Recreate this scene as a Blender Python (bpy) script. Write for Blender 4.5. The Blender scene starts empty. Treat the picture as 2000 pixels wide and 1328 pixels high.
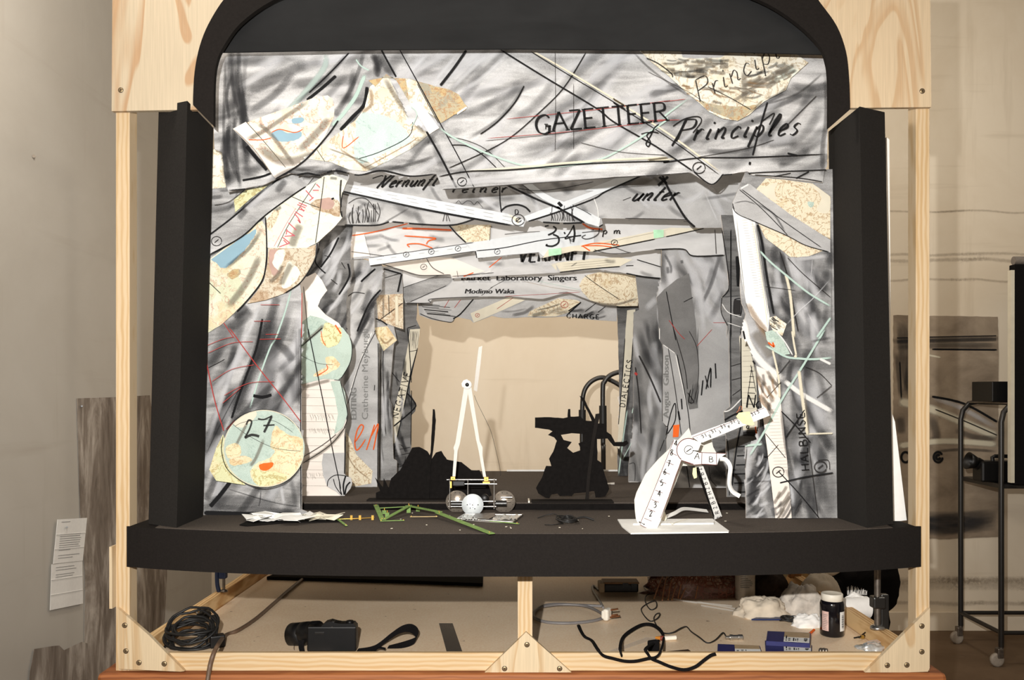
import bpy, bmesh, math, random
from mathutils import Vector, Matrix, noise
from mathutils.geometry import tessellate_polygon

SC = bpy.context.scene
COL = SC.collection
PI = math.pi
random.seed(7)

# ------------------------------------------------------------------ camera, world, lights, exposure
FPX, ZC, HX, HY = 1700.0, 1.412, 1000.0, 760.0      # focal length in pixels, eye height, vanishing point
cd = bpy.data.cameras.new('camera')
cd.sensor_width = 36.0
cd.lens = FPX / 2000.0 * 36.0
cd.shift_y = (HY - 664.0) / 2000.0
cd.clip_start = 0.05
cam = bpy.data.objects.new('camera', cd)
cam.location = (0, 0, ZC)
cam.rotation_euler = (PI / 2, 0, 0)
COL.objects.link(cam)
SC.camera = cam

vs = SC.view_settings
vs.view_transform = 'Standard'
vs.look = 'None'
vs.gamma = 1.0
vs.exposure = 0.0
vs.use_curve_mapping = False
SC.cycles.transparent_max_bounces = 48          # many thin drawn marks lie over each other

wd = bpy.data.worlds.new('room_ambient')
SC.world = wd
wd.use_nodes = True
wd.node_tree.nodes['Background'].inputs[0].default_value = (1.0, 0.83, 0.64, 1)
wd.node_tree.nodes['Background'].inputs[1].default_value = 0.15

def lamp(name, kind, loc, energy, color, size=0.1, target=None, size_y=None, angle=None):
    l = bpy.data.lights.new(name, kind)
    l.energy = energy
    l.color = color
    if kind == 'AREA':
        l.size = size
        if size_y:
            l.shape = 'RECTANGLE'; l.size_y = size_y
    elif kind in ('POINT', 'SPOT'):
        l.shadow_soft_size = size
        if kind == 'SPOT':
            l.spot_size = angle; l.spot_blend = 0.9
    o = bpy.data.objects.new(name, l)
    o.location = loc
    if target is not None:
        o.rotation_euler = (Vector(target) - Vector(loc)).to_track_quat('-Z', 'Y').to_euler()
    COL.objects.link(o)
    return o

# the photographer's flash beside the lens, a warm work lamp behind the stage, dim ceiling light
lamp('camera_flash', 'SPOT', (-0.13, 0.0, ZC + 0.21), 330.0, (1.0, 0.985, 0.96), 0.012, (0.0, 2.4, ZC + 0.05), angle=math.radians(105))
lamp('work_lamp', 'AREA', (0.1, 3.75, ZC + 1.35), 15.5, (1.0, 0.86, 0.71), 0.9, (0.1, 5.1, ZC - 0.1))
lamp('ceiling_bulb', 'POINT', (-0.95, 2.2, 2.9), 84.0, (1.0, 0.93, 0.84), 0.2)
lamp('ceiling_bulb', 'POINT', (1.9, 3.6, 3.1), 44.0, (1.0, 0.92, 0.80), 0.2)

lamp('front_fill', 'AREA', (0.2, -1.6, 2.3), 44.0, (1.0, 0.84, 0.67), 2.4, (0.0, 2.4, 1.0))  # added soft fill behind the camera to lift the shadows, not a lamp of the room

# ------------------------------------------------------------------ helpers
def s2l(v):
    v /= 255.0
    return v / 12.92 if v <= 0.04045 else ((v + 0.055) / 1.055) ** 2.4
def c(r, g, b, k=1.0):
    return (s2l(r) * k, s2l(g) * k, s2l(b) * k, 1.0)

def P(x, y, Y):
    return Vector(((x - HX) * Y / FPX, Y, ZC - (y - HY) * Y / FPX))
HT, HD, HS = 0.712, 0.346, 0.3237                    # table, apron deck and raised stage floor below the eye
ZT, ZD, ZS = ZC - HT, ZC - HD, ZC - HS
def floorpt(x, y, h):
    return P(x, y, h * FPX / (y - HY))
def T(x, y): return floorpt(x, y, HT)                # a point on the table top
def D(x, y): return floorpt(x, y, HD)                # a point on the apron deck
def zm(ox, oy, s):
    return lambda *pts: [(ox + x / s, oy + y / s) for x, y in pts]
zA, zB, zC = zm(200, 0, 3.32), zm(700, 0, 3.32), zm(1200, 0, 3.0769)
zD, zE, zF = zm(380, 320, 3.906), zm(380, 640, 3.32), zm(660, 340, 4)
zG, zH, zI = zm(1060, 340, 4), zm(1150, 640, 3.32), zm(680, 640, 3.162)
zJ, zK, zL = zm(1400, 320, 3.905), zm(200, 1000, 4), zm(650, 1080, 4)
zM, zN, zO = zm(1050, 1080, 5), zm(1400, 1080, 4.444), zm(0, 700, 2.114)
zQ, zR, zS_ = zm(1720, 500, 1.604), zm(840, 900, 8.3), zm(1180, 770, 4.58)
zU, zV, zW = zm(1000, 700, 4.285), zm(440, 960, 3.571), zm(300, 1180, 8.972)
zX, zY_, zZ = zm(540, 1180, 6.667), zm(1100, 1100, 5.8235), zm(1400, 1100, 5.263)
zAA, zBB, zCC = zm(500, 330, 5.774), zm(660, 330, 8.333), zm(860, 330, 8.333)
zDD, zEE, zFF = zm(1020, 430, 9.09), zm(660, 600, 3.69), zm(1180, 660, 4.425)
zGG, zHH = zm(1400, 640, 3.495), zm(400, 90, 4.918)

def smooth(pts, n=6, closed=False):
    """Catmull-Rom through the points (any dimension)."""
    pts = [Vector(p) for p in pts]
    if len(pts) < 3:
        out = []
        for k in range(2 * n + 1):
            out.append(pts[0].lerp(pts[-1], k / (2 * n)))
        return out
    N = len(pts)
    out = []
    rng = range(N) if closed else range(N - 1)
    for i in rng:
        p0 = pts[(i - 1) % N] if (closed or i > 0) else pts[i]
        p1, p2 = pts[i], pts[(i + 1) % N]
        p3 = pts[(i + 2) % N] if (closed or i + 2 < N) else p2
        for k in range(n):
            t = k / n
            out.append(0.5 * ((2 * p1) + (p2 - p0) * t + (2 * p0 - 5 * p1 + 4 * p2 - p3) * t * t + (3 * p1 - p0 - 3 * p2 + p3) * t ** 3))
    if not closed:
        out.append(pts[-1])
    return out

def inside(p, poly):
    x, y = p[0], p[1]
    r = False
    j = len(poly) - 1
    for i in range(len(poly)):
        xi, yi = poly[i][0], poly[i][1]
        xj, yj = poly[j][0], poly[j][1]
        if (yi > y) != (yj > y) and x < (xj - xi) * (y - yi) / (yj - yi) + xi:
            r = not r
        j = i
    return r

def ell(cx, cy, rx, ry, n=48, a0=0.0, a1=2 * PI, rot=0.0):
    o = []
    m = n if a1 - a0 >= 2 * PI - 1e-6 else n - 1
    for k in range(n):
        a = a0 + (a1 - a0) * k / m
        u, v = rx * math.cos(a), ry * math.sin(a)
        o.append((cx + u * math.cos(rot) - v * math.sin(rot), cy + u * math.sin(rot) + v * math.cos(rot)))
    return o

def rough(poly, amp, step=4, seed=0.0):
    """Resample a closed outline and shake it a little (torn or hand-cut edge)."""
    out = []
    N = len(poly)
    for i in range(N):
        a, b = Vector(poly[i][:2]), Vector(poly[(i + 1) % N][:2])
        n = max(1, int((b - a).length / step))
        for k in range(n):
            p = a.lerp(b, k / n)
            d = noise.noise_vector(Vector((p.x * 0.12 + seed, p.y * 0.12, seed * 3.1)))
            out.append((p.x + d.x * amp, p.y + d.y * amp))
    return out

class MB:
    """Collects shapes into one mesh with several materials and a stroke UV."""
    def __init__(self):
        self.v, self.f, self.m, self.s, self.uv, self.mats = [], [], [], [], [], []
    def mi(self, mat):
        if mat not in self.mats:
            self.mats.append(mat)
        return self.mats.index(mat)
    def add(self, verts, faces, mat, sm=False, uvs=None):
        o = len(self.v)
        self.v += [Vector(p) for p in verts]
        k = self.mi(mat)
        for f in faces:
            self.f.append([i + o for i in f])
            self.m.append(k); self.s.append(sm)
            self.uv.append([uvs[i] for i in f] if uvs else [(0.5, 0.5)] * len(f))
        return self
    def prism(self, loops, off, mat, side=None):
        """Polygon loops (first outer, others holes; 3-D points) thickened by the vector off."""
        loops = [[Vector(p) for p in l] for l in loops]
        flat = [p for l in loops for p in l]
        tris = tessellate_polygon(loops)
        n = len(flat)
        V = flat + [p + off for p in flat]
        F = [list(t) for t in tris] + [[i + n for i in reversed(t)] for t in tris]
        self.add(V, F, mat)
        b = 0
        S = []
        for l in loops:
            for i in range(len(l)):
                j = (i + 1) % len(l)
                S.append([b + i, b + j, b + j + n, b + i + n])
            b += len(l)
        self.add(V, S, side or mat)
        return self
    def poly(self, pts, Y, th, mat, holes=(), side=None):
        f = Y if callable(Y) else (lambda x, y: Y)
        L = [[P(p[0], p[1], f(p[0], p[1])) for p in l] for l in [pts] + list(holes)]
        return self.prism(L, Vector((0, th, 0)), mat, side)
    def flat(self, pts, Y, mat):
        f = Y if callable(Y) else (lambda x, y: Y)
        L = [P(p[0], p[1], f(p[0], p[1])) for p in pts]
        return self.add(L, [list(t) for t in tessellate_polygon([L])], mat)
    def stroke(self, pts, w, Y, mat, clip=None, n=6, sm=True, w1=None, pt=None, chis=0.0):
        """A drawn mark: a ribbon w pixels wide following the points, clipped to an outline."""
        q = smooth(pts, n) if sm else [Vector(p) for p in pts]
        q = [p.to_2d() for p in q]
        f = Y if callable(Y) else (lambda x, y: Y)
        pt = pt or (lambda x, y: P(x, y, f(x, y)))
        M = 1 if w < 5 else (2 if w < 12 else 5)
        rows = []
        L = len(q)
        for i, p in enumerate(q):
            d = q[min(i + 1, L - 1)] - q[max(i - 1, 0)]
            if d.length < 1e-9:
                d = Vector((1, 0))
            d.normalize()
            nn = Vector((-d.y, d.x))
            t = i / max(1, L - 1)
            ww = w + ((w1 - w) * t if w1 is not None else 0)
            if chis:
                ww *= 1 - chis + chis * 1.6 * abs(d.x * 0.35 - d.y * 0.94)
            rows.append([(p + nn * ww * (k / M - 0.5), (t, k / M)) for k in range(M + 1)])
        V, U = [], []
        for r in rows:
            for p, u in r:
                V.append(pt(p.x, p.y)); U.append(u)
        F = []
        for i in range(L - 1):
            for k in range(M):
                if clip is not None:
                    cx = (rows[i][k][0] + rows[i + 1][k + 1][0]) / 2
                    if not any(inside((cx.x + ox, cx.y + oy), clip) for ox, oy in ((0, 0), (1.6, 0), (-1.6, 0), (0, 1.6), (0, -1.6))):
                        continue
                a = i * (M + 1) + k
                F.append([a, a + 1, a + M + 2, a + M + 1])
        if F:
            self.add(V, F, mat, False, U)
        return self
    def box(self, ctr, size, mat, rz=0.0, bev=0.0, rot=None):
        bm = bmesh.new()
        bmesh.ops.create_cube(bm, size=1.0)
        bmesh.ops.scale(bm, vec=Vector(size), verts=bm.verts)
        if bev:
            bmesh.ops.bevel(bm, geom=bm.edges[:], offset=bev, segments=2, affect='EDGES', profile=0.5)
        M = Matrix.Translation(Vector(ctr)) @ (rot.to_4x4() if rot else Matrix.Rotation(rz, 4, 'Z'))
        bmesh.ops.transform(bm, matrix=M, verts=bm.verts)
        return self.bm(bm, mat)
    def bm(self, bm, mat, sm=False):
        bm.verts.ensure_lookup_table(); bm.verts.index_update()
        V = [v.co.copy() for v in bm.verts]
        F = [[v.index for v in f.verts] for f in bm.faces]
        bm.free()
        return self.add(V, F, mat, sm)
    def tube(self, path, r, mat, seg=8, n=0, closed=False, sq=1.0):
        """Round tube along 3-D points; n > 0 smooths the path first; r may be a function of t."""
        q = smooth(path, n, closed) if n else [Vector(p) for p in path]
        L = len(q)
        rf = r if callable(r) else (lambda t: r)
        V, F = [], []
        up = None
        for i, p in enumerate(q):
            d = (q[(i + 1) % L] - q[(i - 1) % L]) if closed else (q[min(i + 1, L - 1)] - q[max(i - 1, 0)])
            if d.length < 1e-9: d = Vector((0, 0, 1))
            d.normalize()
            if up is None:
                up = Vector((0, 0, 1)) if abs(d.z) < 0.9 else Vector((1, 0, 0))
            a = (up - d * up.dot(d))
            if a.length < 1e-6: a = d.orthogonal()
            a.normalize(); up = a
            b = d.cross(a)
            rr = rf(i / max(1, L - 1))
            for k in range(seg):
                t = 2 * PI * k / seg
                V.append(p + a * math.cos(t) * rr * sq + b * math.sin(t) * rr)
        for i in range(L if closed else L - 1):
            j = (i + 1) % L
            for k in range(seg):
                F.append([i * seg + k, i * seg + (k + 1) % seg, j * seg + (k + 1) % seg, j * seg + k])
        self.add(V, F, mat, True)
        if not closed:
            self.add(V, [list(range(seg - 1, -1, -1)), list(range((L - 1) * seg, L * seg))], mat)
        return self
    def rod(self, a, b, r, mat, seg=12):
        return self.tube([a, b], r, mat, seg)
    def lathe(self, prof, ctr, mat, seg=32, M=None):
        """Profile of (radius, height) turned about Z (or about the matrix' Z)."""
        M = M or Matrix.Identity(3)
        ctr = Vector(ctr)
        V, F = [], []
        for r, h in prof:
            for k in range(seg):
                t = 2 * PI * k / seg
                V.append(ctr + M @ Vector((r * math.cos(t), r * math.sin(t), h)))
        for i in range(len(prof) - 1):
            for k in range(seg):
                F.append([i * seg + k, i * seg + (k + 1) % seg, (i + 1) * seg + (k + 1) % seg, (i + 1) * seg + k])
        return self.add(V, F, mat, True)

ORG = {}
def build(name, mb, parent=None, org=None):
    """Link the collected shapes as one mesh object; vertices are given in world space."""
    if parent is not None:
        org = ORG[parent.name]
    if org is None:
        lo = [min(v[i] for v in mb.v) for i in range(3)]
        hi = [max(v[i] for v in mb.v) for i in range(3)]
        org = Vector(((lo[0] + hi[0]) / 2, (lo[1] + hi[1]) / 2, lo[2]))
    org = Vector(org)
    me = bpy.data.meshes.new(name)
    me.from_pydata([tuple(v - org) for v in mb.v], [], mb.f)
    for m in mb.mats:
        me.materials.append(m)
    me.polygons.foreach_set('material_index', mb.m)
    me.polygons.foreach_set('use_smooth', mb.s)
    ul = me.uv_layers.new(name='stroke')
    ul.data.foreach_set('uv', [t for f in mb.uv for u in f for t in u])
    me.update()
    o = bpy.data.objects.new(name, me)
    COL.objects.link(o)
    ORG[o.name] = org
    if parent is None:
        o.location = org
    else:
        o.parent = parent
    return o
def tag(o, label, cat, group=None, kind=None):
    o['label'] = label
    o['category'] = cat
    if group: o['group'] = group
    if kind: o['kind'] = kind
    return o
def thing(name, label, cat, loc, group=None):
    o = bpy.data.objects.new(name, None)
    o.empty_display_size = 0.05
    COL.objects.link(o)
    o.location = loc
    ORG[o.name] = Vector(loc)
    return tag(o, label, cat, group)
def struct(name, mb):
    o = build(name, mb)
    o['kind'] = 'structure'
    return o

# ------------------------------------------------------------------ materials
class NT:
    def __init__(self, name):
        self.mat = bpy.data.materials.new(name)
        self.mat.use_nodes = True
        self.t = self.mat.node_tree
        self.b = self.t.nodes['Principled BSDF']
        self.out = self.t.nodes['Material Output']
        self.b.inputs['Roughness'].default_value = 0.8
        self.b.inputs['Specular IOR Level'].default_value = 0.25
    def n(self, typ, **kw):
        x = self.t.nodes.new('ShaderNode' + typ)
        for k, v in kw.items():
            setattr(x, k, v)
        return x
    def l(self, a, b): self.t.links.new(a, b)
    def coord(self): return self.n('TexCoord').outputs['Object']
    def mapped(self, scale, rot=(0, 0, 0), loc=(0, 0, 0), src=None):
        m = self.n('Mapping')
        m.inputs['Scale'].default_value = scale
        m.inputs['Rotation'].default_value = rot
        m.inputs['Location'].default_value = loc
        self.l(src or self.coord(), m.inputs['Vector'])
        return m.outputs[0]
    def noise(self, vec, scale, detail=4.0, rough=0.55, dist=0.0):
        x = self.n('TexNoise')
        x.inputs['Scale'].default_value = scale
        x.inputs['Detail'].default_value = detail
        x.inputs['Roughness'].default_value = rough
        x.inputs['Distortion'].default_value = dist
        self.l(vec, x.inputs['Vector'])
        return x.outputs['Fac']
    def ramp(self, fac, *stops, mode='LINEAR'):
        r = self.n('ValToRGB')
        r.color_ramp.interpolation = mode
        el = r.color_ramp.elements
        el[0].position, el[0].color = stops[0]
        el[1].position, el[1].color = stops[-1]
        for p, k in stops[1:-1]:
            e = el.new(p); e.color = k
        self.l(fac, r.inputs[0])
        return r.outputs[0]
    def math(self, op, a, b=None, c3=None):
        x = self.n('Math', operation=op)
        for i, k in enumerate((a, b, c3)):
            if k is None: continue
            if hasattr(k, 'is_linked') or hasattr(k, 'links'): self.l(k, x.inputs[i])
            else: x.inputs[i].default_value = k
        return x.outputs[0]
    def mix(self, fac, a, b, blend='MIX'):
        x = self.n('MixRGB', blend_type=blend)
        for i, k in zip((0, 1, 2), (fac, a, b)):
            if hasattr(k, 'links'): self.l(k, x.inputs[i])
            else: x.inputs[i].default_value = k
        return x.outputs[0]
    def base(self, col):
        if hasattr(col, 'links'): self.l(col, self.b.inputs['Base Color'])
        else: self.b.inputs['Base Color'].default_value = col
        return self
    def rough(self, r, spec=None):
        self.b.inputs['Roughness'].default_value = r
        if spec is not None: self.b.inputs['Specular IOR Level'].default_value = spec
        return self
    def bump(self, h, strength, dist=0.001):
        x = self.n('Bump')
        x.inputs['Strength'].default_value = strength
        x.inputs['Distance'].default_value = dist
        self.l(h, x.inputs['Height']); self.l(x.outputs[0], self.b.inputs['Normal'])
        return self
W1 = (1, 1, 1, 1); K0 = (0, 0, 0, 1)
def gray(v, k=1.0, warm=0): return c(v + warm, v, v - warm, k)

def plain(name, col, r=0.6, spec=0.3, metal=0.0, var=0.12, scale=60.0, bump=0.0):
    """One colour with a little procedural unevenness."""
    t = NT(name)
    f = t.noise(t.coord(), scale, 3)
    lo = tuple(x * (1 - var) for x in col[:3]) + (1,)
    hi = tuple(min(1, x * (1 + var)) for x in col[:3]) + (1,)
    t.base(t.ramp(f, (0.3, lo), (0.7, hi))).rough(r, spec)
    t.b.inputs['Metallic'].default_value = metal
    if bump: t.bump(f, bump)
    return t.mat

def charcoal(name, dark, light, ang=0.5, stretch=5.0, scale=7.0, seed=0.0, lo=0.36, hi=0.66, warm=1, grain=0.6):
    """Smudged charcoal on paper: long directional rubbings and a fine tooth."""
    t = NT(name)
    v = t.mapped((scale, 1, scale * stretch), (0, ang, 0), (seed, seed * 0.7, seed * 1.3))
    f1 = t.noise(v, 1.0, 6, 0.6, 0.7)
    v2 = t.mapped((4, 1, 4), (0, 0, 0), (seed * 2.1, 0, seed))
    f2 = t.noise(v2, 1.3, 4, 0.55, 0.4)
    g = t.noise(t.coord(), 380, 3, 0.75)
    s = t.math('ADD', t.math('MULTIPLY', f1, 0.6), t.math('MULTIPLY', f2, 0.4))
    s = t.math('ADD', s, t.math('MULTIPLY', t.math('SUBTRACT', g, 0.5), grain * 0.4))
    t.base(t.ramp(s, (lo, gray(dark, 1, warm)), (hi, gray(light, 1, warm)))).rough(0.9, 0.1)
    return t.mat

def ink(name, col, k=3.0, g=1.6, op=1.0, gscale=520.0, tip=9.0):
    """A drawn mark: opaque along its middle, grainy and fading to the sides and tips."""
    t = NT(name)
    t.base(col).rough(0.9, 0.1)
    uv = t.n('UVMap', uv_map='stroke').outputs[0]
    sp = t.n('SeparateXYZ'); t.l(uv, sp.inputs[0])
    a = t.math('SUBTRACT', 1.0, t.math('ABSOLUTE', t.math('SUBTRACT', t.math('MULTIPLY', sp.outputs[1], 2.0), 1.0)))
    e = t.math('SUBTRACT', 1.0, t.math('ABSOLUTE', t.math('SUBTRACT', t.math('MULTIPLY', sp.outputs[0], 2.0), 1.0)))
    e = t.math('MINIMUM', t.math('MULTIPLY', e, tip), 1.0)
    a = t.math('SMOOTH_MIN', a, 1.0, 0.3) if tip > 5 else t.math('MULTIPLY', a, t.math('SUBTRACT', 1.7, t.math('MULTIPLY', a, 0.7)))
    gn = t.math('SUBTRACT', t.noise(t.coord(), gscale, 3, 0.7), 0.5)
    al = t.math('ADD', t.math('MULTIPLY', t.math('MULTIPLY', a, k), e), t.math('MULTIPLY', gn, g))
    al = t.math('MULTIPLY', t.math('MAXIMUM', t.math('MINIMUM', al, 1.0), 0.0), op)
    t.l(al, t.b.inputs['Alpha'])
    return t.mat

def mapmat(name, land, sea, line, sea_at=0.55, lscale=14.0, seed=0.0, ldens=0.022, scale=9.0, tint=None):
    """Printed atlas page: pale land, patches of sea, wandering contour and road lines."""
    t = NT(name)
    co = t.mapped((1, 1, 1), (0, 0, 0), (seed, 0.3 * seed, seed * 0.8))
    f = t.noise(co, scale, 5, 0.6, 0.3)
    col = t.ramp(f, (sea_at - 0.012, land), (sea_at + 0.012, sea))
    if tint:
        f3 = t.noise(co, scale * 1.7, 4, 0.6)
        col = t.mix(t.ramp(f3, (0.50, K0), (0.60, W1)), col, tint)
    f2 = t.noise(co, lscale * 0.42, 7, 0.62, 0.35)
    for cc, ww in ((0.5, ldens * .55), (0.40, ldens * 0.4), (0.59, ldens * 0.4)):
        d = t.math('ABSOLUTE', t.math('SUBTRACT', f2, cc))
        m = t.ramp(d, (ww * 0.5, (0.75, 0.75, 0.75, 1)), (ww, K0))
        col = t.mix(m, col, line)
    g = t.noise(t.coord(), 600, 2)
    col = t.mix(0.12, col, t.ramp(g, (0.35, K0), (0.65, W1)), 'OVERLAY')
    b = t.noise(t.coord(), 22, 4, .6)
    col = t.mix(0.25, col, t.ramp(b, (.3, (.72, .68, .62, 1)), (.7, W1)), 'MULTIPLY')
    t.base(col).rough(0.75, 0.2)
    return t.mat

def wood(name, a, b, axis='Z', scale=1.0, ring=28.0, knots=True):
    """Softwood: streaks along one axis and a darker late-wood band."""
    t = NT(name)
    s = {'X': (0.6, 14, 14), 'Y': (14, 0.6, 14), 'Z': (14, 14, 0.6)}[axis]
    v = t.mapped(tuple(k * scale for k in s))
    f = t.noise(v, 2.2, 5, 0.6, 0.35)
    w = t.n('TexWave', wave_type='BANDS', bands_direction={'X': 'Z', 'Y': 'X', 'Z': 'X'}[axis])
    w.inputs['Scale'].default_value = ring * 0.32
    w.inputs['Distortion'].default_value = 5.0
    w.inputs['Detail'].default_value = 2.0
    s2 = {'X': (0.25, 1, 1), 'Y': (1, 0.25, 1), 'Z': (1, 1, 0.25)}[axis]
    t.l(t.mapped(tuple(k * 3 for k in s2)), w.inputs['Vector'])
    m = t.math('ADD', t.math('MULTIPLY', f, 0.75), t.math('MULTIPLY', w.outputs['Fac'], 0.3))
    t.base(t.ramp(m, (0.35, b), (0.62, a))).rough(0.65, 0.3)
    t.bump(f, 0.15, 0.0008)
    return t.mat

def plywood(name, a, b, seed=0.0):
    """Rotary-cut plywood face: broad flame figure on a pale ground."""
    t = NT(name)
    v = t.mapped((2.6, 1, 0.55), (0, 0.06, 0), (seed, 0, seed))
    f = t.noise(v, 2.4, 3, 0.5, 0.9)
    k = t.math('FRACT', t.math('MULTIPLY', f, 6.5))
    col = t.ramp(k, (0.0, b), (0.10, b), (0.38, a), (0.93, a), (1.0, b))
    g = t.noise(t.mapped((60, 1, 1.5)), 5, 3)
    col = t.mix(0.35, col, t.ramp(g, (0.3, (0.55, 0.55, 0.55, 1)), (0.7, W1)), 'MULTIPLY')
    t.base(col).rough(0.6, 0.3)
    return t.mat

# ------------------------------------------------------------------ shared materials
M = {}
M['pine'] = wood('pine_upright', c(198, 175, 142), c(184, 154, 112), 'Z')
M['pine_x'] = wood('pine_rail', c(198, 175, 140), c(186, 154, 110), 'X')
M['pine_y'] = wood('pine_side_rail', c(222, 188, 138), c(186, 140, 86), 'Y')
M['ply_flame'] = plywood('plywood_flame', c(192, 176, 150), c(178, 146, 112), 1.3)
M['ply_plain'] = plywood('plywood_plain', c(204, 182, 150), c(192, 162, 126), 8.1)
M['gusset'] = plywood('gusset_plywood', c(202, 182, 150), c(188, 160, 122), 4.4)
M['table'] = wood('table_varnished', c(150, 92, 52), c(116, 64, 32), 'X')
M['black_board'] = plain('black_card', c(30, 27, 25), 0.85, 0.06, var=0.12, scale=220)
M['black_head'] = charcoal('black_header_card', 33, 41, 1.2, 4, 3, 2.0, warm=0, grain=0.1)
M['black_col'] = plain('black_column_card', c(38, 36, 34), 0.85, 0.06, var=0.12, scale=220)
M['black_deck'] = plain('black_felt', c(76, 69, 63), 0.9, 0.1, var=0.35, scale=420)
M['black_paper'] = plain('black_paper', c(21, 19, 18), 0.9, 0.05, var=0.2, scale=90)
M['black_plastic'] = plain('black_plastic', c(13, 12, 12), 0.42, 0.35)
M['black_rubber'] = plain('black_rubber', c(26, 25, 24), 0.5, 0.35)
M['black_cloth'] = plain('black_cloth', c(18, 16, 16), 0.95, 0.1, var=0.3, scale=300)
M['black_metal'] = plain('black_metal', c(30, 28, 26), 0.35, 0.5)
M['white'] = plain('white_paper', c(224, 223, 219), 0.8, 0.2, var=0.03)
M['white_dull'] = plain('white_plastic', c(226, 218, 202), 0.5, 0.4, var=0.05)
M['cream'] = plain('cream_paper', c(208, 201, 182), 0.8, 0.2, var=0.05, scale=25)
M['steel'] = plain('bright_steel', c(196, 194, 190), 0.28, 0.5, 0.95)
M['iron'] = plain('dull_iron', c(120, 112, 104), 0.4, 0.5, 0.85, var=0.25)
M['brass'] = plain('brass', c(206, 164, 78), 0.35, 0.5, 0.8)
M['screw'] = plain('screw_zinc', c(150, 128, 96), 0.4, 0.5, 0.7)
M['screw_dark'] = plain('screw_recess', c(44, 36, 28), 0.7)
M['kraft'] = charcoal('kraft_paper', 168, 190, 0.4, 1.5, 2.0, 3.0, lo=0.3, hi=0.7, grain=0.06)
nt = NT('kraft_sheet')
f = nt.noise(nt.coord(), 2.2, 5, 0.6, 0.4); g = nt.noise(nt.coord(), 160, 2)
col = nt.ramp(f, (0.35, c(222, 195, 162)), (0.65, c(236, 212, 182)))
sp = nt.noise(nt.coord(), 34, 2, 0.5)
col = nt.mix(nt.ramp(sp, (0.72, K0), (0.76, (0.7, 0.7, 0.7, 1))), col, c(110, 82, 58))
nt.base(nt.mix(0.15, col, nt.ramp(g, (0.3, K0), (0.7, W1)), 'OVERLAY')).rough(0.45, 0.35)
M['kraft'] = nt.mat

def wallmat(name, a, b, stain):
    t = NT(name)
    f = t.noise(t.coord(), 0.9, 6, 0.62, 0.5)
    col = t.ramp(f, (0.36, b), (0.62, a))
    v = t.mapped((7, 7, 0.5))
    d = t.noise(v, 1.1, 5, 0.6)
    col = t.mix(t.ramp(d, (0.60, K0), (0.80, (0.4, 0.4, 0.4, 1))), col, stain)
    h = t.noise(t.mapped((0.5, 0.5, 6)), 1.3, 4, 0.6)
    col = t.mix(t.ramp(h, (0.60, K0), (0.76, (0.35, 0.35, 0.35, 1))), col, stain)
    t.base(col).rough(0.9, 0.1)
    return t.mat
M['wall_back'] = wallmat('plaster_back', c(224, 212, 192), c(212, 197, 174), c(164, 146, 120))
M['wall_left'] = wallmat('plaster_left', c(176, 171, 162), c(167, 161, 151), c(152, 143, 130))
M['floor'] = wallmat('floor_brown', c(120, 100, 80), c(98, 80, 62), c(70, 56, 44))

# charcoal-drawn papers
M['ch_pelmet'] = charcoal('charcoal_pelmet', 124, 212, 0.62, 5, 5, 1.0, 0.34, 0.64, 1)
M['ch_light'] = charcoal('charcoal_light', 142, 190, 0.9, 2.5, 5, 4.0)
M['ch_silver'] = charcoal('charcoal_silver', 140, 182, 0.2, 2, 3, 41.0, 0.3, 0.72)
M['ch_smoke'] = charcoal('charcoal_smoke', 100, 150, 0.15, 2, 3, 44.0, 0.3, 0.72)
M['ch_leaf'] = charcoal('charcoal_leaf', 92, 122, 0.3, 2, 4, 47.0)
M['strip'] = plain('ruled_strip_paper', c(202, 205, 207), 0.8, 0.2, var=0.03)
M['ch_pale'] = charcoal('charcoal_pale', 178, 206, 0.4, 2.5, 5, 9.0, warm=1, grain=0.15)
M['ch_mid'] = charcoal('charcoal_mid', 104, 178, 0.3, 4, 5, 6.0)
M['ch_mid2'] = charcoal('charcoal_mid_streaked', 92, 180, -0.35, 6, 6, 12.0)
M['ch_dark'] = charcoal('charcoal_dark', 62, 132, 0.35, 5, 5, 15.0)
M['ch_black'] = charcoal('charcoal_black', 40, 96, 0.2, 5, 5, 18.0)
M['ch_right'] = charcoal('charcoal_right', 104, 176, 0.12, 5, 5, 21.0)
M['ch_left'] = charcoal('charcoal_left', 104, 196, -0.4, 6, 5, 27.0)
M['ch_beam'] = charcoal('charcoal_beam', 84, 206, -0.85, 3, 6, 24.0)
M['ch_rib'] = charcoal('charcoal_band', 150, 216, 0.6, 4, 7, 31.0)
M['paper_col'] = charcoal('print_paper', 214, 238, 0.0, 6, 6, 34.0, warm=4, grain=0.2)
M['paper_ivory'] = charcoal('ivory_paper', 204, 222, 0.1, 3, 5, 35.0, warm=9, grain=0.15)
# atlas pages
cream, ivory = c(222, 216, 202), c(224, 220, 206)
M['map_med'] = mapmat('atlas_page_roads', ivory, c(160, 186, 184), c(200, 146, 122), 0.66, 20, 1.0, 0.018, 11, c(220, 208, 186))
M['map_sea'] = mapmat('atlas_page_sea', c(186, 204, 198), c(190, 208, 202), c(150, 172, 168), 0.6, 7, 2.0, 0.006, 6)
M['map_africa'] = mapmat('atlas_page_plain', c(226, 224, 208), c(214, 216, 204), c(190, 180, 158), 0.55, 8, 3.0, 0.010, 5)
M['map_brown'] = mapmat('atlas_page_brown', c(204, 194, 174), c(192, 176, 152), c(150, 122, 92), 0.56, 40, 4.0, 0.034, 16, c(182, 160, 134))
M['map_tan'] = mapmat('atlas_page_relief', c(216, 206, 182), c(208, 194, 164), c(160, 128, 90), 0.62, 46, 5.0, 0.030, 14)
M['map_europe'] = mapmat('atlas_page_political', c(218, 214, 194), c(204, 206, 178), c(190, 152, 130), 0.54, 26, 6.0, 0.018, 9, c(210, 198, 164))
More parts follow.
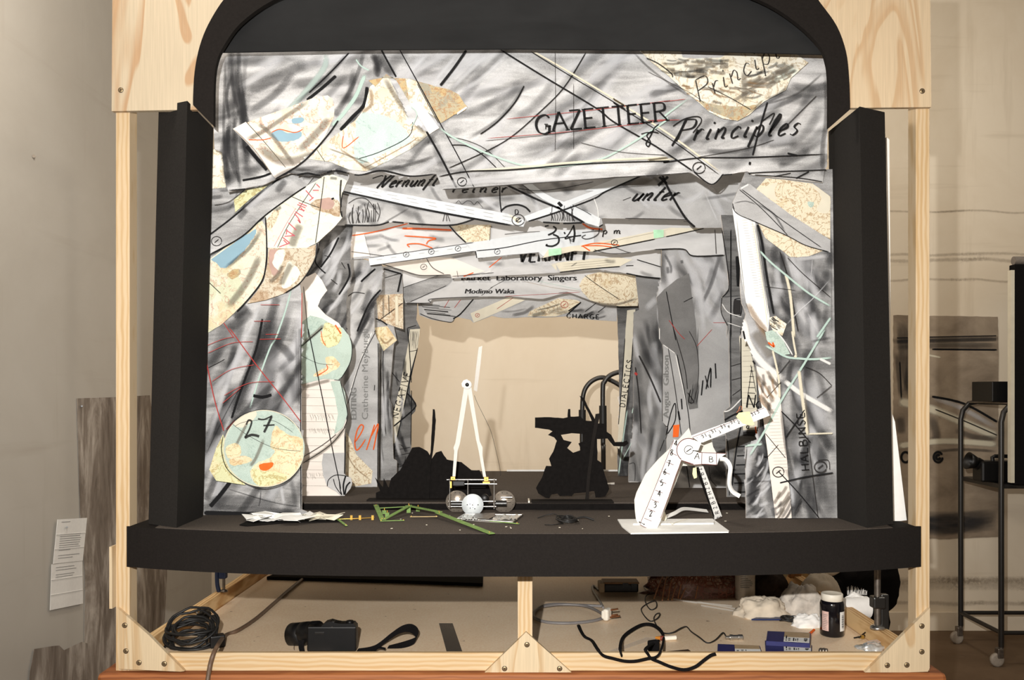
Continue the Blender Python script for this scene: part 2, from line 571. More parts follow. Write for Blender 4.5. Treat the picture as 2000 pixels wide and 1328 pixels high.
M['map_land'] = mapmat('atlas_page_continent', c(216, 204, 172), c(212, 206, 170), c(188, 156, 116), 0.56, 30, 7.0, 0.026, 12, c(210, 190, 150))
M['map_green'] = mapmat('atlas_page_lowland', c(206, 206, 164), c(214, 206, 166), c(172, 152, 96), 0.55, 30, 8.0, 0.03, 12)
M['map_ocean'] = mapmat('atlas_page_ocean', c(172, 188, 178), c(178, 194, 184), c(144, 164, 154), 0.55, 9, 9.0, 0.008, 8)
M['map_olive'] = mapmat('atlas_page_olive', c(176, 166, 140), c(158, 152, 134), c(168, 126, 88), 0.5, 34, 10.0, 0.03, 14, c(190, 168, 126))
M['map_white'] = mapmat('atlas_page_coast', ivory, c(226, 234, 222), c(178, 160, 132), 0.6, 26, 11.0, 0.03, 10, c(220, 210, 186))
M['map_blue'] = plain('atlas_blue', c(138, 168, 182), 0.8, 0.2, var=0.05, scale=20)
M['rose'] = plain('atlas_rose', c(178, 148, 136), 0.8, 0.2, var=0.1, scale=30)
# marks
M['k'] = ink('charcoal_line', c(26, 26, 27), 4.0, 2.0, 0.95)
M['k2'] = ink('charcoal_thin', c(40, 38, 38), 3.0, 1.2, 0.8)
M['ks'] = ink('charcoal_smear', c(46, 46, 48), 1.3, 1.4, 0.42, tip=2.4)
M['kss'] = ink('charcoal_haze', c(60, 60, 62), 1.1, 0.8, 0.30, tip=1.8)
M['w'] = ink('chalk_white', c(226, 224, 220), 1.6, 1.8, 0.85, tip=4.0)
M['ws'] = ink('erased_haze', c(220, 220, 222), 1.1, 0.8, 0.42, tip=1.8)
M['cr'] = ink('pastel_cream', c(214, 206, 184), 2.0, 1.6, 0.9, tip=6.0)
M['te'] = ink('pastel_teal', c(180, 202, 192), 1.8, 1.8, 0.85, tip=5.0)
M['tes'] = ink('pastel_teal_smear', c(170, 186, 180), 1.3, 1.6, 0.7, tip=2.5)
M['stain'] = ink('wall_stain', c(110, 92, 70), 1.0, 1.8, 0.22, gscale=60.0, tip=2.5)
M['re'] = ink('crayon_red', c(170, 62, 58), 3.0, 1.6, 0.8)
M['pk'] = ink('crayon_pink', c(200, 96, 108), 3.0, 1.4, 0.85)
M['og'] = ink('crayon_orange', c(214, 92, 36), 3.0, 1.8, 0.95)
M['gd'] = ink('wash_gray', c(120, 112, 100), 1.3, 1.0, 0.5, tip=3.0)
M['gb'] = ink('wash_brown', c(150, 120, 86), 1.2, 1.4, 0.5, tip=2.5)
M['pr'] = plain('printed_black', c(34, 32, 32), 0.8)
M['pg'] = plain('printed_gray', c(112, 112, 110), 0.8)
M['mint'] = plain('mint_tape', c(170, 214, 178), 0.7)
M['orange'] = plain('orange_tape', c(226, 96, 22), 0.7)
M['lineink'] = plain('pen_red_brown', c(92, 44, 40), 0.8)
M['penblack'] = plain('pen_black', c(40, 34, 32), 0.8)

# ------------------------------------------------------------------ the room
XL, YB = -1.76, 5.1
struct('floor', MB().box((1.6, 1.8, -0.03), (7.6, 7.4, 0.06), M['floor']))
wb = MB().box((1.6, YB + 0.05, 2.1), (7.6, 0.1, 4.2), M['wall_back'])
rr_ = random.Random(3)
for k_, (y_, w_, n_) in enumerate(((413, 5, 5), (497, 7, 5), (508, 9, 4), (548, 6, 3), (1132, 16, 4), (1142, 26, 4), (1178, 10, 4), (1200, 7, 5))):
    for j_ in range(n_):
        x_ = 1700 + j_ * 150 + rr_.uniform(-30, 30)
        wb.stroke([(x_ + d_, y_ + rr_.uniform(-3, 3)) for d_ in (0, 50, 105, 160, 215)], w_, YB - 0.0008 - 0.0001 * k_ - 0.00002 * j_, M['stain'])
struct('wall_back', wb)
struct('wall_left', MB().box((XL - 0.05, 1.8, 2.1), (0.1, 7.4, 4.2), M['wall_left']))
struct('baseboard_back', MB().box((1.9, YB - 0.009, 0.055), (6.4, 0.018, 0.11), M['wall_back'], bev=0.003))

# ------------------------------------------------------------------ table, kraft sheet
tb = thing('work_table', 'varnished orange-brown wooden table carrying the whole pine frame', 'table', (0.02, 2.9, 0))
t = MB()
t.box((0.025, 2.895, ZT - 0.02), (2.13, 1.44, 0.04), M['table'], bev=0.012)
build('tabletop', t, tb)
build('apron', MB().box((0.025, 2.26, ZT - 0.085), (1.9, 0.025, 0.09), M['table']), tb)
for sx in (-0.95, 1.0):
    for sy in (2.3, 3.5):
        build('leg', MB().box((sx, sy, (ZT - 0.04) / 2), (0.06, 0.06, ZT - 0.04), M['table']), tb)
tag(build('kraft_sheet', MB().prism([[Vector((-0.963, 2.217, ZT)), Vector((1.009, 2.217, ZT)), Vector((1.0, 3.56, ZT)), Vector((-0.93, 3.56, ZT))]], Vector((0, 0, 0.0012)), M['kraft'])),
    'tan kraft paper sheet spread over the table inside the pine frame', 'paper')
ZK = ZT + 0.0012

# ------------------------------------------------------------------ pine frame
YF = 2.2
fr = thing('timber_frame', 'raw pine stand with screwed plywood corners around the black stage', 'frame', (0.02, YF, ZT))
def px2X(x, Y): return (x - HX) * Y / FPX
def zz(y, Y): return ZC - (y - HY) * Y / FPX
xl0, xl1, xr0, xr1 = px2X(226, YF), px2X(253, YF), px2X(1789, YF), px2X(1816, YF)
for n_, a, b in (('post', xl0, xl1), ('post', xr0, xr1)):
    build(n_, MB().box(((a + b) / 2, YF + 0.0225, (ZT + 2.45) / 2), (b - a, 0.045, 2.45 - ZT), M['pine'], bev=0.0015), fr)
    build('rear_post', MB().box(((a + b) / 2, 3.50, (ZT + 2.45) / 2), (b - a, 0.045, 2.45 - ZT), M['pine'], bev=0.0015), fr)
    build('top_rail', MB().box(((a + b) / 2, 2.86, 2.425), (b - a, 1.23, 0.047), M['pine_y'], bev=0.0015), fr)
zr = zz(1275, YF)
build('front_rail', MB().box(((xl1 + xr0) / 2, YF + 0.007, (ZT + zr) / 2), (xr0 - xl1, 0.014, zr - ZT), M['pine_x'], bev=0.0015), fr)
build('side_rail', MB().prism([[Vector((-0.992, 2.246, ZT)), Vector((-0.966, 2.246, ZT)), Vector((-0.935, 3.47, ZT)), Vector((-0.961, 3.47, ZT))]], Vector((0, 0, zr - ZT)), M['pine_y']), fr)
build('side_rail', MB().prism([[Vector((1.012, 2.246, ZT)), Vector((1.044, 2.246, ZT)), Vector((1.036, 3.47, ZT)), Vector((1.004, 3.47, ZT))]], Vector((0, 0, zr - ZT)), M['pine_y']), fr)
ux0, ux1 = px2X(1011, YF), px2X(1040, YF)
build('center_post', MB().box(((ux0 + ux1) / 2, YF + 0.0225, (zr + ZC - 0.452) / 2), (ux1 - ux0, 0.045, ZC - 0.452 - zr), M['pine'], bev=0.0015), fr)
def screw_mesh():
    m = MB()
    R = Matrix.Rotation(PI / 2, 3, 'X')
    m.lathe([(0.0001, 0.0009), (0.0022, 0.0010), (0.0048, 0.0006), (0.0055, 0.0)], (0, 0, 0), M['screw'], 20, R)
    for a in (0.4, 0.4 + PI / 2):
        m.box((0, -0.0011, 0), (0.0055, 0.0006, 0.0011), M['screw_dark'], rot=Matrix.Rotation(a, 3, 'Y'))
    m.lathe([(0.0055, 0.0002), (0.0068, 0.0002)], (0, 0, 0), M['screw_dark'], 20, R)
    return m
screw0 = None
def screws(parent, pts, Y):
    global screw0
    for i, (x, y) in enumerate(pts):
        if screw0 is None:
            screw0 = build('screw', screw_mesh(), org=(0, 0, 0)); o = screw0
        else:
            o = screw0.copy(); COL.objects.link(o)
        o.parent = parent
        o.rotation_euler = (0, random.random() * 3, 0)
        o.location = P(x, y, Y) - ORG[parent.name]
YG = YF - 0.012
g = build('gusset', MB().poly(zK((118, 750), (360, 960), (640, 1243), (610, 1247), (130, 1226)), YG, 0.012, M['gusset']), fr)
screws(g, zK((174, 885), (183, 1086), (285, 1177), (483, 1186)), YG - 0.0004)
g = build('gusset', MB().poly(zL((1510, 618), (1885, 952), (1885, 960), (1172, 958), (1190, 930)), YG, 0.012, M['gusset']), fr)
screws(g, zL((1517, 716), (1342, 903), (1772, 903)), YG - 0.0004)
g = build('gusset', MB().poly(zN((1850, 478), (1848, 1000), (1832, 1030), (1300, 1048), (1284, 1040)), YG, 0.012, M['gusset']), fr)
screws(g, zN((1780, 634), (1780, 857), (1480, 975), (1650, 972)), YG - 0.0004)
build('side_strip', MB().box((px2X(226, YF) - 0.0035, YF + 0.01, zz(1125, YF)), (0.007, 0.06, 0.155), M['gusset']), fr)
YP = YF - 0.014
p_ = build('plywood_panel', MB().poly([(220, -90), (480, -90), (440, 5), (404, 70), (394, 130), (392, 214), (218, 217)], YP, 0.014, M['ply_flame']), fr)
screws(p_, zA((119, 584)), YP - 0.0004)
p_ = build('plywood_panel', MB().poly([(1560, -90), (1816, -90), (1819, 209), (1646, 211), (1642, 130), (1626, 60), (1594, 0)], YP, 0.014, M['ply_plain']), fr)
screws(p_, zC((1850, 547)), YP - 0.0004)

# ------------------------------------------------------------------ black stage: apron, columns, arch, stage floor
st = thing('model_stage', 'black-painted miniature theatre stage with arch and columns', 'stage', (0.0, 2.3, ZC - 0.449))
# bow-fronted apron
XA0, XA1 = px2X(252, 2.21), px2X(1794, 2.21)
YR = 2.49
top = []
N = 48
for i in range(N + 1):
    X = XA0 + (XA1 - XA0) * i / N
    u = (X - (XA0 + XA1) / 2) / ((XA1 - XA0) / 2)
    top.append((X, 2.08 + 0.116 * abs(u) ** 3.2))
lp = [Vector((x, y, ZD)) for x, y in top]
e = MB()
e.prism([lp + [Vector((XA1, YF - 0.001, ZD)), Vector((1.018, YF - 0.001, ZD)), Vector((1.018, YR, ZD)), Vector((-0.9655, YR, ZD)), Vector((-0.9655, YF - 0.001, ZD)), Vector((XA0, YF - 0.001, ZD))]], Vector((0, 0, -0.102)), M['black_board'])
build('apron_fascia', e, st)
e = MB()
def bowY(X):
    u = (X - (XA0 + XA1) / 2) / ((XA1 - XA0) / 2)
    return 2.08 + 0.116 * abs(u) ** 3.2
dk = [Vector((x, y + 0.0015, ZD + 0.0012)) for x, y in top if -0.93 < x < 0.975]
e.prism([dk + [Vector((0.98, YR - 0.001, ZD + 0.0012)), Vector((-0.935, YR - 0.001, ZD + 0.0012))]], Vector((0, 0, -0.0014)), M['black_deck'])
build('apron_deck', e, st)
build('stage_floor', MB().box((0.02, (YR + 3.44) / 2, ZS - 0.011), (1.915, 3.44 - YR, 0.022), M['black_deck'], bev=0.001), st)
build('stage_riser', MB().box((0.02, YR - 0.0015, ZS - 0.0135), (1.916, 0.003, 0.0195), M['black_paper']), st)
build('stage_underframe', MB().box((0.02, 2.97, ZS - 0.072), (1.91, 0.9, 0.098), M['black_board']), st)
# columns (three bevelled faces each)
def column(sb, st_, fb, ft, ib, it):
    """seam, outer front and inner back edges, bottom and top, as (x, y, depth)"""
    A = [P(*sb), P(*fb), Vector((0, 0, 0)), P(*ib)]
    B = [P(*st_), P(*ft), Vector((0, 0, 0)), P(*it)]
    for q in (A, B):
        q[2] = Vector((q[1].x + (q[3].x - q[0].x), q[3].y, q[3].z))
    zb = ZD + 0.0015
    A = [Vector((p.x, p.y, zb)) for p in A]
    m = MB()
    m.add(A + B, [[0, 1, 5, 4], [1, 2, 6, 5], [2, 3, 7, 6], [3, 0, 4, 7], [3, 2, 1, 0], [4, 5, 6, 7]], M['black_col'])
    return m
build('column', column((345, 1033, 2.165), (366, 197, 2.165), (290, 1026, 2.225), (310, 208, 2.225), (396, 1010, 2.353), (417, 250, 2.353)), st)
build('column', column((1693, 1034, 2.165), (1679, 208, 2.165), (1745, 1029, 2.225), (1728, 219, 2.225), (1628, 1010, 2.353), (1618, 257, 2.353)), st)
# arch board and header
outer = [(377, 205), (377, 190), (380, 140), (390, 90), (408, 45), (440, -5), (485, -50), (560, -95), (700, -130), (1010, -150), (1330, -130), (1480, -95), (1560, -50), (1602, 5), (1634, 50), (1652, 100), (1658, 150), (1660, 200), (1660, 214)]
inner = [(1619, 250), (1619, 160), (1614, 118), (1600, 88), (1560, 48), (1500, 8), (1420, -22), (1300, -45), (1010, -60), (720, -45), (600, -22), (530, 2), (470, 45), (438, 88), (424, 118), (418, 160), (417, 246)]
so = smooth(outer, 4); si = smooth(inner, 4)
build('arch', MB().poly([(p.x, p.y) for p in so] + [(p.x, p.y) for p in si], YP - 0.016, 0.015, M['black_board']), st)
build('header_panel', MB().poly([(390, -100), (1640, -100), (1640, 118), (1606, 106), (1300, 98), (1010, 95), (700, 97), (430, 102), (396, 120)], YP + 0.03, 0.006, M['black_head']), st)

# ------------------------------------------------------------------ hand lettering: strokes on a unit grid (y up, capitals 1 high)
GL = {
 'A': (0.8, [[(0, 0), (.4, 1)], [(.4, 1), (.8, 0)], [(.15, .38), (.65, .38)]]),
 'B': (0.65, [[(.05, 0), (.05, 1)], [(.05, 1), (.5, .95), (.52, .62), (.05, .53)], [(.05, .53), (.62, .45), (.6, .05), (.05, 0)]]),
 'C': (0.75, [[(.72, .82), (.5, 1), (.15, .85), (.02, .5), (.15, .12), (.5, 0), (.74, .16)]]),
 'D': (0.75, [[(.05, 0), (.05, 1)], [(.05, 1), (.5, .95), (.72, .5), (.5, .05), (.05, 0)]]),
 'E': (0.6, [[(.05, 0), (.05, 1)], [(.05, 1), (.58, 1)], [(.05, .52), (.48, .52)], [(.05, 0), (.6, 0)]]),
 'F': (0.58, [[(.05, 0), (.05, 1)], [(.05, 1), (.58, 1)], [(.05, .52), (.48, .52)]]),
 'G': (0.8, [[(.72, .84), (.5, 1), (.15, .85), (.02, .5), (.15, .12), (.48, 0), (.72, .12)], [(.72, .42), (.72, .02)], [(.5, .42), (.8, .42)]]),
 'H': (0.75, [[(.05, 0), (.05, 1)], [(.7, 0), (.7, 1)], [(.05, .5), (.7, .5)]]),
 'I': (0.25, [[(.12, 0), (.12, 1)]]),
 'L': (0.58, [[(.05, 1), (.05, 0)], [(.05, 0), (.58, 0)]]),
 'M': (0.9, [[(.05, 0), (.1, 1)], [(.1, 1), (.45, .2)], [(.45, .2), (.8, 1)], [(.8, 1), (.86, 0)]]),
 'N': (0.78, [[(.05, 0), (.05, 1)], [(.05, 1), (.72, 0)], [(.72, 0), (.72, 1)]]),
 'O': (0.8, [[(.4, 1), (.08, .8), (.02, .5), (.12, .15), (.4, 0), (.7, .15), (.78, .5), (.68, .85), (.4, 1)]]),
 'P': (0.62, [[(.05, 0), (.05, 1)], [(.05, 1), (.55, .95), (.58, .6), (.05, .5)]]),
 'R': (0.72, [[(.05, 0), (.05, 1)], [(.05, 1), (.55, .95), (.58, .6), (.05, .52)], [(.3, .52), (.72, 0)]]),
 'S': (0.6, [[(.56, .86), (.3, 1), (.05, .78), (.3, .52), (.56, .28), (.3, 0), (.02, .14)]]),
 'T': (0.7, [[(.35, 0), (.35, 1)], [(0, 1), (.7, 1)]]),
 'V': (0.78, [[(0, 1), (.38, 0)], [(.38, 0), (.76, 1)]]),
 'W': (1.1, [[(0, 1), (.28, 0)], [(.28, 0), (.55, .9)], [(.55, .9), (.8, 0)], [(.8, 0), (1.08, 1)]]),
 'Z': (0.65, [[(.02, 1), (.62, 1)], [(.62, 1), (.02, 0)], [(.02, 0), (.65, 0)]]),
 '1': (0.4, [[(.1, .8), (.25, 1)], [(.25, 1), (.25, 0)], [(.1, 0), (.4, 0)]]),
 '2': (0.6, [[(.05, .78), (.28, 1), (.52, .78), (.3, .4), (.02, .03)], [(.02, .03), (.6, .06)]]),
 '3': (0.58, [[(.05, .88), (.3, 1), (.5, .8), (.2, .55)], [(.2, .55), (.55, .42), (.5, .1), (.22, 0), (.02, .12)]]),
 '4': (0.62, [[(.4, 1), (.02, .36)], [(.02, .36), (.62, .36)], [(.44, 1), (.42, 0)]]),
 '5': (0.58, [[(.5, 1), (.12, 1)], [(.12, 1), (.08, .56)], [(.08, .56), (.35, .66), (.55, .36), (.35, .03), (.02, .1)]]),
 '6': (0.58, [[(.45, 1), (.12, .6), (.06, .25), (.28, 0), (.52, .22), (.36, .5), (.08, .3)]]),
 '7': (0.58, [[(.02, .96), (.56, .98)], [(.56, .98), (.2, 0)], [(.18, .5), (.5, .54)]]),
 '8': (0.55, [[(.28, .55), (.06, .78), (.28, 1), (.5, .78), (.28, .55), (.03, .26), (.28, 0), (.53, .26), (.28, .55)]]),
 '9': (0.55, [[(.5, .7), (.28, .5), (.08, .72), (.3, 1), (.5, .75), (.4, .3), (.2, 0)]]),
 '.': (0.2, [[(.08, .0), (.12, .09)]]),
 ' ': (0.4, []),
 'a': (0.5, [[(.42, .5), (.2, .52), (.03, .25), (.15, .0), (.4, .25), (.42, .5)], [(.42, .5), (.4, .08), (.52, .05)]]),
 'c': (0.42, [[(.38, .42), (.22, .53), (.04, .28), (.15, .01), (.42, .1)]]),
 'd': (0.5, [[(.42, .45), (.2, .52), (.03, .25), (.15, 0), (.4, .2)], [(.48, 1), (.4, .1), (.5, .03)]]),
 'e': (0.42, [[(.05, .22), (.36, .36), (.25, .54), (.05, .3), (.14, .0), (.42, .1)]]),
 'f': (0.4, [[(.42, .95), (.28, .98), (.18, .5), (.08, -.35)], [(.0, .48), (.36, .52)]]),
 'i': (0.25, [[(.1, .5), (.08, .06), (.22, .05)], [(.14, .72), (.15, .8)]]),
 'l': (0.28, [[(.05, .1), (.28, .8), (.2, 1), (.1, .6), (.1, .06), (.26, .05)]]),
 'm': (0.85, [[(.02, .5), (.06, 0)], [(.06, .3), (.22, .52), (.34, .38), (.34, 0)], [(.34, .3), (.5, .52), (.64, .38), (.64, .05), (.8, .06)]]),
 'n': (0.52, [[(.02, .5), (.06, 0)], [(.06, .3), (.25, .53), (.38, .36), (.36, .05), (.5, .05)]]),
 'o': (0.45, [[(.22, .52), (.03, .3), (.14, .01), (.36, .15), (.38, .42), (.22, .52)]]),
 'p': (0.5, [[(.05, .5), (.04, -.45)], [(.05, .35), (.26, .54), (.42, .3), (.28, .02), (.06, .12)]]),
 'r': (0.36, [[(.03, .5), (.06, 0)], [(.06, .3), (.2, .5), (.34, .46)]]),
 's': (0.4, [[(.34, .46), (.18, .53), (.07, .38), (.3, .18), (.18, 0), (.0, .06)]]),
 't': (0.34, [[(.14, .9), (.1, .08), (.28, .04)], [(.0, .56), (.32, .58)]]),
 'u': (0.5, [[(.03, .5), (.05, .1), (.2, 0), (.38, .2), (.42, .5)], [(.42, .5), (.4, .06), (.5, .04)]]),
 'v': (0.45, [[(.0, .5), (.16, 0)], [(.16, 0), (.42, .52)]]),
}
SERIF = {'A': [(0, 0), (.8, 0)], 'E': [(.05, 0), (.05, 1)], 'F': [(.05, 0), (.05, 1)], 'G': [], 'I': [(.12, 0), (.12, 1)], 'N': [(.05, 0), (.05, 1), (.72, 1)],
         'R': [(.05, 0), (.05, 1), (.72, 0)], 'T': [(.35, 0)], 'Z': [], 'V': [(0, 1), (.76, 1)], 'L': [(.05, 1)], 'D': []}
def letter(mb, text, x, y, h, mat, w, Y, ang=0.0, slant=0.0, gap=0.18, xs=1.0, flip=False, serif=False, pt=None, chis=0.45, hs=None):
    """Write text with its baseline from pixel (x, y); ang in degrees, anticlockwise."""
    a = math.radians(ang)
    pen = 0.0
    n = len(text)
    for i, ch in enumerate(text):
        if ch not in GL:
            continue
        wd_, strokes = GL[ch]
        hh = h if hs is None else h + (hs - h) * i / max(1, n - 1)
        def loc(q):
            u = (q[0] + slant * q[1]) * xs * hh
            v = q[1] * hh * (-1 if flip else 1)
            u += pen
            return (x + u * math.cos(a) - v * math.sin(a) * 1.0, y - u * math.sin(a) - v * math.cos(a))
        for s in strokes:
            mb.stroke([loc(q) for q in s], w, Y, mat, n=5, pt=pt, chis=chis)
        if serif:
            for q in SERIF.get(ch, []):
                mb.stroke([loc((q[0] - .12, q[1])), loc((q[0] + .12, q[1]))], w * 0.55, Y, mat, n=2, pt=pt)
        pen += (wd_ + gap) * xs * hh
    return pen

def printed(mb, text, x, y, h, mat, Y, ang=0.0, slant=0.0, width=None, bold=0.03, pt=None):
    """Type set in a grotesque; baseline starts at pixel (x, y), h is the capital height in pixels."""
    cu = bpy.data.curves.new('type', 'FONT')
    cu.body = text
    cu.shear = slant
    cu.resolution_u = 3
    o = bpy.data.objects.new('type', cu)
    COL.objects.link(o)
    dg = bpy.context.evaluated_depsgraph_get()
    me = bpy.data.meshes.new_from_object(o.evaluated_get(dg))
    vs_ = [v.co.copy() for v in me.vertices]
    fs = [list(p.vertices) for p in me.polygons]
    bpy.data.objects.remove(o); bpy.data.curves.remove(cu); bpy.data.meshes.remove(me)
    if not vs_: return
    k = h / 0.70
    wmax = max(v.x for v in vs_) * k
    kx = k * (width / wmax if width else 1.0)
    a = math.radians(ang)
    f = Y if callable(Y) else (lambda p, q: Y)
    pt = pt or (lambda p, q: P(p, q, f(p, q)))
    V = []
    for v in vs_:
        u, w = v.x * kx, v.y * k
        V.append(pt(x + u * math.cos(a) - w * math.sin(a), y - u * math.sin(a) - w * math.cos(a)))
    mb.add(V, fs, mat)
    if bold > 0.02:                                  # heavier face: struck twice, a hair apart
        for q in (-1, 1):
            d = pt(x + q * bold * h * 2.4 * math.cos(a), y - q * bold * h * 2.4 * math.sin(a)) - pt(x, y)
            mb.add([v + d + Vector((0, -0.000004 * (q + 2), 0)) for v in V], fs, mat)

# ------------------------------------------------------------------ painted flats and pelmets (card boards with collage)
class Flat:
    """One lifted-out card: its outline, glued pieces (parts) and drawn marks."""
    def __init__(self, name, label, cat, Y, outline, mat, th=0.004, group=None, ragged=0.6):
        self.Y, self.outline = Y, outline
        self.pol = rough(outline, ragged, 6, Y) if ragged else outline
        self.mb = MB().poly(self.pol, Y, th, mat, side=M['paper_ivory'])
        self.meta = (name, label, cat, group)
        self.k = 0
        self.j = 0
        self.pieces = []
    def lift(self):
        self.j += 1
        return self.Y - 0.003 * self.k - 0.0003 - 0.000012 * self.j
    def s(self, pts, w, m='k', clip=True, **kw):
        self.mb.stroke(pts, w, self.lift(), M[m], clip=self.pol if clip else None, **kw)
        return self
    def ring(self, cx, cy, r, w=1.5, m='k2', mark=True):
        self.s(ell(cx, cy, r, r * 0.9, 20, 0.3, 6.9), w, m, sm=True)
        if mark: self.s([(cx - r * .4, cy + r * .3), (cx + r * .4, cy - r * .35)], w * 1.2, m)
        return self
    def hatch(self, a, b, n, vec, w, m, jit=2.0):
        for i in range(n):
            t = (i + random.random() * .6) / n
            x, y = a[0] + (b[0] - a[0]) * t, a[1] + (b[1] - a[1]) * t
            k = 0.6 + random.random() * .6
            self.s([(x, y), (x + vec[0] * k * .5 + random.uniform(-jit, jit), y + vec[1] * k * .5), (x + vec[0] * k, y + vec[1] * k)], w * random.uniform(.6, 1.3), m)
        return self
    def smudge(self, n, box, length, ang, w, ms=('ks', 'ws'), seed=1, dev=0.35):
        r = random.Random(seed)
        for i in range(n):
            x, y = r.uniform(box[0], box[2]), r.uniform(box[1], box[3])
            a = ang + r.uniform(-dev, dev)
            L = length * r.uniform(.5, 1.3)
            bx, by = math.cos(a) * L / 2, math.sin(a) * L / 2
            q = r.uniform(-.12, .12) * L
            self.s([(x - bx, y - by), (x - by * .1 + q * .4, y + bx * .1 + q * .4), (x + bx, y + by)], w * r.uniform(.5, 1.4), r.choice(ms))
        return self
    def piece(self, name, pts, mat, label=None, rag=0.5, th=0.0008, clip=True):
        """A paper cut-out glued on; returns its own mesh collector."""
        self.k += 1
        self.j = 0
        p = Piece(self, rough(pts, rag, 6, self.k * 1.7) if rag else pts, mat, th)
        p.meta = (name, label)
        self.pieces.append(p)
        return p
    def text(self, *a, **kw):
        letter(self.mb, *a[:4], M[a[4]], a[5], self.lift(), **kw)
        return self
    def type(self, text, x, y, h, m='pr', **kw):
        printed(self.mb, text, x, y, h, M[m], self.lift(), **kw)
        return self
    def done(self):
        name, label, cat, group = self.meta
        o = tag(build(name, self.mb), label, cat, group)
        for p in self.pieces:
            q = build(p.meta[0], p.mb, o)
            if p.meta[1]: q['label'] = p.meta[1]
        return o
class Piece:
    def __init__(self, fl, pol, mat, th):
        self.fl, self.pol = fl, pol
        self.Y = fl.Y - 0.003 * fl.k
        self.mb = MB().poly(pol, self.Y, th, mat)
        self.j = 0
    def lift(self):
        self.j += 1
        return self.Y - 0.0003 - 0.000012 * self.j
    s, ring, hatch, smudge, text, type = Flat.s, Flat.ring, Flat.hatch, Flat.smudge, Flat.text, Flat.type
    def fill(self, pts, m, clip=False):
        lf = self.lift()
        if m.startswith('map') or m in ('cream', 'rose', 'orange'):
            q = smooth([Vector(p) for p in pts], 3, True)
            pts = [p for p in rough([(a.x, a.y) for a in q], 2.2, 3, self.j + self.fl.k * 2.3) if inside(p, self.pol)]
        self.mb.flat(pts, lf, M[m]); return self

# ---------------- front pelmet ------------------------------------------------------------------------------------
P1o = [(431, 84), (1606, 84)] + zC((1258, 335), (1276, 400), (1282, 700), (1278, 1000), (1262, 1030), (1252, 1098), (1000, 1070), (830, 1052), (800, 1030), (660, 1050), (583, 1114), (460, 1037), (300, 1052), (0, 1062)) \
    + zB((1500, 1166), (1100, 1192), (700, 1222), (545, 1230), (505, 1128), (430, 1135), (330, 1142), (220, 1135), (150, 1115), (80, 1130)) + zA((1680, 1136), (1560, 1110), (1500, 1100), (1400, 1132), (1330, 1142), (1220, 1122), (1120, 1162), (1060, 1192), (940, 1217), (815, 1246)) + [(437, 330), (434, 297), (419, 292), (416, 220), (421, 130)]
f = Flat('pelmet', 'large front charcoal pelmet lettered GAZETTEER under the black arch', 'pelmet', 2.318, P1o, M['ch_pelmet'])
f.smudge(46, (430, 100, 740, 360), 120, -0.5, 22, ('kss', 'ks', 'ws', 'kss'), 3, .7)
f.smudge(26, (445, 120, 490, 310), 120, 1.5, 14, ('ks', 'kss'), 4, .12)
f.smudge(60, (740, 100, 1300, 330), 150, -0.6, 24, ('kss', 'ws', 'ws', 'kss', 'ws'), 5, .35)
f.smudge(40, (1300, 150, 1600, 330), 110, -0.45, 20, ('kss', 'ws', 'ks', 'kss'), 6, .6)
f.s(zHH((170, 850), (260, 1000), (420, 1180), (560, 1240)), 34, 'kss').s(zHH((300, 900), (420, 1000), (560, 1120), (640, 1210)), 20, 'ks')
f.s(zHH((400, 960), (500, 1080), (600, 1190)), 8, 'k').s(zHH((180, 1020), (200, 1180), (215, 1290)), 18, 'ks').s(zHH((360, 1290), (560, 1250), (700, 1190)), 5, 'k')
f.s(zHH((200, 90), (190, 400), (180, 800), (190, 1000)), 7, 'ks').s(zHH((310, 100), (280, 400), (240, 700)), 14, 'kss')
f.s(zHH((1160, 70), (1150, 200), (1000, 400), (830, 590), (770, 650)), 14, 'tes').s(zHH((1380, 65), (1240, 220), (1060, 400), (870, 560)), 11, 'ks').s(zHH((1260, 285), (1130, 400), (980, 520)), 7, 'k')
f.s(zHH((1385, 65), (1200, 260), (1000, 450)), 3.5, 'k')
f.s(zHH((1430, 200), (1400, 420), (1280, 620), (1240, 660)), 16, 'ks').s(zHH((1520, 60), (1490, 200), (1400, 420), (1290, 600)), 10, 'ks')
f.s(zHH((1540, 270), (1450, 480), (1330, 650), (1220, 770)), 9, 'te').s(zHH((1560, 390), (1530, 560), (1420, 680), (1300, 810)), 8, 'k').s(zHH((1450, 125), (1500, 190), (1580, 235)), 3.5, 'te')
f.s(zHH((1600, 60), (1640, 160), (1650, 300)), 14, 'ks')
f.s(zA((1760, 350), (1790, 420), (1780, 470)), 18, 'ks').s(zB((130, 330), (170, 420), (240, 500)), 18, 'ks').s(zB((150, 325), (190, 400), (245, 500)), 4, 'k').s(zB((100, 340), (130, 450), (115, 500)), 12, 'ks')
f.s(zB((820, 400), (700, 500), (560, 640), (480, 740)), 22, 'kss')
f.s(zB((860, 330), (700, 480), (600, 580)), 10, 'ws').s(zB((460, 340), (380, 420), (300, 510)), 10, 'ws').s(zB((660, 330), (560, 450), (480, 545)), 9, 'ws').s(zB((980, 340), (800, 510), (660, 590)), 12, 'ws')
m1 = f.piece('map_cutout', zA((845, 835), (960, 785), (1080, 740), (1200, 700), (1380, 630), (1460, 618), (1490, 640), (1505, 700), (1500, 760), (1450, 870), (1400, 945), (1320, 1015), (1240, 1100), (1120, 1156), (1050, 1060), (950, 940)), M['map_med'], 'atlas map cutout with pale roads')
m1.fill(zA((845, 835), (930, 790), (985, 850), (950, 930), (1100, 1050), (1310, 1020), (1240, 1100), (1120, 1155), (1050, 1060), (950, 940)), 'paper_ivory')
m1.fill(zHH((640, 830), (720, 800), (800, 840), (920, 820), (910, 890), (740, 920), (660, 880)), 'map_blue').fill(zHH((840, 700), (930, 690), (950, 730), (840, 745)), 'map_blue')
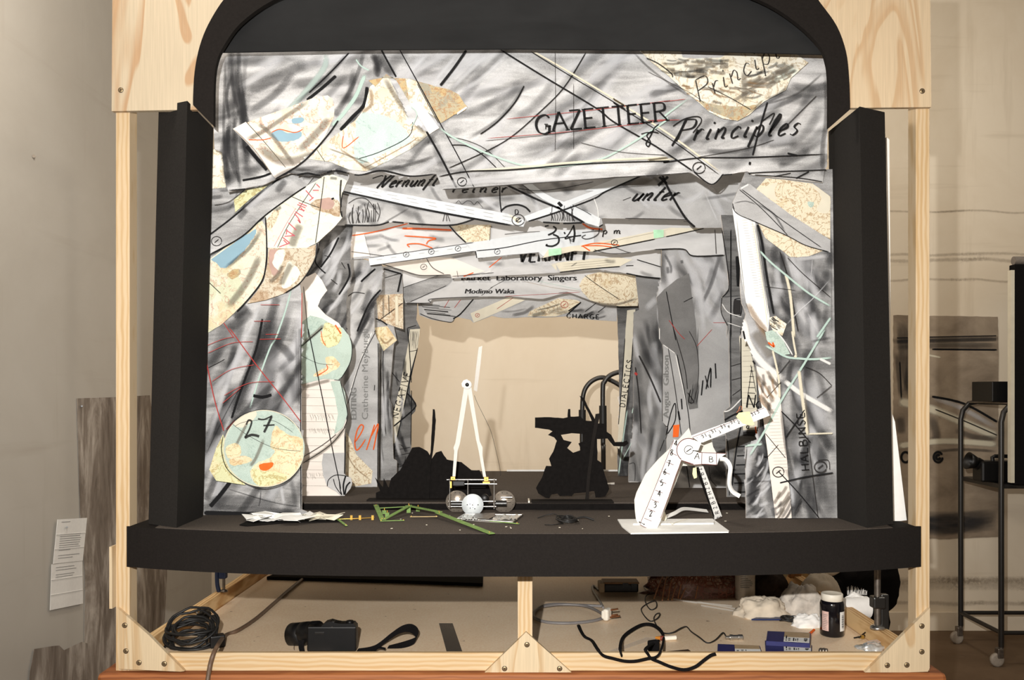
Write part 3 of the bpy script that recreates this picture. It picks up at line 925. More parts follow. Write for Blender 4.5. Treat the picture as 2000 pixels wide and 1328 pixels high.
m1.s(zA((1010, 800), (1100, 880), (1250, 1080)), 10, 'gd').s(zHH((400, 900), (560, 820), (800, 660), (1000, 530)), 11, 'gd').s(zHH((900, 1010), (1060, 850), (1200, 690)), 18, 'gd')
m1.s(zHH((400, 730), (580, 930), (780, 1170)), 1.5, 'k2').s(zHH((270, 790), (480, 1000), (660, 1260)), 3, 'gd').s(zHH((510, 960), (700, 1090), (880, 1100), (1080, 1020)), 22, 'gd')
m1.s(zHH((640, 830), (720, 800), (860, 830), (940, 800)), 2, 'og').s(zHH((420, 900), (560, 900), (640, 880)), 2, 'og')
m2 = f.piece('map_cutout', zA((1735, 560), (1845, 480), (1900, 590), (1960, 720), (1992, 790)) + zB((462, 868), (350, 960), (200, 1040), (60, 1106)) + zA((1710, 1110), (1600, 1100), (1480, 1050), (1335, 1030), (1420, 940), (1520, 870), (1640, 780), (1700, 700)), M['map_white'], 'atlas map cutout with a teal bay')
bay = zB((-10, 740), (60, 730), (170, 750), (270, 800), (320, 870), (340, 920), (150, 1000), (30, 1060), (-30, 1010), (-20, 900))
m2.fill(bay, 'map_sea')
m2.s(zB((230, 520), (300, 640), (380, 760), (460, 870)), 17, 'gd').s(zB((165, 500), (250, 640), (350, 770), (440, 880)), 12, 'gd').s(zB((0, 1030), (150, 980), (330, 880), (350, 760)), 2, 'k2').s(zB((20, 1100), (150, 1030), (330, 930), (390, 885)), 3, 'gb')
m2.s(zHH((1330, 860), (1330, 980), (1480, 870)), 2, 'og').s(zHH((1300, 990), (1430, 1080), (1560, 1190)), 5, 'gb').s(zHH((1180, 980), (1400, 1060), (1600, 1130)), 4, 'gd')
m2.s(zHH((1590, 400), (1600, 560), (1500, 640)), 9, 'gb').s(zHH((1060, 970), (1160, 1120)), 1.4, 'k2')
m3 = f.piece('map_cutout', zB((65, 522), (150, 505), (230, 505), (340, 512), (400, 530), (500, 560), (590, 580), (650, 612), (680, 660), (706, 692), (690, 716), (620, 745), (545, 792), (528, 800), (470, 740), (400, 700), (330, 660), (245, 520), (180, 480), (110, 560)), M['map_olive'], 'torn atlas cutout with brown relief')
m3.fill(zB((240, 512), (330, 512), (380, 530), (430, 620), (500, 740), (470, 745), (330, 660)), 'map_white')
m3.fill(zB((640, 730), (700, 690), (705, 700), (640, 745)), 'white')
w3 = f.piece('paper_strip', zB((330, 660), (420, 690), (525, 830), (462, 870)), M['paper_ivory'], 'white torn paper strip', th=0.0005)
f.s(zB((0, 1050), (120, 1100), (220, 1085), (330, 1100)), 14, 'ks').s(zB((180, 1100), (350, 1060), (500, 1010)), 8, 'ks').s(zB((330, 990), (450, 900), (480, 940)), 22, 'ks').s(zB((490, 900), (520, 1010), (560, 1110)), 20, 'kss')
f.s(zA((1060, 1185), (1200, 1110), (1300, 1095), (1450, 1080)), 11, 'ks').s(zA((1250, 1100), (1400, 1110), (1600, 1120)), 8, 'ks')
f.s(zA((1120, 1162), (1300, 1050), (1450, 890), (1530, 780)), 3.5, 'k')
m4 = f.piece('map_cutout', [(1248, 97)] + zC((1090, 322), (1165, 376), (1060, 470), (1030, 540), (900, 610), (810, 690), (740, 726), (650, 712), (570, 672), (500, 610), (450, 570), (330, 460), (220, 370)) , M['map_white'], 'half round atlas cutout with cursive lettering')
m4.fill(zC((450, 575), (560, 620), (800, 640), (900, 600), (800, 690), (740, 725), (650, 711), (570, 671), (510, 615)), 'map_olive')
m4.fill(zC((400, 305), (690, 318), (640, 345), (480, 352), (410, 345)), 'ch_light')
m4.smudge(30, (1300, 116, 1420, 150), 34, 0.05, 7, ('ks', 'gd', 'gd'), 9, .15).smudge(22, (1460, 124, 1540, 190), 40, -0.3, 8, ('gd', 'ks', 'gd'), 10, .25).smudge(16, (1330, 160, 1480, 200), 36, 0.3, 5, ('gb', 'gd'), 11, .4)
m4.s(zC((700, 620), (880, 500), (1100, 390)), 9, 'gd').s(zC((560, 520), (700, 590), (820, 660)), 2, 'k2').s(zC((780, 420), (780, 620)), 14, 'gd').s(zC((170, 340), (260, 380), (340, 440), (350, 465)), 3, 'k2')
m4.text('Principl', 1366, 200, 42, 'k2', 2.6, ang=29, slant=.3, gap=.16, xs=1.0)
f.s(zC((110, 308), (200, 400), (330, 500), (450, 580)), 5, 'ks').s(zC((900, 630), (1100, 560), (1250, 440)), 5, 'ks').s(zC((820, 665), (930, 610), (1020, 560)), 8, 'ks').s(zC((1215, 575), (1100, 690), (990, 800)), 2.4, 'k2')
# long lines, beams and scale bars drawn over everything
f.s(zB((265, 318), (380, 525), (530, 800), (640, 1000), (750, 1215)), 2.4, 'k').s(zB((440, 850), (530, 1010), (635, 1215)), 4.5, 'k').s(zB((380, 540), (520, 800)), 2, 'k2')
f.s(zB((700, 325), (620, 440), (530, 555)), 6, 'k').s(zB((1075, 555), (1010, 660), (900, 780), (700, 905)), 9, 'ks').s(zB((1075, 555), (1010, 670), (900, 790), (790, 870)), 3, 'k')
f.s(zB((1478, 335), (1330, 570), (1150, 750), (1000, 880), (850, 970), (580, 1092)), 2.4, 'k').s(zB((915, 318), (1200, 495), (1540, 700)) + zC((0, 735), (250, 880), (475, 1030)), 3.6, 'k')
f.s(zB((1110, 320), (1330, 445), (1720, 680)) + zC((0, 600), (320, 800), (640, 1036)), 4.5, 'cr').s(zB((1115, 332), (1330, 465), (1720, 700)) + zC((0, 622), (320, 825), (630, 1050)), 2, 'k')
f.s(zB((575, 885), (700, 910), (830, 970), (950, 1085)), 1.8, 'k2').s(zB((600, 940), (700, 945), (800, 1000), (895, 1088)), 2.2, 'k')
f.s(zB((340, 690), (380, 740), (340, 830)), 2.4, 'te').s(zB((520, 825), (640, 905), (900, 1020), (1150, 1082), (1500, 1050), (1700, 970), (1990, 785)) + zC((300, 700), (450, 590)), 4.5, 'te')
f.s(zB((690, 1112), (1000, 1088), (1500, 1045), (1992, 1022)) + zC((200, 962), (360, 955)), 5, 'cr').s(zB((520, 1145), (700, 1112), (1000, 1100), (1500, 1060), (1992, 1044)) + zC((300, 975), (520, 948), (800, 946), (1270, 926)), 3, 'k')
f.s(zB((545, 1215), (800, 1180), (1200, 1165), (1700, 1120)), 9, 'ws').s(zB((560, 1190), (800, 1160), (1150, 1130)), 12, 'ws')
f.ring(*zB((672, 1178))[0], 9, 1.8, 'k').ring(*zC((508, 1008))[0], 12, 2.0, 'k')
f.s(zC((475, 1030), (583, 1108), (655, 1045)), 3, 'k').s(zC((640, 1052), (900, 1035), (1150, 1025), (1275, 1020)), 2.6, 'k').s(zC((840, 1050), (1100, 1068), (1250, 1092)), 2, 'k').s(zC((1090, 1072), (1170, 1030)), 3, 'k').s(zC((960, 1060), (1060, 1040)), 2, 'k').s(zC((1040, 920), (1100, 935)), 4, 'k')
f.s([(445, 372), (520, 364), (575, 344), (600, 338), (625, 342), (655, 333), (700, 342), (745, 333), (800, 344), (850, 340)], 3.5, 'k').s(zB((545, 1228), (700, 1220), (1100, 1190), (1500, 1162), (1992, 1132)) + zC((300, 1050), (460, 1037)), 2.4, 'k2')
f.s(zB((950, 772), (1500, 715), (1992, 655)) + zC((300, 610), (430, 595)), 1.4, 're').s(zB((830, 897), (1400, 850), (1992, 780)) + zC((200, 725), (400, 720)), 1.4, 're').s(zB((820, 912), (1300, 865), (1700, 800)), 1.3, 'k2')
f.s(zB((1275, 330), (1278, 700), (1275, 980)), 1.1, 'k2').s(zB((1395, 540), (1395, 970)), 1.1, 'k2').s(zB((1440, 925), (1700, 985), (1990, 1005)), 1.5, 'k2')
f.s(zC((500, 945), (800, 890), (960, 840)), 1.8, 'k2').s(zC((1270, 420), (1274, 700), (1250, 900), (1255, 1080)), 12, 'ks')
# lettering
f.text('G', *zB((1150, 868))[0], 37, 'k', 5.0, serif=True, chis=.5).text('AZETTEER', *zB((1262, 850))[0], 37, 'k', 4.6, ang=5.4, serif=True, gap=.13, xs=.98, chis=.5, hs=36)
f.s(zB((1205, 805), (1230, 805)), 2, 'k').s(zB((1216, 806), (1214, 838)), 2, 'k')
f.s(zC((268, 800), (222, 792), (195, 815), (215, 850), (205, 880), (190, 862), (215, 820), (240, 770), (270, 745)), 3, 'k').s(zC((160, 805), (200, 796), (225, 800)), 2.4, 'k')
f.text('Principles', *zC((365, 850))[0], 42, 'k', 3.8, ang=3.2, slant=.52, gap=.20, xs=.98, chis=.6)
f.s(zC((920, 612), (870, 780), (830, 935)), 4, 'k').s(zC((440, 705), (390, 800), (345, 878)), 4.5, 'k').s(zC((350, 760), (420, 715), (500, 700), (522, 730), (470, 800)), 2.6, 'k').s(zC((885, 730), (960, 680), (930, 750)), 2.5, 'k').s(zC((815, 972), (812, 990)), 5, 'k')
f.s(zC((540, 620), (450, 555), (200, 430)), 1.2, 'k2')
f.done()

# ---------------- second pelmet -----------------------------------------------------------------------------------
P2o = [(655, 300), (1476, 300), (1476, 445)] + zG((1205, 420), (1180, 410), (1120, 356), (460, 345), (470, 395), (440, 415), (310, 380), (0, 376)) + zF((1560, 362), (1470, 370), (1450, 413), (1370, 398), (1070, 350), (900, 400), (640, 395), (540, 374), (430, 376), (300, 398), (100, 402)) + [(655, 440)]
f = Flat('pelmet', 'second grey pelmet with three crossing white ruler strips and cursive words', 'pelmet', 2.62, P2o, M['ch_light'])
f.smudge(40, (670, 350, 1430, 440), 70, 0.2, 14, ('kss', 'ws', 'kss'), 21, 1.0)
a = f.piece('paper_strip', zF((-60, 60), (60, 78), (200, 98), (700, 192), (1330, 310), (1460, 360), (1450, 413), (1360, 395), (1000, 330), (560, 260), (-60, 125)), M['strip'], 'white ruler strip slanting down to the right')
a.fill(zF((1330, 312), (1462, 360), (1450, 413), (1400, 404), (1420, 350)), 'cream')
for k in range(9):
    a.s(zF((80 + k * 150, 100 + k * 28), (170 + k * 150, 117 + k * 28)), 1.0, 'gd').s(zF((120 + k * 145, 130 + k * 28), (200 + k * 145, 147 + k * 28)), 1.0, 'gd')
b = f.piece('paper_strip', zG((-380, -90), (-300, -90), (0, 140), (90, 190), (250, 245), (450, 345), (440, 412), (330, 378), (150, 272), (0, 198)), M['strip'], 'white strip crossing downward to the right')
d = f.piece('paper_strip', zF((1455, 330), (1700, 240), (2000, 130)) + zG((330, 128), (700, -20), (860, -20), (500, 128), (230, 240)) + zF((1740, 285), (1480, 370)), M['strip'], 'white strip rising to the right')
f.s(zF((-40, 120), (200, 172), (600, 260), (900, 318), (1360, 402)), 4.5, 'k').s(zF((0, 404), (300, 400), (420, 345), (560, 262)), 4.5, 'ks').s(zF((420, 372), (640, 392), (900, 398), (1070, 350)), 4, 'k').s(zF((50, 398), (300, 400), (400, 372)), 3.5, 'k')
f.hatch(zF((90, 390))[0], zF((320, 370))[0], 14, (0, -34), 2.2, 'k2', 6).s(zF((80, 230), (150, 190), (230, 200), (320, 320)), 2, 'k2').s(zF((820, 370), (835, 310)), 2, 'k2').s(zF((850, 370), (850, 305), (875, 370)), 2, 'k2')
f.s(zF((1265, 60), (1266, 200), (1278, 300)), 2.8, 'k').s(zCC((980, 690), (1080, 610), (1240, 580), (1380, 620), (1465, 700)), 4, 'k').text('D', *zCC((1215, 735))[0], 9, 'k', 1.8)
f.ring(*zF((1408, 358))[0], 12, 2.2, 'k2').s(ell(*zF((1412, 358))[0], 5, 4, 12), 2.2, 'k2')
f.s(zCC((250, 560), (300, 515), (350, 570), (430, 520), (500, 530), (550, 580), (600, 530), (650, 580), (700, 640)), 1.2, 'k2')
f.s(zF((1290, 70), (1540, 190), (1730, 268)) + zG((120, 262), (330, 382)), 4.5, 'k').s(zF((1480, 372), (1740, 288), (2000, 192)) + zG((500, 132), (800, 0)), 3.4, 'k').s(zG((0, 376), (160, 385), (310, 380)), 4, 'k')
f.hatch(zG((60, 365))[0], zG((260, 370))[0], 12, (-3, -26), 2, 'k2', 5).s(zG((230, 240), (330, 290), (380, 320)), 2, 'k2').s(zG((640, 345), (900, 350), (1120, 356)), 2, 'k2')
f.s(zG((930, 0), (1000, 150), (1110, 335), (1190, 415)), 5, 'k').s(zG((120, 220), (150, 252)), 7, 'k').s(zG((400, 190), (430, 280), (436, 400)), 2.2, 'w').s(zG((1260, 130), (1380, 400)), 4, 'ws')
f.s(zF((1400, 110), (1560, 130), (1750, 110), (2000, 60)), 2, 'k2').s(zG((470, 395), (440, 412)), 3, 'k')
f.text('Vernunft', *zBB((640, 305))[0], 24, 'k', 3.6, ang=2, slant=.8, gap=.16, xs=.95, chis=.6).s(zBB((560, 155), (700, 110), (740, 120)), 2.5, 'k').s(zBB((880, 100), (720, 220), (630, 315)), 4.5, 'k')
f.text('reiner', *zCC((190, 385))[0], 19, 'k', 3.6, slant=.3, gap=.3, xs=1.45, chis=.5)
f.text('unter', *zG((690, 210))[0], 29, 'k', 3.8, ang=1, slant=.85, gap=.16, xs=1.05, chis=.6).s(zG((625, 205), (690, 180)), 1.6, 'k2').s(zG((980, 20), (900, 90)), 6, 'k').s(zG((910, 20), (970, 75)), 6, 'k')
f.done()

# ---------------- third pelmet ------------------------------------------------------------------------------------
P3o = [(684, 410)] + zG((1398, 280), (1405, 430), (1420, 634), (1175, 640), (1095, 585), (870, 590), (680, 615), (600, 628), (370, 604), (250, 600), (0, 652)) + zF((1580, 656), (1568, 612), (1090, 657), (1076, 602), (700, 655), (250, 716), (238, 660), (100, 666))
f = Flat('pelmet', 'third pale pelmet with orange crayon scrawl and a written clock time', 'pelmet', 2.84, P3o, M['ch_pale'])
f.smudge(18, (690, 455, 1000, 500), 60, 0.1, 10, ('ws', 'kss'), 31, .8)
f.piece('map_cutout', zF((880, 395), (1195, 395), (1190, 525), (1000, 532)), M['map_tan'], 'tan atlas scrap')
f.piece('cream_scrap', zF((95, 465), (200, 455), (250, 640), (105, 655)), M['paper_ivory'], 'cream paper scrap')
st_ = f.piece('paper_strip', zF((240, 655), (700, 588), (1075, 530), (1600, 445), (2000, 440)) + zG((400, 430), (400, 560), (0, 640)) + zF((1570, 610), (1090, 655), (1076, 600), (700, 652), (250, 714)), M['strip'], 'long white jointed ruler strip')
for x, y in zF((533, 628), (730, 606), (938, 582), (1245, 606)):
    st_.ring(x, y, 5.5, 1.4, 'k2')
for k in range(7):
    st_.s(zF((300 + k * 110, 670 - k * 16), (350 + k * 110, 663 - k * 16)), .9, 'gd')
st_.s(zF((240, 655), (700, 588), (1060, 535)), 1.6, 'k2').s(zF((1080, 600), (1300, 575), (1600, 515), (1900, 480)), 2, 'k').s(zF((1075, 600), (1085, 660)), 2, 'k').s(zF((250, 716), (600, 668), (1070, 602)), 1.8, 'k2')
cs = f.piece('paper_strip', zG((40, 590), (310, 552), (700, 480), (1000, 418), (1262, 424), (900, 502), (620, 560), (385, 606), (250, 600), (0, 655)), M['cream'], 'cream strip with orange flourish')
cs.s(zG((380, 560), (1000, 430)), 1, 'gd').s(zG((300, 565), (420, 540), (600, 556)), 2.6, 'og').s(zG((310, 560), (370, 600)), 2.8, 'og').s(zG((330, 560), (450, 560), (540, 570)), 2.4, 'og').s(zG((390, 605), (880, 507)), 2.4, 'k').s(zG((960, 490), (1262, 424)), 2.2, 'k')
cs.ring(*zG((560, 535))[0], 6, 1.6, 'k')
f.piece('mint_tape', zG((865, 435), (945, 435), (945, 492), (868, 502)), M['mint'], rag=0.2)
f.piece('mint_tape', zG((45, 586), (145, 578), (145, 628), (48, 640)), M['mint'], rag=0.2)
f.s(zF((100, 482), (300, 448), (550, 385)), 2.8, 'og').s(zF((500, 424), (700, 428), (890, 438)), 4.2, 'og').s(zF((515, 482), (640, 490), (765, 502), (710, 520), (690, 548)), 2.8, 'og').s(zF((740, 578), (640, 545), (545, 548), (560, 570)), 2.8, 'og').s(zG((310, 385), (370, 420), (470, 432)), 4.2, 'og')
f.s(zF((870, 402), (930, 470), (1000, 535)), 3.2, 'k').s(zF((100, 605), (260, 625), (360, 640)), 1.6, 'k2').s(zF((1190, 420), (1185, 520)), 1.4, 'k2').s(zF((1300, 470), (1450, 455), (1580, 448)), 1.4, 'k2')
f.s(zG((560, 570), (650, 605), (690, 612)), 1.4, 'k2').s(zG((870, 590), (1095, 585), (1175, 638), (1420, 632)), 2.4, 'k').s(zG((1345, 430), (1355, 625)), 2, 'k2').s(zG((400, 590), (520, 620), (680, 615)), 1.6, 'k2').s(zG((1100, 370), (1130, 372)), 1.2, 'k2')
f.s(zDD((400, 110), (470, 95)), 3.5, 'k').s(zDD((545, 110), (600, 150), (560, 215), (455, 265)), 4, 'k').s(zDD((540, 250), (640, 300), (640, 400), (540, 460), (430, 450), (450, 430)), 4, 'k').s(zDD((740, 235), (765, 222)), 5, 'k')
f.s(zDD((920, 80), (830, 240), (760, 330), (900, 290), (1050, 270)), 2.8, 'k').s(zDD((910, 90), (930, 240), (905, 390)), 4.5, 'k').hatch(zDD((820, 320))[0], zDD((900, 330))[0], 5, (3, 9), 1.6, 'k2', 1)
f.s(zDD((1370, 140), (1350, 240), (1250, 310), (1130, 335), (1060, 300), (1130, 260)), 2.6, 'k2').s(zDD((1060, 220), (1250, 200), (1440, 185)), 2, 'k2')
f.text('pm', *zDD((1430, 245))[0], 13, 'k', 2.3, ang=1, slant=.15, gap=.75, xs=1.3)
f.done()

# ---------------- fourth pelmet -----------------------------------------------------------------------------------
P4o = [(742, 470), (1291, 470)] + zG((925, 640), (925, 818), (720, 790), (600, 766), (430, 746), (200, 762), (0, 777)) + zF((1220, 797), (890, 816), (880, 786), (640, 792), (490, 745), (350, 706))
f = Flat('pelmet', 'fourth pale pelmet with heavy half hidden letters and cream strips', 'pelmet', 3.0, P4o, M['ch_pale'])
f.piece('cream_scrap', zF((350, 700), (640, 640), (900, 655), (1150, 760), (900, 812), (880, 786), (640, 790), (490, 744)), M['paper_ivory'], 'cream paper wedge')
f.piece('paper_strip', zF((1660, 700), (1720, 690), (2000, 660)) + zG((600, 650), (700, 668), (600, 722), (140, 768), (100, 700)) + zF((1720, 770),), M['cream'], 'cream ruled strip')
f.smudge(10, (950, 505, 1280, 535), 40, 0.0, 8, ('kss', 'ws'), 41)
f.ring(*zF((670, 725))[0], 6, 1.4, 'k2').s(zF((690, 655), (740, 730), (830, 780)), 1.8, 'k2').s(zF((880, 655), (960, 640), (1060, 615)), 7, 'ks').s(zF((1180, 730), (1280, 650)), 2, 'og').s(zF((980, 800), (1060, 770)), 2.4, 'og').s(zF((1100, 790), (1200, 755)), 3, 'w')
f.text('VERNUNFT', *zF((1405, 690))[0], 27, 'k', 4.5, ang=2, slant=.25, gap=.2, xs=.82, chis=.6)
f.s(zG((735, 668), (925, 726)), 2.2, 'k').s(zG((270, 690), (220, 722)), 3, 'ks').s(zG((130, 768), (350, 742), (605, 722)), 2.4, 'k').s(zG((650, 716), (710, 714)), 2, 'k').s(zG((650, 775), (780, 800), (925, 815)), 3, 'k')
f.s(zF((350, 705), (490, 748), (640, 790), (880, 786)), 1.8, 'k2').s(zF((890, 800), (1220, 770)), 1.6, 'k2').s(zF((930, 755), (938, 805)), 1.2, 'k2')
for k in range(3):
    f.s(zG((150, 705 + 18 * k), (560, 668 + 18 * k)), .9, 'gd')
f.done()

# ---------------- fifth pelmet ------------------------------------------------------------------------------------
P5o = [(783, 510), (1250, 510)] + zG((758, 960), (742, 1030), (600, 1030), (450, 1012), (370, 985), (200, 922), (0, 975)) + zF((1560, 975), (1350, 955), (1110, 957), (732, 975), (722, 1008), (530, 1006), (488, 890))
f = Flat('pelmet', 'fifth grey pelmet printed with a choir credit, map leaf at its right end', 'pelmet', 3.14, P5o, M['ch_pale'])
f.piece('charcoal_band', zF((490, 890), (790, 790), (905, 810), (850, 870), (560, 1000), (530, 1000)), M['ch_mid'], 'dark grey charcoal band')
ml = f.piece('map_leaf', zG((285, 870), (310, 820), (350, 788), (440, 765), (580, 775), (722, 792), (745, 900), (752, 960), (742, 1030), (600, 1032), (450, 1012), (370, 985), (310, 922)), M['map_tan'], 'rounded tan atlas leaf')
ml.s(zG((300, 770), (420, 860), (600, 980)), 1.6, 'k2').s(zG((380, 1000), (560, 1020), (740, 970)), 6, 'gd').s(zG((420, 770), (400, 850)), 4, 'gb')
f.type('Market  Laboratory  Singers', *zF((960, 830))[0], 10.5, 'pr', width=226)
f.type('Modimo Waka', *zF((988, 932))[0], 9.0, 'pr', slant=.18, width=97)
f.s(zF((1190, 890), (1300, 830)), 1.2, 'k2').s(zF((1120, 950), (1210, 880)), 1.2, 'k2').s(zF((1420, 830), (1700, 890), (1950, 920)), 1.2, 'gb').s(zF((1560, 835), (1900, 905)), 1.0, 'te').s(zF((1300, 955), (1900, 922)), 1.0, 're')
f.s(zF((530, 1006), (720, 1006), (730, 975), (1110, 957)), 1.8, 'k2').s(zF((560, 1000), (850, 870)), 1.6, 'k2').s(zF((1720, 930), (1800, 920)), 3, 'ks').s(zF((790, 790), (500, 890)), 1.4, 'k2')
f.done()

# ---------------- rearmost pelmet ---------------------------------------------------------------------------------
P6o = [(806, 570), (1206, 570)] + zG((578, 1150), (400, 1140), (180, 1112), (0, 1122)) + zF((1480, 1117), (1300, 1127), (1200, 1108), (1060, 1162), (1035, 1140), (1000, 1130), (930, 1116), (905, 1140), (880, 1162), (730, 1137), (636, 1102), (625, 1012))
f = Flat('pelmet', 'rearmost small charcoal pelmet above the bare wall, lettered CHARGE', 'pelmet', 3.28, P6o, M['ch_light'])
f.hatch(zF((640, 1010))[0], zF((700, 1100))[0], 9, (52, 5), 1.6, 'k2', 3).s(zF((640, 1090), (740, 1130), (880, 1158), (910, 1130)), 2, 'k2')
p = f.piece('paper_strip', zF((1035, 1088), (1340, 958), (1462, 985), (1062, 1162)), M['cream'], 'cream strip slanting to the left')
p.s(zF((1240, 1055), (1370, 965)), 1.2, 're').ring(*zF((1090, 1103))[0], 4, 1.2, 're')
p = f.piece('map_cutout', zF((1480, 1112), (1500, 1072), (1720, 970), (1870, 985), (1900, 1002), (1800, 1082), (1700, 1112)), M['map_tan'], 'tan atlas leaf')
p.ring(*zF((1770, 1020))[0], 7, 1.4, 're')
f.s(zF((1060, 975), (960, 1090), (900, 1130)), 3, 'k').s(zF((830, 1045), (870, 980)), 1.4, 're').s(zF((910, 1045), (960, 980)), 1.4, 're').smudge(14, (1000, 598, 1200, 618), 40, -.25, 8, ('ks', 'kss'), 61, .2)
f.s(zF((1900, 1000), (1800, 1090)), 3, 'k').s(zG((300, 1000), (200, 1070)), 2.4, 'k').s(zG((420, 1005), (330, 1075)), 2, 'k2').s(zG((490, 1035), (430, 1080)), 2, 'k2')
f.text('CHARGE', 1107, 621, 8.5, 'k', 2.0, ang=-2, gap=.35, xs=1.2)
f.done()

# ---------------- left side flats ---------------------------------------------------------------------------------
# front left flat
L1o = [(396, 290), (690, 300)] + zD((1180, 60), (1180, 100), (1130, 220), (1113, 350), (1130, 410), (1060, 490), (945, 596), (930, 700), (870, 825), (805, 912), (815, 1000), (818, 1328)) + zE((690, 100), (694, 600), (696, 1180), (730, 1192), (731, 1207), (640, 1212)) + [(395, 1008)]
f = Flat('side_flat', 'front left charcoal flat with overlapping atlas leaves and a globe disc', 'stage flat', 2.385, L1o, M['ch_left'])
f.smudge(60, (405, 640, 585, 990), 150, -1.1, 26, ('kss', 'ws', 'kss', 'ks'), 71, .3)
f.smudge(16, (405, 330, 520, 420), 60, -.6, 12, ('kss', 'ws', 'ks'), 72, .6)
f.s(zE((470, -30), (440, 100), (390, 240), (300, 450), (240, 600)), 30, 'ks').s(zE((450, -60), (415, 120), (365, 260), (285, 470), (240, 590)), 20, 'ks').s(zE((440, -60), (405, 120), (355, 260), (285, 450), (240, 590)), 5, 'k')
f.s(zD((640, 1000), (590, 1130), (540, 1300)), 20, 'ks').s(zD((300, 1180), (360, 1120), (400, 1080)), 22, 'ks').s(zD((250, 1260), (350, 1190), (440, 1120)), 26, 'ks')
f.s(zD((740, 950), (690, 1130), (620, 1328)) + zE((490, 130), (420, 320), (360, 520)), 4, 'te').s(zE((350, -20), (280, 180), (170, 480), (65, 800)), 13, 'ws').s(zD((500, 1060), (450, 1200), (390, 1328)), 9, 'ws')
f.s(zE((500, 60), (600, 160), (640, 220)), 20, 'ks').s(zE((560, 240), (640, 380), (660, 500)), 22, 'kss').s(zE((380, 440), (440, 450), (500, 435)), 7, 'k').s(zE((660, 20), (670, 300), (675, 560)), 10, 'kss')
f.s(zE((200, 1040), (500, 1130), (680, 1160)), 3, 'ks').s(zE((90, 1160), (400, 1180), (690, 1200)), 16, 'ks').s(zE((60, 1130), (300, 1120), (560, 1160)), 24, 'ks').s(zE((60, 1200), (350, 1208), (680, 1210)), 10, 'k')
f.s(zE((230, 1000), (170, 1080), (100, 1160)), 9, 'k').s(zE((140, 960), (110, 1040), (70, 1120)), 16, 'ks').s(zE((620, 960), (640, 1060), (660, 1180)), 12, 'kss').s(zE((560, 1020), (570, 1090), (580, 1150)), 8, 'ws').s(zE((430, 1050), (425, 1120), (415, 1160)), 3, 'ks')
f.s(zE((70, 830), (200, 560), (330, 330)), 3, 'ks').s(zE((90, 260), (150, 230), (195, 205)), 2, 'k2').s(zE((690, 0), (688, 600), (690, 1180)), 2.2, 'k').s(zE((678, 0), (678, 500)), 1.4, 'k2')
# upper left scraps, beam and leaves
f.piece('map_scrap', zD((120, -110), (215, -110), (225, 60), (240, 180), (125, 190)), M['map_white'], 'white and tan atlas scrap')
f.piece('paper_scrap', zD((300, 270), (390, 200), (560, 165), (620, 120), (420, 270), (310, 370)), M['map_green'], 'pale green atlas scrap')
lf = f.piece('map_leaf', zD((98, 740), (230, 640), (360, 560), (430, 470), (515, 435), (540, 480), (552, 600), (550, 720), (520, 880), (470, 960), (420, 1020), (300, 1140), (200, 1230), (85, 1300)), M['map_europe'], 'leaf shaped political atlas page')
lf.fill(zD((112, 705), (250, 615), (400, 540), (470, 500), (450, 560), (380, 660), (230, 797), (160, 750)), 'map_blue').fill(zD((250, 830), (330, 800), (355, 830), (290, 885)), 'map_olive')
lf.s(zD((520, 490), (420, 640), (330, 720), (230, 800)), 10, 'ks').s(zD((100, 895), (200, 990)), 1.8, 'k2').s(zD((500, 700), (400, 900), (250, 1100)), 16, 'gd')
af = f.piece('map_leaf', zD((535, 400), (640, 310), (740, 240), (850, 170), (925, 130), (990, 90), (1050, 80), (1130, 110), (1165, 130), (1128, 220), (1112, 350), (1128, 410), (1060, 490), (940, 598), (860, 640), (700, 645), (547, 640)), M['map_africa'], 'large pale atlas leaf lettered in pink')
af.fill(zAA((620, 380), (750, 330), (900, 345), (960, 420), (950, 540), (850, 510), (730, 480), (640, 440)), 'map_brown').fill(ell(*zAA((800, 390))[0], 14, 12), 'rose').fill(zAA((100, 510), (200, 460), (280, 470), (150, 700)), 'map_tan')
af.s(zAA((770, 80), (720, 480), (670, 840)), 2, 'k2').s(zAA((680, 150), (500, 420), (350, 660), (240, 890)), 1.6, 'k2').s(zAA((400, 310), (560, 380), (720, 440)), 1.6, 'k2').s(zAA((450, 440), (330, 640), (200, 880)), 1, 'pk').s(zAA((500, 620), (440, 760), (400, 880)), 20, 'gd').s(zAA((830, 100), (920, 110)), 7, 'ks').s(zAA((960, 120), (950, 300), (970, 540)), 4, 'k2').s(zAA((210, 470), (290, 430)), 7, 'ks').s(zAA((850, 340), (880, 330)), 4, 'k')
for q in ([(260, 880), (380, 835)], [(380, 835), (300, 770)], [(310, 800), (360, 850)],  # A
          [(320, 760), (440, 750)], [(350, 680), (340, 740)], [(340, 690), (440, 755)],
          [(365, 605), (455, 690)], [(430, 500), (480, 560), (500, 610), (470, 570)], [(440, 480), (530, 540)],
          [(480, 450), (550, 470)], [(465, 400), (560, 440)], [(540, 480), (500, 430)], [(480, 380), (575, 420)],
          [(560, 240), (640, 330)], [(600, 360), (650, 320)], [(680, 170), (720, 210)], [(640, 240), (710, 240)]):
    af.s(zAA(*q), 2.4, 'pk', n=4)
bl = f.piece('map_leaf', zD((562, 640), (700, 646), (860, 640), (925, 615), (922, 720), (862, 830), (800, 912), (680, 990), (540, 1040), (400, 1066), (470, 980), (530, 890), (555, 760)), M['map_brown'], 'brown relief atlas leaf')
bl.fill(zAA((160, 890), (250, 900), (190, 1060), (280, 1130), (200, 1200), (150, 1080)), 'rose').fill(zAA((230, 930), (330, 920), (290, 1080), (250, 1150), (190, 1060)), 'map_africa').fill(zAA((350, 1060), (440, 1090), (500, 1180), (380, 1328), (290, 1328)), 'map_africa')
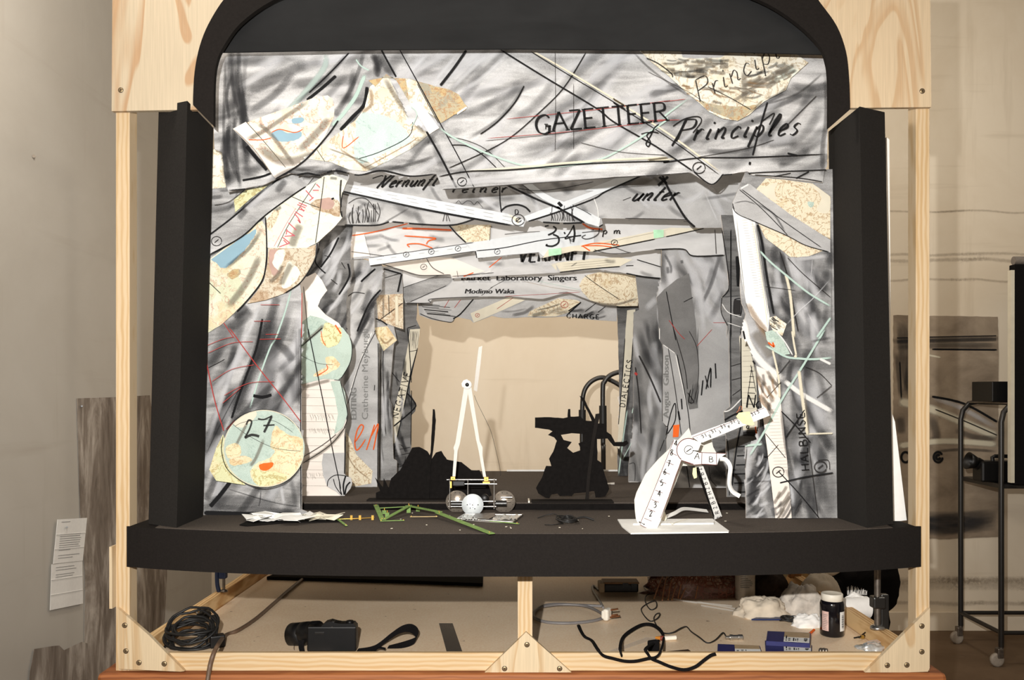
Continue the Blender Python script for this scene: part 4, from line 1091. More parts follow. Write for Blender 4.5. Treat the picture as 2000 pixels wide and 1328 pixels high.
bl.s(zAA((300, 1080), (240, 1200), (150, 1280)), 10, 'gd').s(zAA((400, 1060), (330, 1200), (280, 1310)), 14, 'gd')
bm_ = f.piece('charcoal_beam', zD((90, 560), (300, 400), (500, 230), (640, 100), (940, 60), (845, 178), (740, 245), (530, 402), (360, 560), (85, 715)), M['ch_beam'], 'grey charcoal beam with a drawn bolt')
bm_.ring(*zD((168, 590))[0], 10, 2, 'k2')
bm_.s(zD((110, 545), (300, 400), (520, 210), (660, 100)), 4, 'k').s(zD((110, 695), (360, 555), (530, 400), (740, 245), (850, 172)), 3, 'k').s(zD((600, 150), (500, 260), (380, 360)), 14, 'ws').s(zD((700, 120), (620, 220)), 16, 'ks').s(zD((400, 340), (330, 420)), 16, 'ks')
f.s(zD((540, 400), (550, 600), (545, 760), (515, 890), (420, 1020), (320, 1130)), 3, 'k').s(zD((935, 600), (925, 710), (865, 830), (800, 912)), 6, 'ks').s(zD((935, 600), (925, 710), (865, 830), (800, 912), (690, 985)), 2.4, 'k').s(zD((1130, 215), (1113, 350), (1128, 408)), 2.5, 'k')
f.s(zD((220, 1210), (300, 1328)), 2, 're').s(zE((225, 0), (400, 240), (560, 440), (690, 612)), 2.4, 're').s(zE((78, 230), (130, 470), (190, 672)), 2.6, 're').s(zE((205, 660), (260, 600)), 2.2, 're')
for q in ([(80, 115), (180, 75), (250, 60)], [(85, 165), (240, 100), (380, 90)], [(110, 350), (240, 270), (390, 240)], [(190, 440), (350, 360), (520, 350)], [(180, 490), (300, 390)], [(420, 75), (560, 72)], [(80, 100), (80, 240)]):
    f.s(zE(*q), 1.5, 're')
for q in ([(500, 1075), (650, 1075)], [(450, 1200), (580, 1200)], [(540, 1300), (640, 1300)]):
    f.s(zD(*q), 1.4, 're')
f.s(zD((820, 915), (815, 1328)), 2, 're').s(zD((150, 315), (260, 290), (380, 200)), 2, 'k2')
f.piece('map_fold', zE((185, 690), (140, 780), (95, 920), (140, 992), (230, 1005), (330, 1020), (260, 900)), M['map_green'], 'folded atlas page behind the disc')
gl = f.piece('globe_disc', ell(*zE((450, 783))[0], 79.5, 75.5, 64), M['map_ocean'], 'round atlas disc numbered 27', rag=0.3)
gl.fill(zE((520, 640), (560, 660), (620, 700), (700, 720), (705, 800), (690, 880), (640, 960), (560, 1010), (450, 1030), (385, 1000), (360, 930), (420, 870), (480, 850), (520, 800), (490, 760)), 'map_land')
gl.fill(zE((250, 615), (330, 560), (400, 545), (380, 600), (300, 650)), 'cream').fill(zE((205, 780), (260, 750), (300, 770), (290, 830), (220, 850)), 'map_land').fill(zE((230, 850), (330, 830), (370, 860), (300, 890), (240, 890)), 'map_land').fill(zE((420, 890), (470, 875), (515, 880), (480, 920), (435, 925)), 'orange')
gl.fill(zE((370, 920), (440, 930), (560, 940), (600, 980), (450, 1028), (390, 1000)), 'map_green')
gl.s(ell(*zE((450, 783))[0], 78.5, 74.5, 60), 2, 'cr').s(zE((240, 620), (350, 700), (520, 780), (690, 800)), 1, 'k2').s(zE((450, 720), (400, 840), (360, 900)), 8, 'gd').s(zE((340, 620), (300, 700), (270, 760)), 7, 'gd').s(zE((260, 640), (330, 610), (500, 600), (640, 680)), .9, 'k2')
gl.s(zE((335, 630), (350, 600), (370, 610), (355, 660), (325, 715)), 4, 'k2').s(zE((325, 715), (370, 695), (420, 705)), 6, 'k2').s(zE((410, 590), (450, 595), (505, 570)), 3.5, 'k2').s(zE((500, 575), (480, 620), (450, 680)), 5.5, 'k2').s(zE((445, 635), (520, 630)), 3.5, 'k2')
f.s(zE((185, 700), (175, 800), (215, 920), (330, 1010), (460, 1045), (600, 1000), (700, 890)), 2, 'k2').s(zE((200, 660), (300, 570), (440, 530), (560, 560), (680, 650)), 1.6, 'k2')
f.done()

# second left flat
L2o = [(560, 430), (690, 430)] + zD((1208, 480), (1190, 620), (1188, 740), (1203, 850), (1172, 960), (1160, 1050), (1160, 1300)) + zE((985, 20), (1020, 105), (1022, 150), (1008, 225), (965, 305), (945, 345), (975, 420), (992, 555), (985, 620), (975, 660), (975, 955), (1015, 975), (1022, 1010), (1012, 1045), (972, 1090), (690, 1092)) + [(560, 968)]
f = Flat('side_flat', 'second left flat of ivory pages with globe halves beside the front flat', 'stage flat', 2.645, L2o, M['ch_dark'])
f.smudge(24, (600, 460, 684, 640), 70, -1.0, 14, ('ks', 'ws', 'kss'), 81, .3)
f.s(zD((1190, 490), (1150, 620), (1080, 760), (980, 880)), 9, 'ws').s(zD((1100, 560), (1040, 680), (960, 790)), 4, 'k').s(zD((1195, 860), (1140, 960), (1060, 1080), (1000, 1160)), 6, 'ws').s(zD((1170, 760), (1180, 860), (1100, 1000)), 4, 'k').s(zD((950, 640), (920, 740), (960, 800), (1000, 835)), 3, 'k').s(zD((1040, 880), (1090, 920)), 2, 'k2').s(zD((1120, 750), (1150, 800)), 2, 'k2').s(zD((990, 700), (1040, 710)), 1.5, 'k2')
iv = f.piece('paper_panel', zD((700, 860), (860, 860), (920, 830), (970, 885), (1012, 965), (960, 1035), (940, 1085), (1000, 1150), (1100, 1215), (1165, 1328)) + zE((985, 60), (905, 340), (940, 345), (985, 600), (970, 700), (975, 1090), (640, 1092), (600, 700), (640, 0)), M['paper_ivory'], 'ivory ledger paper with scalloped edge', rag=.4)
for k in range(13):
    iv.s(zE((640, 400 + 52 * k), (960, 403 + 52 * k)), .9, 'gd')
iv.hatch(zE((740, 560))[0], zE((900, 560))[0], 16, (4, 12), 1, 'gd').hatch(zE((740, 650))[0], zE((900, 650))[0], 16, (4, 12), 1, 'gd').hatch(zE((720, 940))[0], zE((850, 940))[0], 10, (4, 12), 1, 'gd')
go = f.piece('globe_half', zE((690, -30), (750, -80), (830, -60), (900, -15), (960, 0), (1000, 50), (1022, 115), (1022, 170), (1010, 222), (965, 308), (930, 338), (840, 330), (700, 365), (640, 365), (640, 0)), M['map_ocean'], 'teal globe half with two continents')
go.fill(zE((830, 10), (850, -30), (920, -20), (955, 20), (940, 90), (880, 130), (850, 120), (815, 80)), 'map_green').fill(zE((850, 195), (900, 190), (935, 220), (940, 250), (900, 280), (830, 310), (770, 320), (790, 290), (855, 250)), 'map_land')
go.s(zE((905, -30), (950, 40)), 3, 'og').s(zE((855, 240), (860, 270), (790, 315)), 2, 'og').s(zE((820, 20), (830, 80), (850, 115)), 1.6, 'og').s(zE((700, 100), (780, 40), (840, -20)), 9, 'gd').s(zE((690, 180), (800, 230), (900, 240)), .9, 'k2')
g2 = f.piece('globe_half', zE((880, 348), (942, 345), (975, 420), (993, 555), (962, 650), (905, 690), (930, 560), (910, 450)), M['map_ocean'], 'teal strip of a globe')
g3 = f.piece('urn_drawing', zE((835, 815), (972, 810), (975, 955), (1015, 975), (1022, 1010), (1012, 1042), (972, 1090), (948, 1090), (915, 1060), (860, 1030), (835, 960), (825, 880)), M['ch_light'], 'grey drawn urn shape')
g3.s(zE((860, 1030), (870, 985), (920, 955), (1000, 965)), 1.8, 'k').s(zE((900, 980), (915, 1030), (950, 1080)), 1.8, 'k').s(zE((980, 960), (965, 1020), (970, 1085)), 3.5, 'k').s(zE((1010, 1000), (985, 1030), (975, 1085)), 3.5, 'k').s(zE((940, 1000), (945, 1050), (955, 1085)), 2.5, 'k')
f.s(zE((735, 0), (780, 220), (830, 460), (880, 720), (950, 1050)), 2.2, 'k').s(zE((700, 390), (800, 360), (880, 340)), 8, 'gd').s(zE((980, 640), (900, 740), (800, 820), (700, 870)), 9, 'gd').s(zE((980, 640), (880, 760), (700, 880)), 2, 'k2').s(zE((700, 840), (830, 760), (920, 690)), 2, 'k2').s(zE((985, 0), (1020, 110), (1010, 222), (950, 330)), 1.8, 'k').s(zE((945, 345), (992, 555), (970, 650)), 1.8, 'k').s(zE((978, 700), (972, 950)), 2.2, 'k').s(zE((695, 120), (760, 60), (830, 0)), 3, 'k2').s(zD((830, 930), (870, 1328)), 2, 'k2')
f.done()

# third left flat
L3o = [(650, 510)] + zD((1190, 700), (1430, 770), (1432, 965), (1372, 1045), (1374, 1300)) + zE((1168, 35), (1196, 95), (1190, 700), (1183, 1032), (985, 1040)) + [(650, 953)]
f = Flat('side_flat', 'third left grey flat carrying printed film credit lines turned sideways', 'stage flat', 2.88, L3o, M['ch_light'])
f.smudge(24, (682, 520, 744, 650), 60, -1.0, 14, ('ks', 'kss', 'ws', 'kss'), 91, .3)
f.s(zD((1380, 800), (1300, 870), (1270, 900)), 4, 'k').s(zD((1370, 1050), (1300, 1180), (1240, 1328)), 12, 'ks').s(zD((1420, 960), (1330, 1070), (1240, 1280)), 4, 'k').s(zD((1170, 1010), (1220, 980), (1300, 990)), 2, 'k2')
f.s(zEE((60, 300), (110, 280), (160, 180), (250, 20)), 10, 'ks').s(zEE((60, 340), (62, 640)), 14, 'ks').s(zEE((80, 640), (130, 480), (200, 290), (250, 170)), 3, 'w').s(zEE((70, 700), (160, 400), (270, 180)), 2, 'k2').s(zEE((262, 180), (290, 260), (286, 1290)), 2, 'k')
mb_ = f.piece('map_cutout', zEE((60, 900), (95, 960), (130, 1060), (250, 1180), (240, 1270), (130, 1290), (55, 1280)), M['map_tan'], 'brown relief atlas cutout')
f.type('EDITING', *zEE((133, 812))[0], 11, 'pg', ang=90, width=62)
f.type('Catherine Meyburgh', *zEE((216, 812))[0], 12, 'pg', ang=90, width=178, bold=0.0)
f.s(zEE((122, 975), (165, 910), (184, 862), (165, 848), (138, 890), (122, 970), (132, 1028), (160, 1010), (200, 950)), 3, 'og').s(zEE((265, 845), (235, 940), (205, 1030)), 3, 'og').s(zEE((240, 930), (290, 840), (275, 930), (255, 1030)), 3, 'og')
f.s(zEE((265, 560), (262, 600)), 2, 'k2').s(zEE((60, 1040), (120, 1150), (240, 1250)), 3, 'gb')
f.done()

# fourth left flat
L4o = [(720, 520), (790, 520)] + zD((1585, 830), (1590, 990), (1592, 1262), (1520, 1240)) + zE((1312, 82), (1292, 105), (1262, 455), (1280, 500), (1290, 850), (1312, 865), (1311, 955), (1300, 985)) + [(770, 938), (720, 938)]
f = Flat('side_flat', 'fourth left narrow grey flat with tan atlas scraps at its top', 'stage flat', 3.09, L4o, M['ch_mid'])
f.piece('map_cutout', zD((1385, 1002), (1590, 990), (1592, 1262), (1520, 1240), (1400, 1190)), M['map_brown'], 'cream and brown atlas scrap').s(zD((1480, 1000), (1485, 1150)), 1.6, 'k2').s(zD((1400, 1200), (1590, 1060)), 2, 'k2').s(zD((1540, 1000), (1545, 1240)), 8, 'cr').s(zD((1440, 1010), (1440, 1180)), 5, 'gd')
f.piece('map_cutout', zE((1165, 0), (1250, -10), (1313, 82), (1225, 150), (1190, 85)), M['map_land'], 'pointed atlas scrap').s(zE((1200, 60), (1240, 100), (1290, 60)), 5, 'gb')
f.s(zD((1440, 800), (1580, 840)), 4, 'k').s(zD((1580, 840), (1550, 980)), 4, 'k').s(zD((1450, 870), (1570, 835)), 2, 'k2').s(zE((1225, 150), (1222, 300), (1240, 700)), 2, 'k2').s(zE((1205, 200), (1200, 980)), 2, 'k').smudge(14, (745, 700, 770, 930), 60, 1.5, 8, ('ks', 'kss', 'ws'), 95, .1).s(zD((1380, 1180), (1430, 1200), (1470, 1230)), 3, 'k')
f.done()

# fifth left flat
L5o = [(760, 575), (815, 575)] + zD((1700, 1065), (1692, 1190)) + zE((1462, 0), (1440, 150), (1395, 370), (1400, 430), (1436, 490), (1430, 540), (1402, 572), (1406, 770), (1406, 960)) + [(760, 928)]
f = Flat('side_flat', 'fifth left dark flat with a slanting strip lettered NEGATIVE', 'stage flat', 3.25, L5o, M['ch_dark'])
ns = f.piece('paper_strip', zEE((520, 160), (592, 155), (575, 290), (520, 470), (460, 800), (410, 980), (392, 985), (400, 760), (450, 560), (500, 300)), M['cream'], 'cream strip lettered NEGATIVE')
ns.text('NEGATIVE', *zEE((432, 800))[0], 12.5, 'k', 2.0, ang=74, gap=.3, serif=True, xs=.98, chis=.5)
ns.hatch(zEE((520, 170))[0], zEE((580, 170))[0], 12, (-2, 34), 1.4, 'ks', 2).s(zEE((515, 320), (570, 310)), 1.4, 'k2')
f.s(zEE((500, 150), (515, 300), (530, 600), (525, 1000)), 2, 'k').s(zEE((500, 150), (565, 130)), 1.6, 'k').s(zEE((575, 290), (520, 520), (450, 840), (410, 1000), (400, 1050)), 2.4, 'k').s(zEE((500, 620), (555, 690), (545, 735), (400, 860)), 3, 'k').s(ell(*zEE((440, 1070))[0], 13, 22, 20), 1.6, 'k2').s(zEE((410, 1030), (520, 1010)), 1.6, 'k2').s(zEE((410, 1075), (520, 1050)), 1.6, 'k2').s(zEE((390, 470), (445, 540)), 2, 'k2').smudge(12, (770, 720, 800, 900), 50, 1.4, 8, ('ks', 'kss', 'ws'), 97, .2)
f.done()

# ---------------- right side flats --------------------------------------------------------------------------------
R1o = [(1456, 335), (1640, 330), (1640, 1013)] + zH((1020, 1238), (1016, 770), (1088, 742), (1104, 640), (1110, 500), (1104, 400), (1080, 250), (1050, 140), (1012, 65)) + zJ((180, 1328), (222, 1145), (188, 1060), (176, 930), (182, 800), (152, 560), (126, 350), (120, 295), (160, 200), (180, 150))
f = Flat('side_flat', 'front right charcoal flat with white strip above and HALBINSE lettered upright', 'stage flat', 2.33, R1o, M['ch_right'])
f.smudge(50, (1490, 480, 1625, 640), 80, 1.3, 22, ('kss', 'ws', 'kss'), 101, .6)
f.smudge(60, (1460, 650, 1625, 1000), 110, 1.45, 24, ('ks', 'kss', 'kss', 'ks', 'ws'), 102, .35)
f.smudge(30, (1462, 880, 1500, 1005), 34, -.8, 7, ('ws', 'ks', 'ws', 'kss'), 103, .5)
f.s(zJ((240, 1050), (330, 1240), (400, 1400)), 14, 'gb').s(zGG((180, -60), (230, 20), (320, 120), (420, 250)), 34, 'ws').s(zGG((250, 20), (330, 130), (380, 200)), 26, 'gd')
t1 = f.piece('map_cutout', zJ((300, 195), (375, 110), (490, 118), (730, 150), (800, 200), (866, 250), (866, 575), (560, 400)), M['map_tan'], 'large tan relief atlas cutout')
t1.fill(zJ((310, 190), (375, 110), (470, 118), (440, 200), (450, 280)), 'cream').fill(zJ((700, 150), (760, 170), (862, 250), (862, 360), (820, 380), (760, 350), (800, 250)), 'cream').fill(zJ((690, 290), (740, 290), (730, 330), (700, 320)), 'map_ocean')
t2 = f.piece('map_cutout', zJ((315, 455), (420, 490), (530, 540), (680, 620), (812, 662), (700, 705), (620, 712), (560, 710), (470, 640), (370, 565)), M['map_tan'], 'lower tan relief atlas cutout')
ws = f.piece('paper_strip', zJ((118, 338), (200, 380), (292, 440), (320, 600), (370, 960), (402, 1160), (392, 1290), (330, 1240), (260, 1160), (222, 1050), (190, 880), (150, 560)), M['white'], 'tall white ledger strip')
for k in range(30):
    ws.s(zJ((190 + k * 3.5, 430 + 20 * k), (235 + k * 3.5, 428 + 20 * k)), .8, 'gd').s(zJ((250 + k * 3.0, 440 + 20 * k), (280 + k * 3.0, 438 + 20 * k)), .8, 'gd')
ws.s(zJ((270, 440), (330, 800), (390, 1250)), 2, 'cr').s(zJ((285, 440), (340, 800), (398, 1200)), 1.4, 'gd').s(zJ((150, 400), (190, 800), (215, 1000)), 2, 'ks').s(zJ((230, 1060), (300, 1180), (390, 1290)), 14, 'gb')
gs = f.piece('charcoal_beam', zJ((165, 195), (250, 150), (315, 203), (560, 385), (866, 580), (866, 678), (680, 622), (530, 542), (300, 442), (150, 372), (118, 300)), M['ch_light'], 'grey charcoal beam crossing the top')
gs.s(zJ((170, 195), (320, 320), (480, 480), (540, 545)), 2, 'k2').s(zJ((190, 195), (330, 300), (500, 430), (800, 640)), 2, 'k2').s(zJ((300, 300), (420, 370), (480, 450), (520, 520)), 5, 'ks').s(zJ((130, 300), (220, 285), (300, 310)), 3, 'ks').s(zJ((180, 190), (245, 155)), 4, 'w')
f.s(zJ((120, 300), (150, 375), (300, 445), (530, 545), (680, 622), (860, 672)), 1.8, 'k')
f.s(zJ((300, 460), (330, 560), (360, 800), (420, 1150)), 15, 'ks').s(zJ((310, 460), (345, 600), (380, 850), (435, 1150)), 5, 'k').s(zJ((490, 670), (530, 800), (570, 960)), 14, 'ks').s(zJ((480, 665), (540, 860), (590, 1120), (620, 1280)), 3, 'k2')
f.s(zJ((525, 840), (560, 1000), (590, 1328)), 7, 'cr').s(zH((1318, 20), (1330, 100), (1345, 180)), 5, 'cr').s(zJ((540, 715), (660, 840), (870, 1020)), 2, 'k2').s(zJ((370, 935), (600, 965)), 1.4, 'k2').s(zJ((870, 875), (740, 1020), (620, 1130), (530, 1230)), 3, 'ws').s(zJ((690, 1130), (770, 1280)), 3, 'ws').s(zJ((730, 720), (720, 860)), 2, 'ws').s(zJ((600, 730), (860, 700)), 10, 'ws')
f.s(zJ((328, 662), (400, 740), (520, 842), (700, 985), (872, 1088)), 4.5, 'te').s(zJ((870, 1170), (760, 1328)), 5, 'te')
fl_ = f.piece('map_scrap', zJ((400, 1172), (450, 1160), (532, 1222), (500, 1312), (430, 1272), (405, 1230)), M['map_white'], 'small torn atlas flap')
fl_.smudge(8, (1508, 622, 1526, 640), 14, .8, 4, ('ks', 'k2'), 5)
f.piece('map_scrap', zGG((330, 30), (380, 15), (440, 60), (500, 180), (440, 190), (370, 130), (340, 80)), M['map_ocean'], 'teal atlas scrap')
f.s(zGG((380, 100), (390, 130), (350, 100)), 4, 'og').s(zGG((330, 120), (400, 160), (480, 200), (560, 210), (660, 215), (790, 205)), 5, 'te').s(zGG((400, 20), (460, 90), (520, 190)), 3, 'w').s(zGG((700, 210), (780, 250)), 6, 'w').s(zGG((530, 190), (545, 200)), 7, 'cr')
f.s(zGG((170, -60), (190, 0), (210, 90), (260, 180), (340, 270), (460, 360)), 17, 'w').s(zGG((460, 360), (560, 440), (660, 500), (790, 575)), 11, 'w').s(zGG((180, 20), (210, 150), (260, 250)), 4, 'k').s(zGG((250, 240), (280, 420), (300, 600), (290, 700)), 5, 'ks')
sr = f.piece('paper_strip', zGG((270, 260), (400, 320), (425, 420), (450, 620), (480, 900), (512, 1300), (400, 1300), (370, 1050), (340, 800), (310, 560), (285, 420)), M['paper_ivory'], 'cream ledger strip leaning beside the lettering')
for k in range(20):
    sr.s(zGG((330 + k * 3.2, 560 + 22 * k), (420 + k * 4.0, 556 + 22 * k)), .8, 'gd')
sr.smudge(14, (1482, 730, 1515, 800), 40, 1.2, 8, ('ks', 'gd', 'gb'), 7, .5).ring(*zGG((420, 985))[0], 11, 2.4, 'k2').smudge(12, (1515, 960, 1545, 1010), 40, -.9, 6, ('ks', 'gd'), 8, .2)
f.s(zGG((380, 150), (420, 330), (430, 480)), 5, 'cr').s(zGG((745, 0), (600, 240), (450, 480), (330, 700), (220, 880)), 5, 'te').s(zGG((190, 805), (310, 795)), 5, 'te')
f.s(zGG((560, 290), (580, 450), (620, 740)), 8, 'cr').s(zGG((600, 440), (630, 730)), 4, 'gd').s(zGG((625, 725), (795, 720)), 4, 'cr').s(zGG((420, 320), (500, 220)), 2, 'k2').s(zGG((340, 480), (440, 370)), 2, 'k2').s(zGG((330, 720), (470, 890)), 1.8, 'k2').s(zGG((340, 890), (420, 800)), 1.8, 'k2').s(zGG((440, 570), (540, 670), (640, 785)), 2.6, 'k').s(zGG((600, 560), (470, 750)), 2.6, 'k').s(zGG((420, 980), (560, 1130), (700, 1300)), 2.4, 'k').s(zGG((430, 1060), (600, 1020), (795, 990)), 3.4, 'k').s(zGG((620, 740), (655, 1020), (690, 1290)), 1.8, 'k2')
f.s(zGG((600, 265), (700, 310), (785, 395)), 2, 'k2').s(zGG((785, 395), (680, 480)), 2, 'k2').s(zGG((640, 95), (780, 65)), 6, 'ks').s(zGG((440, 540), (470, 800), (520, 1010)), 9, 'ks').s(zGG((480, 960), (540, 1100), (560, 1300)), 16, 'ks').s(zGG((380, 1220), (400, 1290)), 12, 'ks').s(zGG((320, 880), (345, 880)), 3, 'k')
f.hatch(zGG((520, 1290))[0], zGG((560, 1180))[0], 10, (12, -16), 3, 'ks', 2).s(zGG((215, 1050), (380, 1045)), 3, 'ks')
f.text('HALBINSE', *zGG((632, 970))[0], 15.5, 'k', 2.2, ang=95, gap=.26, xs=1.06, chis=.3)
f.ring(*zGG((708, 950))[0], 12, 3, 'k2').s(zGG((690, 905), (760, 905), (770, 970)), 2, 'k2')
f.s(zGG((205, 810), (200, 1300), (510, 1302), (790, 1300)), 1.8, 'k2').s(zJ((868, 300), (872, 800), (876, 1328)), 3, 'kss')
f.done()

R2o = [(1408, 420), (1500, 420), (1500, 971)] + zH((895, 1100), (890, 720), (880, 612), (876, 545), (915, 512), (908, 0)) + zG((1440, 1280), (1440, 1185), (1396, 1080), (1400, 960), (1456, 890), (1440, 700))
f = Flat('side_flat', 'second right dark flat with a drawn ladder behind the front right flat', 'stage flat', 2.615, R2o, M['ch_dark'])
f.s(zG((1470, 430), (1470, 1280)), 3, 'k').s(zG((1400, 430), (1440, 700), (1455, 890), (1400, 965)), 2.4, 'k').s(zG((1400, 965), (1395, 1080), (1445, 1185)), 2, 'k').s(zG((1495, 980), (1550, 980), (1548, 1098), (1495, 1098), (1495, 985)), 2, 'k')
f.mb.flat(zG((1495, 980), (1550, 985), (1548, 1098), (1493, 1095)), f.lift(), M['pr'])
f.s(zG((1520, 640), (1530, 880)), 8, 'k').s(zG((1400, 1010), (1450, 1080), (1560, 1118)), 2, 'w').s(zG((1440, 1160), (1550, 1195)), 1.6, 'w').s(zG((1400, 960), (1550, 950)), 3, 'ks')
cp = f.piece('paper_strip', zH((975, 60), (990, 30), (1040, 120), (1085, 300), (1095, 660), (1000, 665), (992, 450), (985, 200)), M['cream'], 'cream page with drawn ladder and cursive word')
for k in range(14):
    cp.s(zH((990, 150 + 34 * k), (1080, 148 + 34 * k)), .8, 'gd')
cp.s(zH((1058, 250), (1020, 520)), 1.6, 'k2').s(zH((1050, 240), (1085, 420)), 1.6, 'k2')
for k in range(7):
    cp.s(zH((1045 - k * 4, 280 + 36 * k), (1068 + k * 3, 282 + 36 * k)), 1.6, 'k2')
cp.text('No', *zH((1022, 520))[0], 26, 'k', 2.4, slant=.15, xs=.8, gap=.1, chis=.5).text('o', *zH((1022, 655))[0], 12, 'k', 2)
f.s(zH((918, 0), (922, 500)), 2, 'k').s(zH((985, 0), (990, 520)), 2.6, 'k').s(zH((875, 545), (920, 530), (990, 460)), 3, 'w').s(zH((880, 600), (930, 570), (1000, 540)), 4, 'k').s(zH((920, 250), (985, 232)), 2, 'k2').s(zH((925, 340), (985, 325)), 2, 'k2').s(zH((930, 440), (985, 400)), 2, 'k2')
f.mb.flat(zH((1000, 675), (1095, 670), (1095, 705), (1000, 700)), f.lift(), M['pr'])
f.s(zH((985, 640), (955, 800), (928, 1030)), 3.4, 'k').s(zH((975, 640), (945, 800), (920, 1000)), 2, 'gd')
for k in range(8):
    f.s(zH((965 - k * 6, 772 + 59 * k), (1020, 770 + 59 * k)), 2.6, 'k')
f.s(zH((893, 720), (905, 800), (912, 1090)), 2, 'k').s(zH((1080, 640), (1095, 740)), 3, 'og')
f.done()

R3o = zG((930, 560), (1480, 560), (1480, 900)) + [(1450, 640), (1448, 955)] + zH((505, 1042), (505, 640), (480, 612), (478, 108), (458, 76), (455, 0)) + zG((905, 1100), (890, 962), (930, 800))
f = Flat('side_flat', 'third right broad grey flat with printed names, loose letters and an orange tab', 'stage flat', 2.855, R3o, M['ch_silver'])
f.smudge(40, (1290, 500, 1410, 640), 80, 1.2, 20, ('ws', 'kss', 'ws', 'ws'), 121, .5)
f.s(zG((950, 620), (1000, 720), (1000, 780)), 6, 'ks').s(zG((975, 720), (980, 780)), 8, 'ks').s(zG((1085, 670), (1090, 700)), 7, 'ks').s(zG((1380, 640), (1320, 850), (1240, 1020)), 9, 'ks').s(zG((1340, 700), (1280, 900)), 14, 'kss').s(zG((1430, 900), (1300, 1150)), 16, 'kss').s(zG((1140, 700), (1220, 900), (1230, 1150)), 20, 'ws').s(zG((1200, 760), (1240, 1000), (1260, 1280)), 14, 'ws').s(zG((1180, 640), (1250, 700), (1320, 720)), 20, 'ws')
dk_ = f.piece('charcoal_leaf', zG((890, 962), (950, 900), (1050, 820), (1142, 775), (1165, 950), (1195, 1150), (1205, 1300)) + zH((710, 0), (712, 300), (708, 520), (652, 530), (610, 350), (562, 168), (478, 106), (458, 76), (455, 0)), M['ch_leaf'], 'dark grey charcoal leaf shape')
dk_.s(zG((965, 915), (1000, 1100), (1040, 1300)), 2, 'k').s(zG((985, 1140), (1060, 1240), (1110, 1290)), 1.6, 're').s(zH((548, 0), (620, 250), (640, 400)), 2, 'k2').s(zH((650, 20), (700, 130), (712, 300), (690, 470)), 1.6, 'k2').s(zG((1100, 1000), (1180, 960)), 2, 'k2').hatch(zH((640, 500))[0], zH((705, 500))[0], 10, (6, -40), 2.4, 'ks', 3)
f.s(zH((458, 0), (458, 78)), 2, 'w').s(zH((562, 168), (590, 300), (640, 520)), 2.4, 'w').s(zH((480, 108), (562, 168)), 2, 'w').s(zH((480, 108), (478, 608), (512, 640), (500, 720), (468, 800)), 1.8, 'k2').s(zH((515, 130), (560, 400), (600, 700)), 2, 'k2').s(zH((572, 170), (640, 520), (658, 690)), 2, 'k').s(zH((800, 10), (700, 120)), 1.4, 're').s(zG((1330, 1160), (1430, 1160)), 1.2, 're')
f.type('Angus  Gibson', *zH((518, 585))[0], 11, 'pg', ang=90, width=122)
f.s(zH((510, 690), (560, 600), (560, 490), (530, 560), (500, 700)), 2.4, 'k').s(zH((580, 540), (590, 600)), 4, 'k').s(zH((600, 460), (605, 530)), 3, 'k').s(zH((640, 420), (680, 480), (650, 480), (660, 400)), 2.4, 'k2').s(zH((740, 340), (730, 440)), 3, 'k').s(zH((755, 310), (775, 390)), 2.4, 'k').s(zH((760, 400), (790, 260), (790, 390)), 3, 'k').s(zH((820, 230), (825, 330)), 3, 'k')
f.piece('orange_tab', zH((548, 632), (588, 628), (582, 708), (545, 710)), M['orange'], 'orange tape tab', rag=.2)
f.s(zH((630, 860), (655, 1038)), 2, 'k').s(zH((780, 900), (790, 980), (830, 1030)), 1.6, 'k2').smudge(18, (1310, 890, 1420, 945), 60, .6, 16, ('ks', 'kss'), 123, .6).s(zH((800, 740), (810, 790), (890, 800), (915, 700)), 1.6, 'k2').mb.flat(zH((800, 720), (915, 690), (905, 800), (830, 806), (800, 770)), f.lift(), M['ch_dark'])
f.done()

R4o = [(1240, 520), (1320, 520), (1320, 941)] + zH((255, 1002), (258, 885), (285, 700), (290, 200), (288, 0)) + zG((705, 1280), (710, 1080), (755, 1058), (725, 790))
f = Flat('side_flat', 'fourth right smoky grey flat between the lettered strip and the broad flat', 'stage flat', 3.03, R4o, M['ch_smoke'])
f.smudge(40, (1240, 640, 1300, 930), 80, 1.4, 18, ('kss', 'kss', 'ws', 'kss'), 131, .35).s(zG((800, 1060), (900, 960)), 16, 'ws').s(zFF((300, 150), (400, 350), (490, 560)), 4, 'k2').s(zFF((270, 250), (300, 500), (320, 830)), 3, 'k2').s(zFF((265, 300), (285, 320)), 6, 're').s(zFF((250, 600), (200, 900)), 2, 'te').s(zFF((480, 980), (520, 880)), 2, 'k2').s(zFF((210, 1245), (300, 1248)), 2, 'w').s(zFF((215, 1090), (265, 1090), (265, 1240)), 1.4, 'k2')
f.done()

R5o = [(1203, 570), (1290, 570), (1290, 930)] + zH((190, 966), (186, 830), (200, 560), (196, 300), (188, 0)) + zG((578, 1040),)
f = Flat('side_flat', 'fifth right narrow flat with a strip lettered DIALECTICS by the bare wall', 'stage flat', 3.25, R5o, M['ch_dark'])
f.smudge(16, (1210, 780, 1240, 925), 60, 1.5, 9, ('ks', 'ws', 'kss'), 141, .2)
ds = f.piece('paper_strip', [(1225, 606), (1241, 604)] + zFF((250, 0), (232, 260), (200, 520), (160, 860), (130, 960), (112, 960), (130, 700), (145, 500), (165, 300), (180, 0)), M['cream'], 'cream strip lettered DIALECTICS')
ds.text('DIALECTICS', *zFF((178, 600))[0], 10, 'k', 1.8, ang=81, gap=.36, xs=1.0, chis=.3)
f.s(zFF((180, 0), (160, 300), (140, 560), (110, 900)), 1.8, 'k').s(zFF((250, 0), (230, 270), (160, 880)), 1.8, 'k').s(zFF((200, 620), (160, 900), (125, 1180)), 3, 'te').s(zFF((240, 900), (160, 1050)), 2, 'te').s(zFF((160, 1045), (258, 1045)), 11, 'ks')
f.done()

